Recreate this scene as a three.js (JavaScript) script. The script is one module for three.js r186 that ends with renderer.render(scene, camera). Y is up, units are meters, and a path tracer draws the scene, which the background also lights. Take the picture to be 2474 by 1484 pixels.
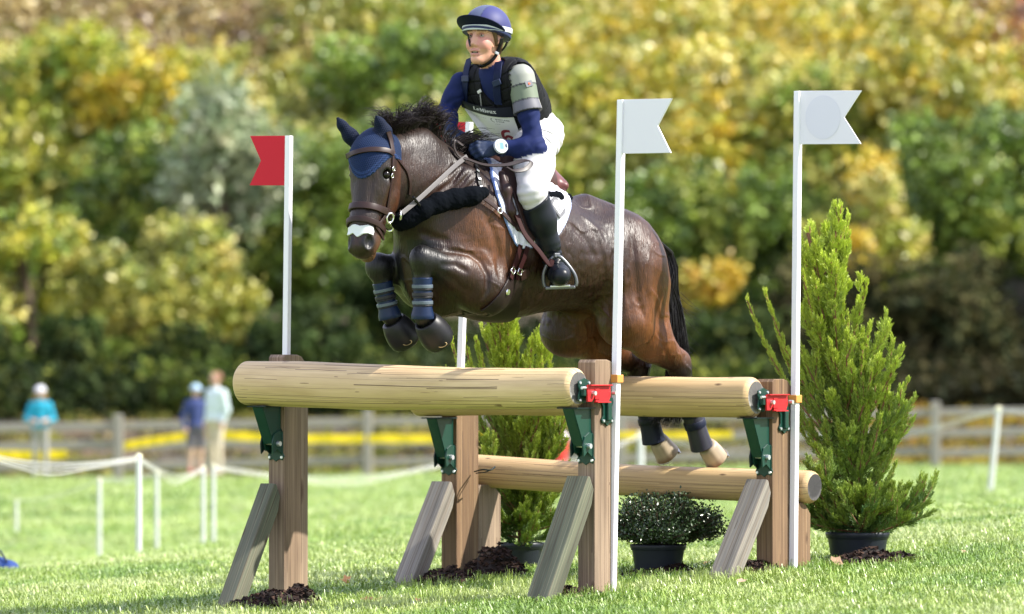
import * as THREE from 'three';
import { mergeGeometries } from 'three/addons/utils/BufferGeometryUtils.js';
import { RoundedBoxGeometry } from 'three/addons/geometries/RoundedBoxGeometry.js';

// ---------------------------------------------------------------- camera, sky, sun, exposure
const scene = new THREE.Scene();
const DIST = 28, EYE = 1.1, K = 490, HORIZON = 881, MIDX = 1237, MIDY = 742;   // K: picture units per metre at z = 0 on a 2474-wide picture
const camera = new THREE.PerspectiveCamera(2 * Math.atan(MIDY / (K * DIST)) * 180 / Math.PI, 1024 / 614, 1, 900);
camera.position.set(0, EYE, DIST);
camera.lookAt(0, EYE + (HORIZON - MIDY) / K, 0);
camera.focus = DIST + 0.15;
camera.userData.fStop = 2.75;
const SUN = new THREE.Vector3(0.83, 0.80, 0.10).normalize();
{
  const w = 512, h = 256, data = new Float32Array(w * h * 4);
  for (let j = 0; j < h; j++) for (let i = 0; i < w; i++) {
    const el = ((j + 0.5) / h - 0.5) * Math.PI, az = ((i + 0.5) / w) * 2 * Math.PI;
    const y = Math.max(0, Math.sin(el));
    const t = Math.pow(1 - y, 3);
    // pale hazy blue with broad thin cloud
    const c = 0.5 + 0.5 * Math.sin(az * 3 + 2.1 * Math.sin(el * 4 + az)) * Math.cos(el * 5 - az * 2);
    const cl = 0.28 * c * (1 - t * 0.5);
    const r = 0.56 + 0.46 * t, g = 0.64 + 0.38 * t, b = 0.96 + 0.10 * t;
    const o = (j * w + i) * 4;
    data[o] = r + cl * (1.15 - r); data[o + 1] = g + cl * (1.15 - g); data[o + 2] = b + cl * (1.15 - b); data[o + 3] = 1;
  }
  const sky = new THREE.DataTexture(data, w, h, THREE.RGBAFormat, THREE.FloatType);
  sky.mapping = THREE.EquirectangularReflectionMapping; sky.magFilter = THREE.LinearFilter; sky.needsUpdate = true;
  scene.background = sky; scene.environment = sky;
}
scene.environmentIntensity = 0.85; scene.backgroundIntensity = 0.85;
const sun = new THREE.DirectionalLight(new THREE.Color(1, 0.95, 0.86), 5);
sun.position.copy(SUN).multiplyScalar(60); sun.target.position.set(0, 0, 0);
sun.castShadow = true; sun.shadow.mapSize.set(4096, 4096);
Object.assign(sun.shadow.camera, { left: -30, right: 30, top: 30, bottom: -30, near: 1, far: 220 });
scene.add(sun, sun.target);
const renderer = new THREE.WebGLRenderer({ antialias: true });
renderer.setSize(1024, 614);
renderer.shadowMap.enabled = true;
renderer.toneMapping = THREE.LinearToneMapping;
renderer.toneMappingExposure = 2.15;

// ---------------------------------------------------------------- helpers
const V = (x, y, z) => new THREE.Vector3(x, y, z);
let seedState = 12345;
const seed = (n) => { seedState = n >>> 0; };
const rnd = () => { seedState = (seedState + 0x6d2b79f5) | 0; let t = Math.imul(seedState ^ (seedState >>> 15), 1 | seedState); t = (t + Math.imul(t ^ (t >>> 7), 61 | t)) ^ t; return ((t ^ (t >>> 14)) >>> 0) / 4294967296; };
const rr = (a, b) => a + (b - a) * rnd();
const clamp = (x, a, b) => Math.min(b, Math.max(a, x));
const lerp = (a, b, t) => a + (b - a) * t;
const sstep = (a, b, x) => { const t = clamp((x - a) / (b - a), 0, 1); return t * t * (3 - 2 * t); };
const hash3 = (x, y, z) => { let h = Math.imul(x, 374761393) ^ Math.imul(y, 668265263) ^ Math.imul(z, 2147483647 - 91); h = Math.imul(h ^ (h >>> 13), 1274126177); return ((h ^ (h >>> 16)) >>> 0) / 4294967296; };
function noise3(x, y, z) {
  const xi = Math.floor(x), yi = Math.floor(y), zi = Math.floor(z); let a = x - xi, b = y - yi, c = z - zi;
  a = a * a * (3 - 2 * a); b = b * b * (3 - 2 * b); c = c * c * (3 - 2 * c);
  const L = (i, j, k) => hash3(xi + i, yi + j, zi + k);
  return lerp(lerp(lerp(L(0, 0, 0), L(1, 0, 0), a), lerp(L(0, 1, 0), L(1, 1, 0), a), b), lerp(lerp(L(0, 0, 1), L(1, 0, 1), a), lerp(L(0, 1, 1), L(1, 1, 1), a), b), c);
}
const fbm = (x, y, z, n = 3) => { let s = 0, a = 0.5, t = 0; for (let i = 0; i < n; i++) { s += a * noise3(x, y, z); t += a; x *= 2.03; y *= 2.03; z *= 2.03; a *= 0.5; } return s / t; };
// a place in the scene from where it stands in the picture and how far towards the camera it is
const W = (px, py, z) => { const s = K * DIST / (DIST - z); return V((px - MIDX) / s, EYE + (HORIZON - py) / s, z); };
const names = {};
const numbered = (n) => { const k = names[n] = (names[n] ?? -1) + 1; return k ? n + '_' + String(k).padStart(3, '0') : n; };
function tag(o, label, category, group, kind) { o.userData.label = label; if (category) o.userData.category = category; if (group) o.userData.group = group; if (kind) o.userData.kind = kind; return o; }
function thing(name, label, category, group, pos) { const o = new THREE.Group(); o.name = numbered(name); if (pos) o.position.copy(pos); scene.add(o); return tag(o, label, category, group); }
function part(name, geo, mat, parent) { const m = new THREE.Mesh(geo, mat); m.name = parent === scene ? numbered(name) : name; m.castShadow = m.receiveShadow = true; parent.add(m); return m; }
const merge = (list) => { const g = mergeGeometries(list.map((g) => { const q = g.index ? g.toNonIndexed() : g; for (const k of Object.keys(q.attributes)) if (!['position', 'normal', 'uv', 'color'].includes(k)) q.deleteAttribute(k); if (!q.attributes.uv) q.setAttribute('uv', new THREE.BufferAttribute(new Float32Array(q.attributes.position.count * 2), 2)); return q; })); return g; };
const M = (rgb, rough = 0.8, extra = {}) => { extra = { specularIntensity: 0.55, ...extra }; const { clearcoat, sheen, transmission, specularIntensity } = extra; const C = clearcoat || sheen || transmission || specularIntensity !== undefined ? THREE.MeshPhysicalMaterial : THREE.MeshStandardMaterial; return new C({ color: new THREE.Color().setRGB(...rgb), roughness: rough, ...extra }); };
function canvasTex(w, h, draw, srgb = true) { const c = document.createElement('canvas'); c.width = w; c.height = h; draw(c.getContext('2d'), w, h); const t = new THREE.CanvasTexture(c); if (srgb) t.colorSpace = THREE.SRGBColorSpace; t.wrapS = t.wrapT = THREE.RepeatWrapping; return t; }
function tube(pts, r, seg = 24, rad = 7, closed = false) { return new THREE.TubeGeometry(new THREE.CatmullRomCurve3(pts, closed, 'catmullrom', 0.5), seg, r, rad, closed); }
function cyl(a, b, r1, r2 = r1, seg = 12) { const d = b.clone().sub(a), g = new THREE.CylinderGeometry(r2, r1, d.length(), seg); g.applyQuaternion(new THREE.Quaternion().setFromUnitVectors(V(0, 1, 0), d.clone().normalize())); g.translate(...a.clone().add(b).multiplyScalar(0.5).toArray()); return g; }

// ---------------------------------------------------------------- smooth bodies: joints with radii, joined by a smooth minimum and meshed on a grid
const smin = (a, b, k) => { if (k <= 0) return Math.min(a, b); const h = Math.max(k - Math.abs(a - b), 0) / k; return Math.min(a, b) - h * h * k * 0.25; };
class Body {
  constructor() { this.p = []; }
  // tapered limb from a to b; flat = [axis, ratio] narrows it along an axis
  limb(a, b, r1, r2, k = 0.05, flat) { const ba = b.clone().sub(a); this.p.push({ t: 0, ax: a.x, ay: a.y, az: a.z, bx: ba.x, by: ba.y, bz: ba.z, l2: ba.lengthSq() || 1e-9, r1, r2, k, flat, cx: a.x + ba.x / 2, cy: a.y + ba.y / 2, cz: a.z + ba.z / 2, br: ba.length() / 2 + Math.max(r1, r2) }); return this; }
  chain(list, k = 0.04, flat) { for (let i = 0; i + 1 < list.length; i++) this.limb(list[i][0], list[i + 1][0], list[i][1], list[i + 1][1], i ? Math.min(k, 0.03) : k, flat); return this; }
  // ellipsoid with half sizes r along the axes of basis (three unit vectors)
  egg(c, r, k = 0.06, basis, cut) { const B = basis ?? [V(1, 0, 0), V(0, 1, 0), V(0, 0, 1)]; this.p.push({ t: 1, cx: c.x, cy: c.y, cz: c.z, r, k, B: B.flatMap((v) => [v.x, v.y, v.z]), br: Math.max(...r), cut }); return this; }
  dist(x, y, z) {
    let d = 1e3;
    for (const q of this.p) {
      const ex = x - q.cx, ey = y - q.cy, ez = z - q.cz;
      const far = Math.sqrt(ex * ex + ey * ey + ez * ez) - q.br;
      if (!q.cut && far > d + q.k) continue;
      if (q.cut && far > q.k) continue;
      let v;
      if (q.t === 0) {
        let px = x - q.ax, py = y - q.ay, pz = z - q.az;
        const h = clamp((px * q.bx + py * q.by + pz * q.bz) / q.l2, 0, 1);
        px -= q.bx * h; py -= q.by * h; pz -= q.bz * h;
        let sc = 1;
        if (q.flat) { const f = q.flat[0], m = px * f.x + py * f.y + pz * f.z, g = m / q.flat[1] - m; px += f.x * g; py += f.y * g; pz += f.z * g; sc = Math.min(1, q.flat[1]); }
        v = (Math.sqrt(px * px + py * py + pz * pz) - lerp(q.r1, q.r2, h)) * sc;
      } else {
        const b = q.B, r = q.r, u = (ex * b[0] + ey * b[1] + ez * b[2]) / r[0], w = (ex * b[3] + ey * b[4] + ez * b[5]) / r[1], s = (ex * b[6] + ey * b[7] + ez * b[8]) / r[2];
        const k0 = Math.sqrt(u * u + w * w + s * s), k1 = Math.sqrt(u * u / (r[0] * r[0]) + w * w / (r[1] * r[1]) + s * s / (r[2] * r[2]));
        v = k1 < 1e-9 ? -Math.min(...r) : k0 * (k0 - 1) / k1;
      }
      if (q.cut) { const a = -smin(-d, v, q.k); d = a; } else d = smin(d, v, q.k);
    }
    return d;
  }
}
// surface nets on a sparse grid; f(x, y, z) is a distance, box = [min, max]
function skin(f, box, cell, opt = {}) {
  const [lo, hi] = box, nx = Math.ceil((hi.x - lo.x) / cell), ny = Math.ceil((hi.y - lo.y) / cell), nz = Math.ceil((hi.z - lo.z) / cell), BS = 8;
  const safe = cell * BS * 0.5 * 1.75 * (opt.safe ?? 1.35) + (opt.slack ?? 0.02);
  const vals = new Map(), SX = nx + 2, SY = ny + 2, vkey = (i, j, k) => i + SX * (j + SY * k);
  const value = (i, j, k) => { const q = vkey(i, j, k); let v = vals.get(q); if (v === undefined) { v = f(lo.x + i * cell, lo.y + j * cell, lo.z + k * cell); vals.set(q, v); } return v; };
  const vert = new Map(), pos = [];
  const cells = [];
  for (let bz = 0; bz < nz; bz += BS) for (let by = 0; by < ny; by += BS) for (let bx = 0; bx < nx; bx += BS) {
    const c = f(lo.x + (bx + BS / 2) * cell, lo.y + (by + BS / 2) * cell, lo.z + (bz + BS / 2) * cell);
    if (Math.abs(c) > safe) continue;
    const n = BS + 1, loc = new Float32Array(n * n * n);
    for (let k = 0; k < n; k++) for (let j = 0; j < n; j++) for (let i = 0; i < n; i++) loc[i + n * (j + n * k)] = f(lo.x + (bx + i) * cell, lo.y + (by + j) * cell, lo.z + (bz + k) * cell);
    for (let k = 0; k < BS; k++) for (let j = 0; j < BS; j++) for (let i = 0; i < BS; i++) {
      let m = 0; const v = [];
      for (let q = 0; q < 8; q++) { const d = loc[(i + (q & 1)) + n * ((j + ((q >> 1) & 1)) + n * (k + (q >> 2)))]; v.push(d); if (d < 0) m |= 1 << q; }
      if (m === 0 || m === 255) continue;
      let sx = 0, sy = 0, sz = 0, cnt = 0;
      for (let a = 0; a < 8; a++) for (const e of [1, 2, 4]) if (!(a & e)) { const b = a | e; if ((v[a] < 0) !== (v[b] < 0)) { const t = v[a] / (v[a] - v[b]); sx += (a & 1) + (e === 1 ? t : 0); sy += ((a >> 1) & 1) + (e === 2 ? t : 0); sz += (a >> 2) + (e === 4 ? t : 0); cnt++; } }
      const I = bx + i, J = by + j, Kk = bz + k;
      vert.set(vkey(I, J, Kk), pos.length / 3);
      pos.push(lo.x + (I + sx / cnt) * cell, lo.y + (J + sy / cnt) * cell, lo.z + (Kk + sz / cnt) * cell);
      cells.push(I, J, Kk, m);
    }
  }
  const idx = [];
  for (let c = 0; c < cells.length; c += 4) {
    const I = cells[c], J = cells[c + 1], Kk = cells[c + 2], m = cells[c + 3], inA = m & 1;
    const quad = (a, b, d, e, flip) => { if (a === undefined || b === undefined || d === undefined || e === undefined) return; if (flip) idx.push(a, d, b, a, e, d); else idx.push(a, b, d, a, d, e); };
    const g = (i, j, k) => vert.get(vkey(i, j, k));
    if (inA !== ((m >> 1) & 1)) quad(g(I, J, Kk), g(I, J - 1, Kk), g(I, J - 1, Kk - 1), g(I, J, Kk - 1), !inA);
    if (inA !== ((m >> 2) & 1)) quad(g(I, J, Kk), g(I, J, Kk - 1), g(I - 1, J, Kk - 1), g(I - 1, J, Kk), !inA);
    if (inA !== ((m >> 4) & 1)) quad(g(I, J, Kk), g(I - 1, J, Kk), g(I - 1, J - 1, Kk), g(I, J - 1, Kk), !inA);
  }
  // the corner 0 of a cell is shared with the cells before it, so the quad winding is set from the gradient
  const P = new Float32Array(pos), N = new Float32Array(pos.length), UV = new Float32Array(pos.length / 3 * 2), e = opt.eps ?? cell * 0.6;
  const col = opt.color ? new Float32Array(pos.length) : null, tmp = V(0, 0, 0);
  for (let i = 0; i < P.length; i += 3) {
    const x = P[i], y = P[i + 1], z = P[i + 2];
    let a = f(x + e, y, z) - f(x - e, y, z), b = f(x, y + e, z) - f(x, y - e, z), c = f(x, y, z + e) - f(x, y, z - e); const l = Math.hypot(a, b, c) || 1; a /= l; b /= l; c /= l;
    N[i] = a; N[i + 1] = b; N[i + 2] = c;
    const uv = opt.uv ? opt.uv(x, y, z, a, b, c) : [x + z * 0.7, y + z * 0.3]; UV[i / 3 * 2] = uv[0]; UV[i / 3 * 2 + 1] = uv[1];
    if (col) { const k = opt.color(x, y, z, a, b, c); col[i] = k[0]; col[i + 1] = k[1]; col[i + 2] = k[2]; }
  }
  for (let t = 0; t < idx.length; t += 3) {
    const a = idx[t] * 3, b = idx[t + 1] * 3, c = idx[t + 2] * 3;
    const ux = P[b] - P[a], uy = P[b + 1] - P[a + 1], uz = P[b + 2] - P[a + 2], vx = P[c] - P[a], vy = P[c + 1] - P[a + 1], vz = P[c + 2] - P[a + 2];
    const nx_ = uy * vz - uz * vy, ny_ = uz * vx - ux * vz, nz_ = ux * vy - uy * vx;
    if (nx_ * (N[a] + N[b] + N[c]) + ny_ * (N[a + 1] + N[b + 1] + N[c + 1]) + nz_ * (N[a + 2] + N[b + 2] + N[c + 2]) < 0) { const q = idx[t + 1]; idx[t + 1] = idx[t + 2]; idx[t + 2] = q; }
  }
  const G = new THREE.BufferGeometry();
  G.setAttribute('position', new THREE.BufferAttribute(P, 3)); G.setAttribute('normal', new THREE.BufferAttribute(N, 3)); G.setAttribute('uv', new THREE.BufferAttribute(UV, 2));
  if (col) G.setAttribute('color', new THREE.BufferAttribute(col, 3));
  G.setIndex(idx);
  return G;
}
// ---------------------------------------------------------------- ground, hill
const PROF = [[60, -0.78], [30, -0.42], [4, -0.11], [0, -0.06], [-4, -0.01], [-10, -0.06], [-20, -0.2], [-35, -0.42], [-55, -0.62], [-66, -0.72], [-76, -0.72], [-84, 0.35], [-95, 1.7], [-120, 7], [-150, 15], [-200, 27], [-420, 60]];
function prof(z) { for (let i = 0; i + 1 < PROF.length; i++) if (z >= PROF[i + 1][0]) { const [a, ya] = PROF[i], [b, yb] = PROF[i + 1]; return lerp(ya, yb, clamp((a - z) / (a - b), 0, 1)); } return 60; }
const profS = (z) => { const r = 1.5 + Math.abs(z) * 0.05; return (prof(z - r) + prof(z) * 2 + prof(z + r)) / 4; };
function groundY(x, z) {
  const near = sstep(-30, -5, z), far = 1 - near;
  const swale = -0.5 * Math.exp(-(((z + 27) / 12) ** 2)) * sstep(-0.6, -4.5, x);
  return profS(z) + clamp(x, -5, 5) * (0.055 * near + 0.02 * far) + swale + 0.02 * (fbm(x * 1.3, 3, z * 1.3) - 0.5);
}
function sheet(xs, zs, y = groundY) {
  const P = [], U = [], I = [], n = xs.length;
  for (const z of zs) for (const x of xs) { P.push(x, y(x, z), z); U.push(x, z); }
  for (let j = 0; j + 1 < zs.length; j++) for (let i = 0; i + 1 < n; i++) { const a = j * n + i; I.push(a, a + 1, a + n, a + 1, a + n + 1, a + n); }
  const g = new THREE.BufferGeometry(); g.setAttribute('position', new THREE.Float32BufferAttribute(P, 3)); g.setAttribute('uv', new THREE.Float32BufferAttribute(U, 2)); g.setIndex(I); g.computeVertexNormals();
  return g;
}
const spread = (n, near, far, p = 3) => Array.from({ length: n + 1 }, (_, i) => { const t = (i / n) * 2 - 1; return near * t + (far - near) * Math.sign(t) * Math.abs(t) ** p; });
const noiseTex = (w, cols, sc, stretch = 1, seedN = 0) => {
  const d = new Uint8Array(w * w * 4);
  const per = (x, y, f, o) => { // tiles by blending
    const a = x / w, b = y / w, n = (u, v) => fbm(u * f, o, v * f * stretch, 4);
    return lerp(lerp(n(a, b), n(a - 1, b), a), lerp(n(a, b - 1), n(a - 1, b - 1), a), b);
  };
  for (let y = 0; y < w; y++) for (let x = 0; x < w; x++) {
    const v = clamp((per(x, y, sc, seedN) - 0.3) / 0.4, 0, 1), f = per(x, y, sc * 6, seedN + 9), o = (y * w + x) * 4;
    const t = clamp(v * 0.7 + (f - 0.5) * 1.2 + 0.15, 0, 0.999) * (cols.length - 1), i = Math.floor(t), q = t - i;
    for (let c = 0; c < 3; c++) d[o + c] = 255 * Math.pow(lerp(cols[i][c], cols[i + 1][c], q), 1 / 2.2);
    d[o + 3] = 255;
  }
  const t = new THREE.DataTexture(d, w, w); t.colorSpace = THREE.SRGBColorSpace; t.wrapS = t.wrapT = THREE.RepeatWrapping; t.magFilter = THREE.LinearFilter; t.needsUpdate = true; return t;
};
{
  const gt = noiseTex(512, [[0.08, 0.13, 0.02], [0.17, 0.26, 0.04], [0.27, 0.35, 0.08], [0.36, 0.40, 0.15]], 5); gt.repeat.set(0.17, 0.17);
  const g = part('ground', sheet(spread(110, 9, 260, 5), Array.from({ length: 121 }, (_, i) => 60 - 126 * (i / 120)), groundY), new THREE.MeshStandardMaterial({ map: gt, roughness: 0.85 }), scene);
  tag(g, 'lawn of the show field rising gently to the right', null, null, 'structure');
  const ht = noiseTex(512, [[0.02, 0.02, 0.01], [0.04, 0.034, 0.016], [0.08, 0.05, 0.022], [0.14, 0.07, 0.03]], 6, 1, 4); ht.repeat.set(0.12, 0.12);
  const h = part('hill', sheet(spread(80, 30, 320, 4), Array.from({ length: 60 }, (_, i) => -65.95 - 355 * Math.pow(i / 59, 1.7)), (x, z) => groundY(x, z) + 0.6 * (fbm(x * 0.2, 7, z * 0.2) - 0.5) * sstep(-80, -88, z)), new THREE.MeshStandardMaterial({ map: ht, roughness: 0.95 }), scene);
  tag(h, 'wooded hillside covered in brown leaf litter', null, null, 'structure');
}

// ---------------------------------------------------------------- grass
const GC = [[0.20, 0.32, 0.05], [0.31, 0.41, 0.075], [0.37, 0.46, 0.12], [0.43, 0.50, 0.19], [0.2, 0.32, 0.06]];
function tuftGeo(nb, sd, wid, spreadR) {
  seed(sd); const P = [], I = [], N = [];
  for (let b = 0; b < nb; b++) {
    const a = rr(0, 6.28), r = spreadR * Math.sqrt(rnd()), x0 = Math.cos(a) * r, z0 = Math.sin(a) * r, h = rr(0.5, 1.05), yaw = rr(0, 6.28), lean = rr(0.15, 1.15), dx = Math.cos(yaw) * lean * h, dz = Math.sin(yaw) * lean * h, wx = -Math.sin(yaw) * wid * rr(0.6, 1.1), wz = Math.cos(yaw) * wid;
    const base = P.length / 3;
    const pts = [[0, 0, 1], [0.28, 0.45, 0.9], [0.62, 0.8, 0.6], [1, 1 - lean * 0.35, 0]];
    for (const [t, hy, w] of pts) { const px = x0 + dx * t, pz = z0 + dz * t, py = h * hy * (1 - 0.25 * lean); if (w) { P.push(px - wx * w, py, pz - wz * w, px + wx * w, py, pz + wz * w); } else P.push(px, py, pz); }
    for (let i = 0; i < 2; i++) { const q = base + i * 2; I.push(q, q + 1, q + 2, q + 1, q + 3, q + 2); }
    I.push(base + 4, base + 5, base + 6);
  }
  const g = new THREE.BufferGeometry(); g.setAttribute('position', new THREE.Float32BufferAttribute(P, 3)); g.setIndex(I); g.computeVertexNormals(); return g;
}
const bladeMat = new THREE.MeshPhysicalMaterial({ color: 0xffffff, roughness: 0.36, transmission: 0.28, side: THREE.DoubleSide, specularIntensity: 0.9 });
function field(name, parent, geo, mat, list) {
  const im = new THREE.InstancedMesh(geo, mat, list.length); im.name = name; im.castShadow = im.receiveShadow = true;
  const m = new THREE.Matrix4(), q = new THREE.Quaternion(), e = new THREE.Euler(), c = new THREE.Color(), v = V(0, 0, 0), s = V(0, 0, 0);
  list.forEach((t, i) => { e.set(t.rx ?? 0, t.ry ?? 0, t.rz ?? 0, 'YXZ'); q.setFromEuler(e); v.set(t.x, t.y, t.z); s.set(t.s, t.sy ?? t.s, t.s); im.setMatrixAt(i, m.compose(v, q, s)); im.setColorAt(i, c.setRGB(t.c[0], t.c[1], t.c[2])); });
  parent.add(im); return im;
}
{
  const lawn = tag(thing('grass'), 'short bright green lawn grass with taller blades round the posts', 'grass', null, 'stuff');
  const lists = [[], [], []];
  seed(77);
  const col = (x, z) => { const p = fbm(x * 0.9, 11, z * 0.9), f = fbm(x * 5, 2, z * 5, 2); const t = clamp((p - 0.5) * 2.6 + 0.45 + (f - 0.5) * 1.2 + rr(-0.25, 0.25), 0, 0.999) * 3, i = Math.floor(t), q = t - i; const b = rr(0.8, 1.2); return [0, 1, 2].map((k) => lerp(GC[i][k], GC[i + 1][k], q) * b); };
  const put = (x, z, s, sy) => lists[Math.floor(rnd() * 3)].push({ x, y: groundY(x, z) - 0.006, z, ry: rr(0, 6.28), rx: rr(-0.2, 0.2), rz: rr(-0.2, 0.2), s, sy, c: col(x, z) });
  for (let i = 0; i < 50000; i++) { const z = 4.5 - 14 * Math.pow(rnd(), 1.15), hw = 2.62 * (DIST - z) / DIST + 0.15, x = rr(-hw, hw); const h = 0.046 + 0.034 * fbm(x * 2, 5, z * 2); put(x, z, h * rr(0.9, 1.6), h * rr(0.7, 1.5)); }
  for (let i = 0; i < 30000; i++) { const z = -9 - 55 * Math.pow(rnd(), 1.5), hw = 2.7 * (DIST - z) / DIST + 0.5, x = rr(-hw, hw); const k = 1 + (-z - 9) * 0.035; put(x, z, 0.085 * k * rr(0.8, 1.3), 0.06 * Math.sqrt(k) * rr(0.7, 1.4)); }
  for (let i = 0; i < 30000; i++) { const z = 4.5 - 14 * rnd(), hw = 2.62 * (DIST - z) / DIST + 0.15, x = (hw + rr(0, 3.2)) * (rnd() < 0.5 ? -1 : 1), h = 0.05 + 0.034 * fbm(x * 2, 5, z * 2); put(x, z, h * rr(1, 1.8), h * rr(0.7, 1.5)); }
  for (let i = 0; i < 26000; i++) { const z = -9 - 55 * Math.pow(rnd(), 1.3), hw = 2.7 * (DIST - z) / DIST, x = hw * rr(1, 2.2) * (rnd() < 0.5 ? -1 : 1), k = 1 + (-z - 9) * 0.035; put(x, z, 0.1 * k * rr(0.8, 1.3), 0.06 * Math.sqrt(k) * rr(0.7, 1.4)); }
  // unmown weeds under the rail fence
  for (let i = 0; i < 3500; i++) { const z = rr(-60, -72), hw = 2.7 * (DIST - z) / DIST, x = rr(-hw, hw); put(x, z, rr(0.12, 0.2), rr(0.05, 0.17) * (0.4 + fbm(x * 0.6, 3, z * 0.6))); }
  // long blades round the feet of the posts
  for (const [px, py, z, w, n] of [[690, 1450, -0.2, 220, 60], [1440, 1415, 0.5, 200, 70], [1120, 1400, -1.3, 300, 90], [1860, 1380, -0.7, 340, 120], [1300, 1380, -0.6, 200, 70], [1000, 1450, 0.2, 320, 110], [1600, 1390, -0.4, 280, 90], [2100, 1385, -1.2, 260, 60], [560, 1475, 0.4, 120, 20]]) for (let i = 0; i < n; i++) { const p = W(px + rr(-w, w) / 2, py, z); put(p.x, z + rr(-0.3, 0.3), 0.05 * rr(0.7, 1.2), rr(0.07, 0.15)); }
  lists.forEach((l, i) => field('tuft', lawn, tuftGeo(9, 31 + i, 0.035, 0.62), bladeMat, l));
}

// many small copies baked into one geometry with vertex colours
function bake(geos, list) {
  let nv = 0, ni = 0; for (const t of list) { const g = geos[t.g ?? 0]; nv += g.attributes.position.count; ni += g.index.count; }
  const P = new Float32Array(nv * 3), N = new Float32Array(nv * 3), C = new Float32Array(nv * 3), I = new Uint32Array(ni); let a = 0, b = 0; const m = new THREE.Matrix4(), q = new THREE.Quaternion(), v = V(0, 0, 0), nm = new THREE.Matrix3();
  for (const t of list) {
    const g = geos[t.g ?? 0], gp = g.attributes.position, gn = g.attributes.normal; m.compose(t.p, t.q, v.clone().set(t.s * (t.sw ?? 1), t.s, t.s * (t.sw ?? 1)));
    nm.getNormalMatrix(m);
    for (let i = 0; i < g.index.count; i++) I[b + i] = g.index.getX(i) + a; b += g.index.count;
    for (let i = 0; i < gp.count; i++) { v.fromBufferAttribute(gp, i).applyMatrix4(m); P[a * 3] = v.x; P[a * 3 + 1] = v.y; P[a * 3 + 2] = v.z; v.fromBufferAttribute(gn, i).applyMatrix3(nm).normalize(); N[a * 3] = v.x; N[a * 3 + 1] = v.y; N[a * 3 + 2] = v.z; C[a * 3] = t.c[0]; C[a * 3 + 1] = t.c[1]; C[a * 3 + 2] = t.c[2]; a++; }
  }
  const g = new THREE.BufferGeometry(); g.setAttribute('position', new THREE.BufferAttribute(P, 3)); g.setAttribute('normal', new THREE.BufferAttribute(N, 3)); g.setAttribute('color', new THREE.BufferAttribute(C, 3)); g.setIndex(new THREE.BufferAttribute(I, 1)); return g;
}
// ---------------------------------------------------------------- trees on the hillside
const PAL = {
  lime: [[0.36, 0.42, 0.045], [0.48, 0.46, 0.05], [0.22, 0.30, 0.045], [0.54, 0.50, 0.13]],
  yellow: [[0.56, 0.47, 0.04], [0.60, 0.46, 0.05], [0.42, 0.42, 0.05], [0.30, 0.34, 0.05], [0.60, 0.54, 0.18]],
  orange: [[0.58, 0.42, 0.05], [0.58, 0.47, 0.06], [0.50, 0.30, 0.06], [0.46, 0.42, 0.07]],
  rust: [[0.38, 0.27, 0.10], [0.46, 0.36, 0.13], [0.38, 0.33, 0.10], [0.22, 0.15, 0.08], [0.50, 0.40, 0.17]],
  olive: [[0.33, 0.35, 0.06], [0.46, 0.44, 0.09], [0.22, 0.26, 0.05], [0.54, 0.48, 0.13]],
  green: [[0.16, 0.24, 0.035], [0.24, 0.33, 0.05], [0.09, 0.15, 0.025], [0.38, 0.42, 0.07]],
  dark: [[0.05, 0.085, 0.022], [0.075, 0.115, 0.028], [0.03, 0.05, 0.015], [0.15, 0.18, 0.04]],  // near-black leaves: the shade low under the canopy is put into this colour
  brown: [[0.06, 0.07, 0.024], [0.09, 0.085, 0.03], [0.035, 0.045, 0.017], [0.13, 0.11, 0.04]],
  grey: [[0.32, 0.37, 0.22], [0.42, 0.46, 0.29], [0.22, 0.28, 0.15], [0.50, 0.52, 0.33]],
  red: [[0.40, 0.14, 0.06], [0.34, 0.18, 0.08], [0.42, 0.24, 0.10], [0.22, 0.12, 0.07]],
};
function clumpGeo(sd, n, leaf) {
  seed(sd); const P = [], I = [];
  for (let i = 0; i < n; i++) {
    const d = V(rr(-1, 1), rr(-1, 1), rr(-1, 1)).normalize(), c = d.clone().multiplyScalar(0.5 * Math.cbrt(rnd())), a = V(rr(-1, 1), rr(-0.9, 0.5), rr(-1, 1)).normalize(), b = V(rr(-1, 1), rr(-1, 1), rr(-1, 1)).cross(a).normalize(), l = leaf * rr(0.7, 1.2), w = l * 0.36, q = P.length / 3, nn = a.clone().cross(b);
    for (const [u, v, k] of [[0, 0, 0], [0.45, 1, 0.12], [1, 0, -0.08], [0.45, -1, 0.12]]) { const p = c.clone().addScaledVector(a, u * l).addScaledVector(b, v * w).addScaledVector(nn, k * l); P.push(p.x, p.y, p.z); }
    I.push(q, q + 1, q + 2, q, q + 2, q + 3);
  }
  const g = new THREE.BufferGeometry(); g.setAttribute('position', new THREE.Float32BufferAttribute(P, 3)); g.setIndex(I); g.computeVertexNormals(); return g;
}
const leafMat = new THREE.MeshPhysicalMaterial({ color: 0xffffff, roughness: 0.4, transmission: 0.38, side: THREE.DoubleSide });
const crownMat = leafMat.clone(); crownMat.vertexColors = true; crownMat.specularIntensity = 0.7;
const dullLeaf = leafMat.clone(); dullLeaf.specularIntensity = 0.12; dullLeaf.roughness = 0.7; const dullCrown = dullLeaf.clone(); dullCrown.vertexColors = true;
const barkMat = M([0.10, 0.075, 0.05], 0.95);
const clumps = [clumpGeo(5, 11, 0.42), clumpGeo(6, 10, 0.5)];
let treeNo = 0;
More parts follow.
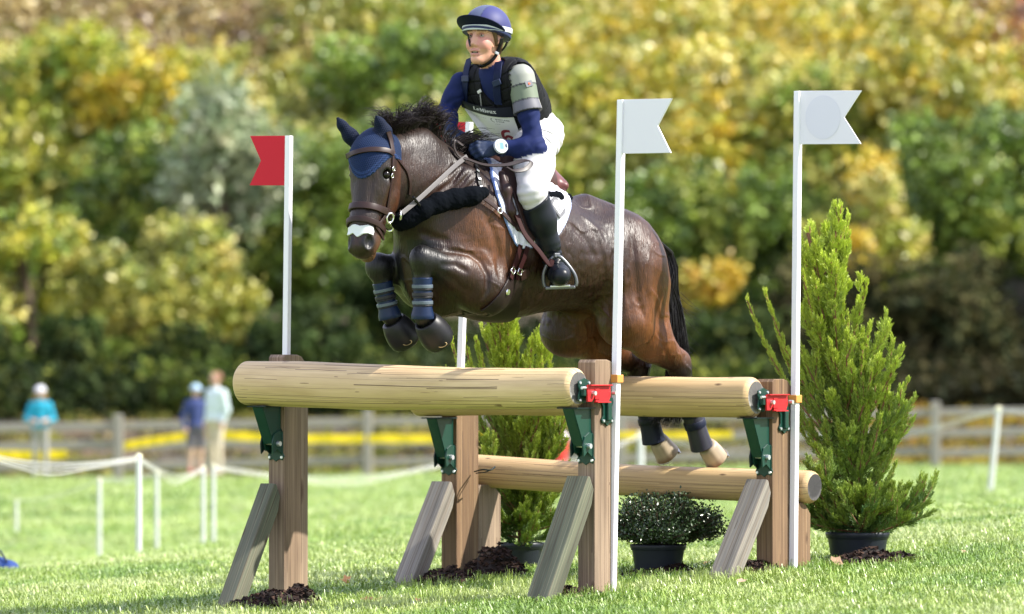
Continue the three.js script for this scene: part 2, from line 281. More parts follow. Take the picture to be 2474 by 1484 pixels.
function tree(name, label, category, px, py, wpx, hpx, z, pal, opt = {}) {
  seed(1000 + 37 * treeNo++);
  const s = K * DIST / (DIST - z), c = W(px, py, z), rx = wpx / s / 2, ry = hpx / s / 2, rz = Math.min(rx, 3.2) * 0.8;
  const gy = groundY(c.x, z), o = thing(name, label, category, opt.group, V(c.x, gy, z));
  const cy = c.y - gy, cols = PAL[pal], list = [];
  const lobes = [];
  const nl = opt.lobes ?? Math.round(7 + rx * ry * 1.6);
  for (let i = 0; i < nl; i++) { const a = rr(0, 6.28), r = Math.sqrt(rnd()) * 0.88, el = rr(-0.85, 0.85); const k = Math.sqrt(1 - el * el * 0.6); lobes.push([V(Math.cos(a) * r * rx * k, cy + el * ry * 0.85, Math.sin(a) * r * rz * k), rr(0.34, 0.58) * Math.min(rx, ry), rr(0, 1)]); }
  const total = Math.round(rx * ry * 3.14 * (opt.dense ?? 78) + 100);
  for (let i = 0; i < total; i++) {
    const [lc, lr, hue] = lobes[Math.floor(rnd() * nl)], d = V(rr(-1, 1), rr(-1, 1), rr(-1, 1)).normalize(), p = lc.clone().addScaledVector(d, lr * Math.pow(rnd(), 0.4) * rr(0.8, 1.25));
    if (p.y < 0.05) p.y = rr(0.05, 0.4);
    const k = clamp(hue * 0.6 + rr(0, 0.45), 0, 0.999) * cols.length, q = cols[Math.floor(k)], b = rr(0.85, 1.45) * (pal === 'dark' ? 0.8 : 1);
    list.push({ p, q: new THREE.Quaternion().setFromEuler(new THREE.Euler(rr(-1, 1), rr(0, 6.28), rr(-1, 1))), s: rr(0.28, 0.52) * (opt.leaf ?? 1), g: i & 1, c: [q[0] * b, q[1] * b * rr(0.92, 1.08), q[2] * b] });
  }
  part('crown', bake(clumps, list), pal === 'dark' || pal === 'brown' ? dullCrown : crownMat, o);
  const tr = [], tw = Math.max(0.05, Math.min(0.2, rx * 0.07)), top = V(rr(-0.2, 0.2), cy + ry * 0.3, 0);
  tr.push(new THREE.TubeGeometry(new THREE.CatmullRomCurve3([V(0, -0.1, 0), V(rr(-0.15, 0.15), cy * 0.5, rr(-0.1, 0.1)), top]), 8, tw, 7));
  for (let i = 0; i < Math.min(nl, 9); i++) tr.push(new THREE.TubeGeometry(new THREE.QuadraticBezierCurve3(V(0, Math.max(0.1, cy * 0.55), 0), V(lobes[i][0].x * 0.4, lobes[i][0].y * 0.8, lobes[i][0].z * 0.4), lobes[i][0]), 6, tw * 0.4, 5));
  part('trunk', merge(tr), opt.bark ?? barkMat, o);
  return o;
}
const T = 'trees on the hillside', S = 'shrubs at the foot of the hillside';
const TR = [
  // far row
  [120, 60, 560, 330, -122, 'rust', 'rust brown tree at the upper left above the lime green tree'],
  [520, 40, 460, 320, -124, 'rust', 'tan brown tree high above the grey green bush'],
  [800, 110, 420, 460, -120, 'olive', 'olive yellow tree above the red flag and horse ears'],
  [1080, 110, 380, 460, -121, 'lime', 'yellow green tree straight behind the rider helmet'],
  [1390, 110, 420, 430, -120, 'yellow', 'pale yellow tree just right of the rider shoulders'],
  [1720, 150, 480, 470, -118, 'yellow', 'broad bright yellow tree between the two white flags'],
  [2060, 110, 430, 430, -121, 'yellow', 'golden yellow tree above the farther white flag'],
  [2330, 150, 400, 470, -119, 'yellow', 'tall yellow green tree at the upper right edge'],
  [2440, 20, 260, 260, -126, 'red', 'reddish tree at the top right corner'],
  // middle row
  [110, 280, 420, 420, -104, 'lime', 'bright lime green tree at the left edge'],
  [400, 320, 420, 400, -103, 'yellow', 'golden yellow tree left of the grey green bush'],
  [540, 370, 330, 380, -96, 'grey', 'rounded grey green bush left of the red flag'],
  [690, 300, 280, 320, -108, 'olive', 'olive tree standing behind the nearer red flag'],
  [760, 560, 380, 500, -99, 'green', 'deep green tree between red flag and horse head'],
  [960, 260, 380, 460, -106, 'green', 'green tree between horse ears and rider arm'],
  [330, 520, 520, 380, -99, 'green', 'green tree below the golden yellow tree'],
  [1400, 330, 340, 330, -104, 'lime', 'lime yellow tree behind the saddle and rider back'],
  [1660, 420, 300, 260, -101, 'yellow', 'yellow tree hanging over the dark trees behind the rump'],
  [1700, 640, 520, 480, -98, 'green', 'green tree right behind the horse rump'],
  [1980, 360, 380, 430, -102, 'lime', 'yellow green tree under the farther white flag'],
  [2080, 560, 260, 360, -94, 'yellow', 'yellow leaved tree just above the tall juniper'],
  [2360, 520, 400, 500, -97, 'green', 'large green tree at the right edge'],
  [1930, 640, 260, 420, -99, 'dark', 'dark tree behind the farther white flag pole'],
  // near row
  [60, 660, 380, 330, -88, 'lime', 'yellow green bush at the left edge'],
  [250, 740, 420, 320, -89, 'olive', 'olive bush in the row at the left, second from the edge'],
  [480, 680, 420, 300, -90, 'olive', 'pale olive bush below the grey green bush'],
  [120, 880, 420, 200, -86, 'dark', 'low dark bush behind the spectator in turquoise'],
  [500, 890, 460, 190, -86, 'dark', 'dark bush behind the two spectators'],
  [780, 860, 440, 250, -86, 'dark', 'dark bush behind the nearer red flag pole'],
  [960, 780, 300, 300, -90, 'dark', 'dark green bush behind the horse forelegs'],
  [1730, 700, 190, 150, -92, 'orange', 'small golden bush right of the horse tail'],
  [1720, 880, 360, 240, -86, 'dark', 'dark low bush behind the hind legs'],
  [2060, 800, 420, 340, -87, 'brown', 'dark brown bush behind the tall juniper'],
  [2340, 800, 420, 380, -87, 'brown', 'dark brown thicket at the right edge above the fence'],
];
for (const [px, py, w, h, z, pal, label] of TR) {
  const shrub = z > -93;
  tree(shrub ? 'shrub' : 'tree', label, shrub ? 'bush' : 'tree', px, py, w, h, z, pal, { group: shrub ? S : T });
}
{
  // the wood higher up reads as one mass of leaves
  seed(4242); const list = [];
  const near = (px, py) => { let m = 1e9, r = 'olive'; for (const t of TR) { if (t[4] > -93) continue; const d = Math.hypot((px - t[0]) / t[2], (py - t[1]) / t[3]); if (d < m) { m = d; r = t[5]; } } return r; };
  for (let i = 0; i < 230000; i++) {
    const out = i >= 130000, z = (out ? -87 : -101) - (out ? 80 : 70) * Math.pow(rnd(), 1.3), s = K * DIST / (DIST - z), px = out ? (rnd() < 0.5 ? rr(-1900, -140) : rr(2620, 4400)) : rr(-160, 2640), x = (px - MIDX) / s, g = groundY(x, z), f = fbm(x * 0.22 + 40, z * 0.2, 2), y = g + rr(0, 1) * (1.2 + 5.5 * f), py = HORIZON - (y - EYE) * s;
    if (py < -120) continue;
    let pal = near(px + rr(-130, 130), py + rr(-90, 90)); if (pal === 'grey' || (pal === 'yellow' && f < 0.42)) pal = 'olive'; if (pal === 'dark') pal = 'green';
    const q = PAL[pal][Math.floor(rnd() * PAL[pal].length)], b = rr(0.75, 1.3);
    list.push({ x, y, z, rx: rr(-1, 1), ry: rr(0, 6.28), rz: rr(-1, 1), s: rr(0.34, 0.72), c: q.map((v) => v * b) });
  }
  const wood = field('woodland', scene, clumps[0], leafMat, list); tag(wood, 'autumn wood covering the hillside behind the trees', 'woodland', null, 'stuff');
  const low = [];
  for (let i = 0; i < 30000; i++) {
    const z = -82.5 - 9 * rnd(), s = K * DIST / (DIST - z), px = i < 16000 ? rr(-100, 2600) : rnd() < 0.5 ? rr(-1900, -90) : rr(2590, 4400), x = (px - MIDX) / s, g = groundY(x, z), f = fbm(x * 0.5, 9, z * 0.5), y = g + 1.25 * f * Math.pow(rnd(), 1.3);
    const pal = px > 2150 ? 'brown' : f > 0.62 ? 'green' : 'dark', q = PAL[pal][Math.floor(rnd() * 4)], b = rr(0.35, 0.75);  // leaf colours scaled down to paint in the shade beneath the trees
    low.push({ x, y, z, rx: rr(-1, 1), ry: rr(0, 6.28), rz: rr(-1, 1), s: rr(0.3, 0.55), c: q.map((v) => v * b) });
  }
  for (let i = 0; i < 6500; i++) { // weeds and litter between the fence and the bank
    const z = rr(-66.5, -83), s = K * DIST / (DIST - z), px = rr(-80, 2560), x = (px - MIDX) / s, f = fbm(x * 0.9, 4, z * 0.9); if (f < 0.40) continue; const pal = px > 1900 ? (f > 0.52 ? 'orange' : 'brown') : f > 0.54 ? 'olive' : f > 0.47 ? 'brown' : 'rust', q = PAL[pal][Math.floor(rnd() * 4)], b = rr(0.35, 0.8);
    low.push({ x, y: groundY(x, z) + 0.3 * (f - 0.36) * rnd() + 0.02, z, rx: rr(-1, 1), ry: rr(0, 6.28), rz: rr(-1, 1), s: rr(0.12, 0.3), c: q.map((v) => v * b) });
  }
  const under = field('undergrowth', scene, clumps[1], dullLeaf, low); tag(under, 'undergrowth along the foot of the wooded hill, coloured dark for the shade beneath the trees', 'undergrowth', null, 'stuff');
}

// ---------------------------------------------------------------- rail fence, tape, stakes with string
{
  const wood = M([0.27, 0.25, 0.22], 0.9);
  const fz = -63, o = thing('rail_fence', 'weathered grey three rail fence along the foot of the hill', 'fence', null, V(0, 0, fz));
  const at = (px, py) => { const p = W(px, py, fz); return p; };
  const topY = (px) => lerp(1018, 978, clamp(px / 2474, -0.8, 1.8));
  const postGeo = new RoundedBoxGeometry(0.15, 1.15, 0.12, 2, 0.02);
  const px0 = [-1560, -945, -330, 285, 888, 1500, 2260, 2880, 3500, 4120];
  for (const px of px0) { const p = at(px, topY(px)), m = part('post', postGeo, wood, o); m.position.set(p.x, p.y - 0.5, 0); }
  for (let i = 0; i + 1 < px0.length; i++) [16, 66, 114].forEach((dy, k) => {
    const a = at(px0[i], topY(px0[i]) + dy), b = at(px0[i + 1], topY(px0[i + 1]) + dy + (k ? -6 : 0)), L = a.distanceTo(b);
    const m = part('rail', new RoundedBoxGeometry(L, 0.125, 0.04, 1, 0.01), wood, o); m.position.set((a.x + b.x) / 2, (a.y + b.y) / 2, -0.09); m.rotation.z = Math.atan2(b.y - a.y, b.x - a.x);
  });
  // yellow tape: a sagging strip with twist
  const tz = -61.5, tm = M([0.78, 0.58, 0.015], 0.5, { side: THREE.DoubleSide });
  const tape = (pts, h, label) => {
    const P = pts.map(([x, y]) => W(x, y, tz)), c = new THREE.CatmullRomCurve3(P), n = 40, pos = [], I = [];
    for (let i = 0; i <= n; i++) { const q = c.getPoint(i / n), tw = 0.08 * Math.sin(i * 0.7), hh = h / 2; for (const sd of [1, -1]) for (const tk of [-1, 1]) pos.push(q.x, q.y + sd * hh * Math.cos(tw), q.z + sd * hh * Math.sin(tw) + tk * 0.004); }
    for (let i = 0; i < n; i++) { const a = i * 4, b = a + 4; for (const [u, v] of [[0, 2], [3, 1], [1, 0], [2, 3]]) I.push(a + u, a + v, b + u, a + v, b + v, b + u); }
    const g = new THREE.BufferGeometry(); g.setAttribute('position', new THREE.Float32BufferAttribute(pos, 3)); g.setIndex(I); g.computeVertexNormals();
    tag(part('barrier_tape', g, tm, scene), label, 'barrier tape', 'yellow tape along the fence');
  };
  tape([[-40, 1098], [60, 1100], [160, 1098]], 0.14, 'yellow tape at the left edge behind the turquoise spectator');
  tape([[300, 1078], [370, 1066], [450, 1054]], 0.135, 'yellow tape rising towards the two spectators');
  tape([[535, 1052], [700, 1060], [880, 1060]], 0.135, 'long yellow tape between the two spectators and fence post');
  tape([[890, 1060], [1050, 1060], [1300, 1054]], 0.135, 'yellow tape behind the leftmost rear jump post');
  tape([[1480, 1052], [1620, 1052], [1770, 1050]], 0.11, 'yellow tape seen behind the horse hind feet');
}
{
  const white = M([0.56, 0.57, 0.56], 0.6), cord = M([0.55, 0.55, 0.53], 0.8);
  const tops = [];
  const stake = (px, pyTop, pyBase, wpx, z, label, lean = 0) => {
    const s = K * DIST / (DIST - z), a = W(px + lean, pyTop, z), b = W(px, pyBase, z), g = groundY(b.x, z), r = wpx / s / 2 * 0.78;
    const o = thing('fence_stake', label, 'stake', 'white stakes with string', V(b.x, g, z)), L = a.y - g + 0.05;
    const pole = part('stake_rod', new THREE.CylinderGeometry(r * 0.92, r, L, 10), white, o); pole.position.y = L / 2 - 0.05; o.rotation.z = -Math.atan2(a.x - b.x, L);
    const cap = part('cap', new THREE.SphereGeometry(r * 1.1, 10, 8), M([0.75, 0.72, 0.5], 0.5), o); cap.position.y = L - 0.05; cap.scale.y = 0.8;
    tops.push(V(a.x, a.y, z)); return V(a.x, a.y, z);
  };
  const A = stake(335, 1103, 1350, 20, -15, 'white stake nearest to the left jump post, strings meet at its top');
  const B = stake(240, 1158, 1322, 14, -30, 'white stake left of the tallest stake');
  const C = stake(379, 1142, 1315, 14, -30, 'white stake just right of the tallest stake');
  const Dd = stake(491, 1130, 1310, 14, -26, 'left one of the close pair of white stakes');
  const E = stake(516, 1126, 1306, 13, -27, 'right one of the close pair of white stakes');
  const F = stake(40, 1210, 1300, 10, -36, 'faint white stake at the left edge of the lawn');
  const R = stake(2392, 987, 1185, 19, -33, 'leaning white stake at the right edge', 22);
  const Bk = stake(1548, 1050, 1190, 22, -40, 'white stake behind the horse hind feet');
  const strings = (a, b, sag, label, n = 4, spreadY = 0.018) => {
    const list = [];
    for (let i = 0; i < n; i++) { const m = a.clone().add(b).multiplyScalar(0.5); m.y -= sag + i * spreadY * 1.6; const q1 = a.clone().lerp(m, 0.55), q2 = b.clone().lerp(m, 0.55); q1.y -= sag * 0.2; q2.y -= sag * 0.2; const dy = V(0, -i * spreadY * 0.6, 0); list.push(new THREE.TubeGeometry(new THREE.CatmullRomCurve3([a.clone().add(dy), q1, m, q2, b.clone().add(dy)]), 30, 0.0032, 5)); }
    tag(part('boundary_string', merge(list), cord, scene), label, 'string', 'boundary strings');
  };
  strings(W(-120, 1075, -12), A, 0.09, 'sagging strings from the left edge to the tallest stake');
  strings(A, Dd, 0.10, 'sagging strings between the tallest stake and the close pair');
  strings(B, C, 0.02, 'thin strings between the two short stakes', 3);
  strings(E, W(1130, 1105, -34), 0.16, 'strings running right from the close pair of stakes', 4);
  strings(F, B, 0.05, 'faint string at the left of the lawn', 2);
  strings(W(1130, 1105, -34), Bk, 0.2, 'strings passing behind the low log', 3);
  strings(Bk, W(1960, 1050, -36), 0.14, 'strings behind the hind feet', 3);
  strings(W(1960, 1050, -36), R, 0.10, 'strings running to the leaning right stake', 4);
  strings(R, W(2600, 1000, -31), 0.01, 'strings leaving the leaning stake to the right edge', 3);
}
// ---------------------------------------------------------------- spectators far behind
function spectator(px, pyTop, hpx, z, label, look, opt = {}) {
  const s = K * DIST / (DIST - z), h = hpx / s, base = W(px, pyTop + hpx, z), k = h / 1.75;
  const gy = groundY(base.x, z), o = thing('person', label, 'person', 'spectators by the fence', V(base.x, base.y, z)); o.rotation.y = opt.turn ?? 0; o.scale.setScalar(k);
  const b = new Body(), sh = opt.build ?? 1;
  for (const sd of [-1, 1]) {
    b.limb(V(sd * 0.09, 0.9, 0), V(sd * 0.1, 0.5, 0.02), 0.085 * sh, 0.062, 0.06); b.limb(V(sd * 0.1, 0.5, 0.02), V(sd * 0.11, 0.08, -0.02), 0.062, 0.042, 0.03); b.limb(V(sd * 0.11, 0.05, -0.03), V(sd * 0.13, 0.035, 0.13), 0.045, 0.035, 0.03);
    const el = V(sd * 0.27, 1.1, opt.hands ? 0.05 : -0.04), ha = opt.hands ? V(sd * 0.07, 1.08, 0.28) : V(sd * 0.24, 0.86, 0.05);
    b.limb(V(sd * 0.17 * sh, 1.4, 0), el, 0.065, 0.05, 0.05); b.limb(el, ha, 0.048, 0.035, 0.03); b.egg(ha.clone().add(V(0, -0.03, 0.02)), [0.04, 0.05, 0.03], 0.02);
  }
  b.egg(V(0, 0.95, 0), [0.165 * sh, 0.14, 0.125 * sh], 0.06); b.egg(V(0, 1.18, 0), [0.16 * sh, 0.25, 0.115 * sh], 0.06); b.egg(V(0, 1.36, 0), [0.185 * sh, 0.12, 0.11], 0.06); b.limb(V(0, 1.42, 0), V(0, 1.55, 0.02), 0.06, 0.055, 0.04); b.egg(V(0, 1.63, 0.02), [0.078, 0.115, 0.095], 0.03); b.limb(V(0, 1.62, 0.1), V(0, 1.59, 0.125), 0.012, 0.016, 0.02);
  const col = (x, y, z2) => { const ax = Math.abs(x); if (y > 1.5) return look.skin; if (opt.hands ? z2 > 0.2 && y > 0.95 && y < 1.2 : y < 0.9 && ax > 0.2) return look.skin; if (y > 0.93 || ax > 0.21) return look.top; if (y > 0.09) return opt.shorts && y < 0.5 ? look.skin : look.legs; return look.shoes; };
  part('body', skin((x, y, z2) => b.dist(x, y, z2), [V(-0.45, -0.03, -0.3), V(0.45, 1.8, 0.45)], 0.022, { color: col }), new THREE.MeshStandardMaterial({ vertexColors: true, roughness: 0.85 }), o);
  const hm = M(look.hair, 0.8);
  if (look.hat) { const g = new THREE.SphereGeometry(0.11, 16, 8, 0, 6.3, 0, 1.6); g.translate(0, 1.66, 0.01); const br = new THREE.CylinderGeometry(0.13, 0.14, 0.015, 20, 1); br.scale(0.8, 1, 1); br.translate(0, 1.665, 0.07); part('cap', merge([g, br]), M(look.hat, 0.8), o); }
  const hg = new THREE.SphereGeometry(0.1, 14, 10, 0, 6.3, 0, look.hat ? 2.1 : 1.7); hg.scale(0.92, 1.15, 1.02); hg.translate(0, 1.645, -0.02);
  const hl = [hg]; if (look.long) for (const sd of [-1, 1]) { const q = new THREE.SphereGeometry(0.06, 10, 8); q.scale(0.7, 2.2, 0.7); q.translate(sd * 0.085, 1.5, 0.01); hl.push(q); }
  part('hair', merge(hl), hm, o);
  return o;
}
spectator(97, 934, 216, -60, 'woman in turquoise jacket and white cap with long hair, standing at the left', { skin: [0.5, 0.32, 0.24], top: [0.01, 0.28, 0.42], legs: [0.28, 0.27, 0.26], shoes: [0.2, 0.2, 0.2], hair: [0.22, 0.13, 0.07], hat: [0.62, 0.62, 0.66], long: true }, { hands: true });
spectator(472, 930, 214, -60.6, 'person in navy top and light blue cap, half behind the man', { skin: [0.5, 0.33, 0.25], top: [0.02, 0.035, 0.13], legs: [0.06, 0.06, 0.08], shoes: [0.5, 0.12, 0.14], hair: [0.12, 0.08, 0.05], hat: [0.36, 0.5, 0.62] }, { turn: 0.5, shorts: true });
spectator(522, 899, 250, -59.6, 'man in pale blue shirt and khaki trousers, seen beside the person in navy', { skin: [0.42, 0.25, 0.18], top: [0.56, 0.64, 0.66], legs: [0.5, 0.42, 0.32], shoes: [0.3, 0.25, 0.2], hair: [0.2, 0.1, 0.06] }, { turn: -0.9, build: 1.2 });
// ---------------------------------------------------------------- the jump: logs on breakaway posts
const woodTex = (w, h, base, dark, light, o = {}) => canvasTex(w, h, (c) => {
  // grain runs along the picture's x
  const im = c.createImageData(w, h), d = im.data, sd = o.seed ?? 1, fy = o.fy ?? 40;
  for (let y = 0; y < h; y++) for (let x = 0; x < w; x++) {
    const u = x / w, v = y / h, wv = fbm(u * 4, v * 3 + sd, sd, 2) * (o.wave ?? 0.25);
    const b = (n, f, g) => lerp(fbm(u * f, (v) * g + wv, n), fbm((u - 1) * f, v * g + wv, n), u);
    let t = clamp((b(sd, 3, fy) - 0.3) / 0.4, 0, 1), f = b(sd + 5, 14, fy * 3.5), big = b(sd + 9, 2.2, 3);
    t = clamp(t * 0.65 + (f - 0.5) * 1.1 + 0.2, 0, 1);
    const q = (y * w + x) * 4, blotch = clamp((big - 0.35) / 0.3, 0, 1);
    for (let k = 0; k < 3; k++) d[q + k] = 255 * Math.pow(clamp(lerp(lerp(dark[k], base[k], t), light[k], blotch * (o.blotch ?? 0.4)), 0, 1), 1 / 2.2);
    d[q + 3] = 255;
  }
  c.putImageData(im, 0, 0);
  seed(900 + sd);
  for (let i = 0; i < (o.lines ?? 150); i++) { // grain lines
    const y = rr(0, h), a = rr(0.10, 0.38), ph = rr(0, 6), am = rr(1, 5); c.strokeStyle = rnd() < 0.75 ? `rgba(58,38,22,${a})` : `rgba(235,215,180,${a * 0.7})`; c.lineWidth = rr(0.8, 2.6); c.beginPath(); for (let k = 0; k <= 16; k++) { const x = k / 16 * w, yy = y + am * Math.sin(ph + k / 16 * 6.2832); k ? c.lineTo(x, yy) : c.moveTo(x, yy); } c.stroke();
  }
  for (let i = 0; i < (o.cracks ?? 40); i++) { // drying cracks
    let x = rr(0, w), y = rr(0, h); const len = rr(0.04, 0.32) * w * (o.crackLen ?? 1), wd = rr(0.5, 1.6) * (o.crackW ?? 1), a = rr(0.35, 0.8);
    c.strokeStyle = `rgba(48,32,20,${a})`; c.lineWidth = wd; c.beginPath(); c.moveTo(x, y); const n = 9; for (let k = 1; k <= n; k++) { x += len / n; y += rr(-1.6, 1.6); c.lineTo(x, y); } c.stroke();
  }
  for (let i = 0; i < (o.knots ?? 6); i++) { // knots
    const x = rr(0, w), y = rr(0, h), r = rr(0.6, 1.2) * (o.knotR ?? 8);
    for (let k = 5; k > 0; k--) { c.fillStyle = `rgba(${70 - k * 4},${42 - k * 2},${22},${0.16})`; c.beginPath(); c.ellipse(x, y, r * (k / 3.2) * 1.5, r * (k / 4), 0, 0, 6.3); c.fill(); }
    c.strokeStyle = 'rgba(40,22,10,0.6)'; c.lineWidth = 1; c.beginPath(); c.ellipse(x, y, r * 0.8, r * 0.45, 0, 0.4, 5); c.stroke();
  }
  for (let i = 0; i < (o.marks ?? 0); i++) { const x = rr(0, w), y = rr(0, h); c.fillStyle = `rgba(60,42,25,${rr(0.15, 0.45)})`; c.beginPath(); c.ellipse(x, y, rr(4, 22), rr(0.8, 2.2), rr(-0.06, 0.06), 0, 6.3); c.fill(); }
});
const logTexA = woodTex(1024, 512, [0.62, 0.45, 0.25], [0.40, 0.26, 0.125], [0.58, 0.46, 0.20], { seed: 3, lines: 60, fy: 12, cracks: 30, crackLen: 2.4, crackW: 1.9, knots: 9, marks: 22, knotR: 8 });
const logTexB = woodTex(1024, 512, [0.60, 0.40, 0.20], [0.38, 0.23, 0.10], [0.56, 0.41, 0.19], { seed: 8, lines: 60, fy: 12, cracks: 20, crackLen: 2.2, crackW: 1.8, knots: 7, marks: 26, knotR: 7 });
const postTex = woodTex(1024, 512, [0.26, 0.175, 0.108], [0.10, 0.06, 0.034], [0.34, 0.265, 0.19], { seed: 14, fy: 18, cracks: 24, knots: 5, wave: 0.6, crackLen: 1.8, crackW: 2, knotR: 15 });
const browTex = woodTex(1024, 512, [0.19, 0.108, 0.046], [0.075, 0.038, 0.016], [0.25, 0.16, 0.085], { seed: 19, fy: 18, crackW: 2, crackLen: 1.6, cracks: 20, knots: 4, wave: 0.5, knotR: 11 });
const greenTex = woodTex(1024, 512, [0.11, 0.122, 0.075], [0.045, 0.052, 0.03], [0.15, 0.145, 0.10], { seed: 23, fy: 18, crackW: 1.8, cracks: 22, knots: 4, wave: 0.4, knotR: 12 });
const greyTex = woodTex(1024, 512, [0.21, 0.19, 0.16], [0.10, 0.09, 0.075], [0.26, 0.24, 0.205], { seed: 29, fy: 18, crackW: 1.8, cracks: 22, knots: 4, wave: 0.4, knotR: 10 });
const TM = (t, r = 0.78) => new THREE.MeshStandardMaterial({ map: t, bumpMap: t, bumpScale: 0.003, roughness: r });
const logMatA = TM(logTexA, 0.6), logMatB = TM(logTexB, 0.6), postMat = TM(postTex), brownMat = TM(browTex), greenWood = TM(greenTex), greyWood = TM(greyTex);
const endTex = canvasTex(512, 512, (c, w) => {
  const im = c.createImageData(w, w), d = im.data;
  for (let y = 0; y < w; y++) for (let x = 0; x < w; x++) {
    const u = (x - w / 2) / (w / 2), v = (y - w / 2) / (w / 2), r = Math.hypot(u, v), a = Math.atan2(v, u);
    const ring = 0.5 + 0.5 * Math.sin(r * 95 + 5 * fbm(u * 2, v * 2, 3)), radial = fbm(Math.cos(a) * 14, Math.sin(a) * 14, r * 2), st = sstep(1.12, 0.8, r + 0.5 * (fbm(u * 2.5 + 4, v * 2.5, 1) - 0.5) + 0.12 * v);
    let k = 0.21 + 0.06 * ring + 0.2 * (radial - 0.5); k = lerp(k, 0.045 + 0.05 * radial, st * 0.92);
    const q = (y * w + x) * 4; d[q] = 255 * Math.pow(clamp(k * 1.06, 0, 1), 1 / 2.2); d[q + 1] = 255 * Math.pow(clamp(k, 0, 1), 1 / 2.2); d[q + 2] = 255 * Math.pow(clamp(k * 0.93, 0, 1), 1 / 2.2); d[q + 3] = 255;
  }
  c.putImageData(im, 0, 0); c.strokeStyle = 'rgba(12,10,8,0.75)'; seed(5);
  for (let i = 0; i < 11; i++) { const a = rr(0, 6.28), l = rr(0.35, 0.85) * w / 2; c.lineWidth = rr(1, 3); c.beginPath(); c.moveTo(w / 2, w / 2); c.lineTo(w / 2 + Math.cos(a) * l * 0.6 + rr(-6, 6), w / 2 + Math.sin(a) * l * 0.6 + rr(-6, 6)); c.lineTo(w / 2 + Math.cos(a) * l, w / 2 + Math.sin(a) * l); c.stroke(); }
});
const endMat = new THREE.MeshStandardMaterial({ map: endTex, bumpMap: endTex, bumpScale: 0.003, roughness: 0.85 });
const darkEnd = endMat.clone(); darkEnd.color.setRGB(0.32, 0.32, 0.34);
const OXD = V(0.824, 0, 0.566), OXE = V(0.566, 0, -0.824);          // along the logs, and from the front log to the back one
function logRail(name, label, a, b, ra, rb, mat, sd, group) {
  const o = thing(name, label, 'log', group, a.clone().lerp(b, 0.5)), ax = b.clone().sub(a), len = ax.length(), dir = ax.clone().normalize(), up = V(0, 1, 0).addScaledVector(dir, -dir.y).normalize(), side = dir.clone().cross(up);
  const NS = 90, NR = 48, P = [], U = [], I = [];
  const rad = (t, an) => { let r = lerp(ra, rb, t) * (1 + 0.10 * (fbm(t * 5 + sd, Math.cos(an), Math.sin(an) + sd, 2) - 0.5) + 0.06 * (fbm(t * 2.6, sd, 4) - 0.5) * 2 + 0.012 * Math.sin(an * 2 + sd)); const e = Math.min(t, 1 - t) * len; const bev = 0.035; if (e < bev) r *= 1 - 0.20 * Math.pow(1 - e / bev, 2.2); return r; };
  const ts = []; for (let i = 0; i <= NS; i++) { const t = i / NS; ts.push(t); } for (const e of [0.003, 0.008, 0.014, 0.021, 0.029]) ts.push(e / len, 1 - e / len); ts.sort((x, y) => x - y);
  for (const t of ts) for (let j = 0; j <= NR; j++) { const an = j / NR * 6.28318, r = rad(t, an), q = dir.clone().multiplyScalar((t - 0.5) * len).addScaledVector(up, Math.cos(an) * r).addScaledVector(side, Math.sin(an) * r); q.y += -0.012 * Math.sin(Math.PI * t) * (sd % 2 ? 1 : -0.4); P.push(q.x, q.y, q.z); U.push(t * len * 0.55 + sd * 0.37, j / NR); }
  for (let i = 0; i + 1 < ts.length; i++) for (let j = 0; j < NR; j++) { const k = i * (NR + 1) + j; I.push(k, k + NR + 1, k + 1, k + 1, k + NR + 1, k + NR + 2); }
  const g = new THREE.BufferGeometry(); g.setAttribute('position', new THREE.Float32BufferAttribute(P, 3)); g.setAttribute('uv', new THREE.Float32BufferAttribute(U, 2)); g.setIndex(I); g.computeVertexNormals();
  part('trunk_wood', g, mat, o);
  for (const t of [0, 1]) {
    const p = [], u = [], id = []; const c0 = dir.clone().multiplyScalar((t - 0.5) * len + (t ? 0.001 : -0.001)); p.push(c0.x, c0.y, c0.z); u.push(0.5, 0.5);
    for (let j = 0; j <= NR; j++) { const an = j / NR * 6.28318, r = rad(t, an), q = c0.clone().addScaledVector(dir, t ? -0.001 : 0.001).addScaledVector(up, Math.cos(an) * r).addScaledVector(side, Math.sin(an) * r); p.push(q.x, q.y, q.z); u.push(0.5 + 0.5 * Math.sin(an), 0.5 + 0.5 * Math.cos(an)); }
    for (let j = 1; j <= NR; j++) t ? id.push(0, j + 1, j) : id.push(0, j, j + 1);
    const e = new THREE.BufferGeometry(); e.setAttribute('position', new THREE.Float32BufferAttribute(p, 3)); e.setAttribute('uv', new THREE.Float32BufferAttribute(u, 2)); e.setIndex(id); e.computeVertexNormals(); part('cut_end', e, sd === 9 ? darkEnd : endMat, o);
  }
  return o;
}
const frontL = W(588, 924, -0.57), frontR = W(1398, 938, 0.57), backL = W(1004, 958, -1.83), backR = W(1828, 960, -0.69), lowL = W(1100, 1134, -2.25), lowR = W(1968, 1177, -1.03);
logRail('log_rail', 'front top log of the jump, pale peeled, resting on the two front posts', frontL, frontR, 0.115, 0.101, logMatA, 3, 'peeled logs of the jump');
logRail('log_rail', 'rear top log of the jump, behind and right of the front one', backL, backR, 0.106, 0.104, logMatB, 6, 'peeled logs of the jump');
logRail('log_rail', 'thinner low log behind the rear posts, above the round bush', lowL, lowR, 0.084, 0.088, logMatB, 9, 'peeled logs of the jump');

// steel fittings
const greenSteel = M([0.003, 0.036, 0.024], 0.42, { clearcoat: 0.2 }), darkSteel = M([0.003, 0.014, 0.012], 0.5), redSteel = M([0.44, 0.014, 0.018], 0.5), zinc = M([0.62, 0.64, 0.66], 0.35, { metalness: 0.8 });
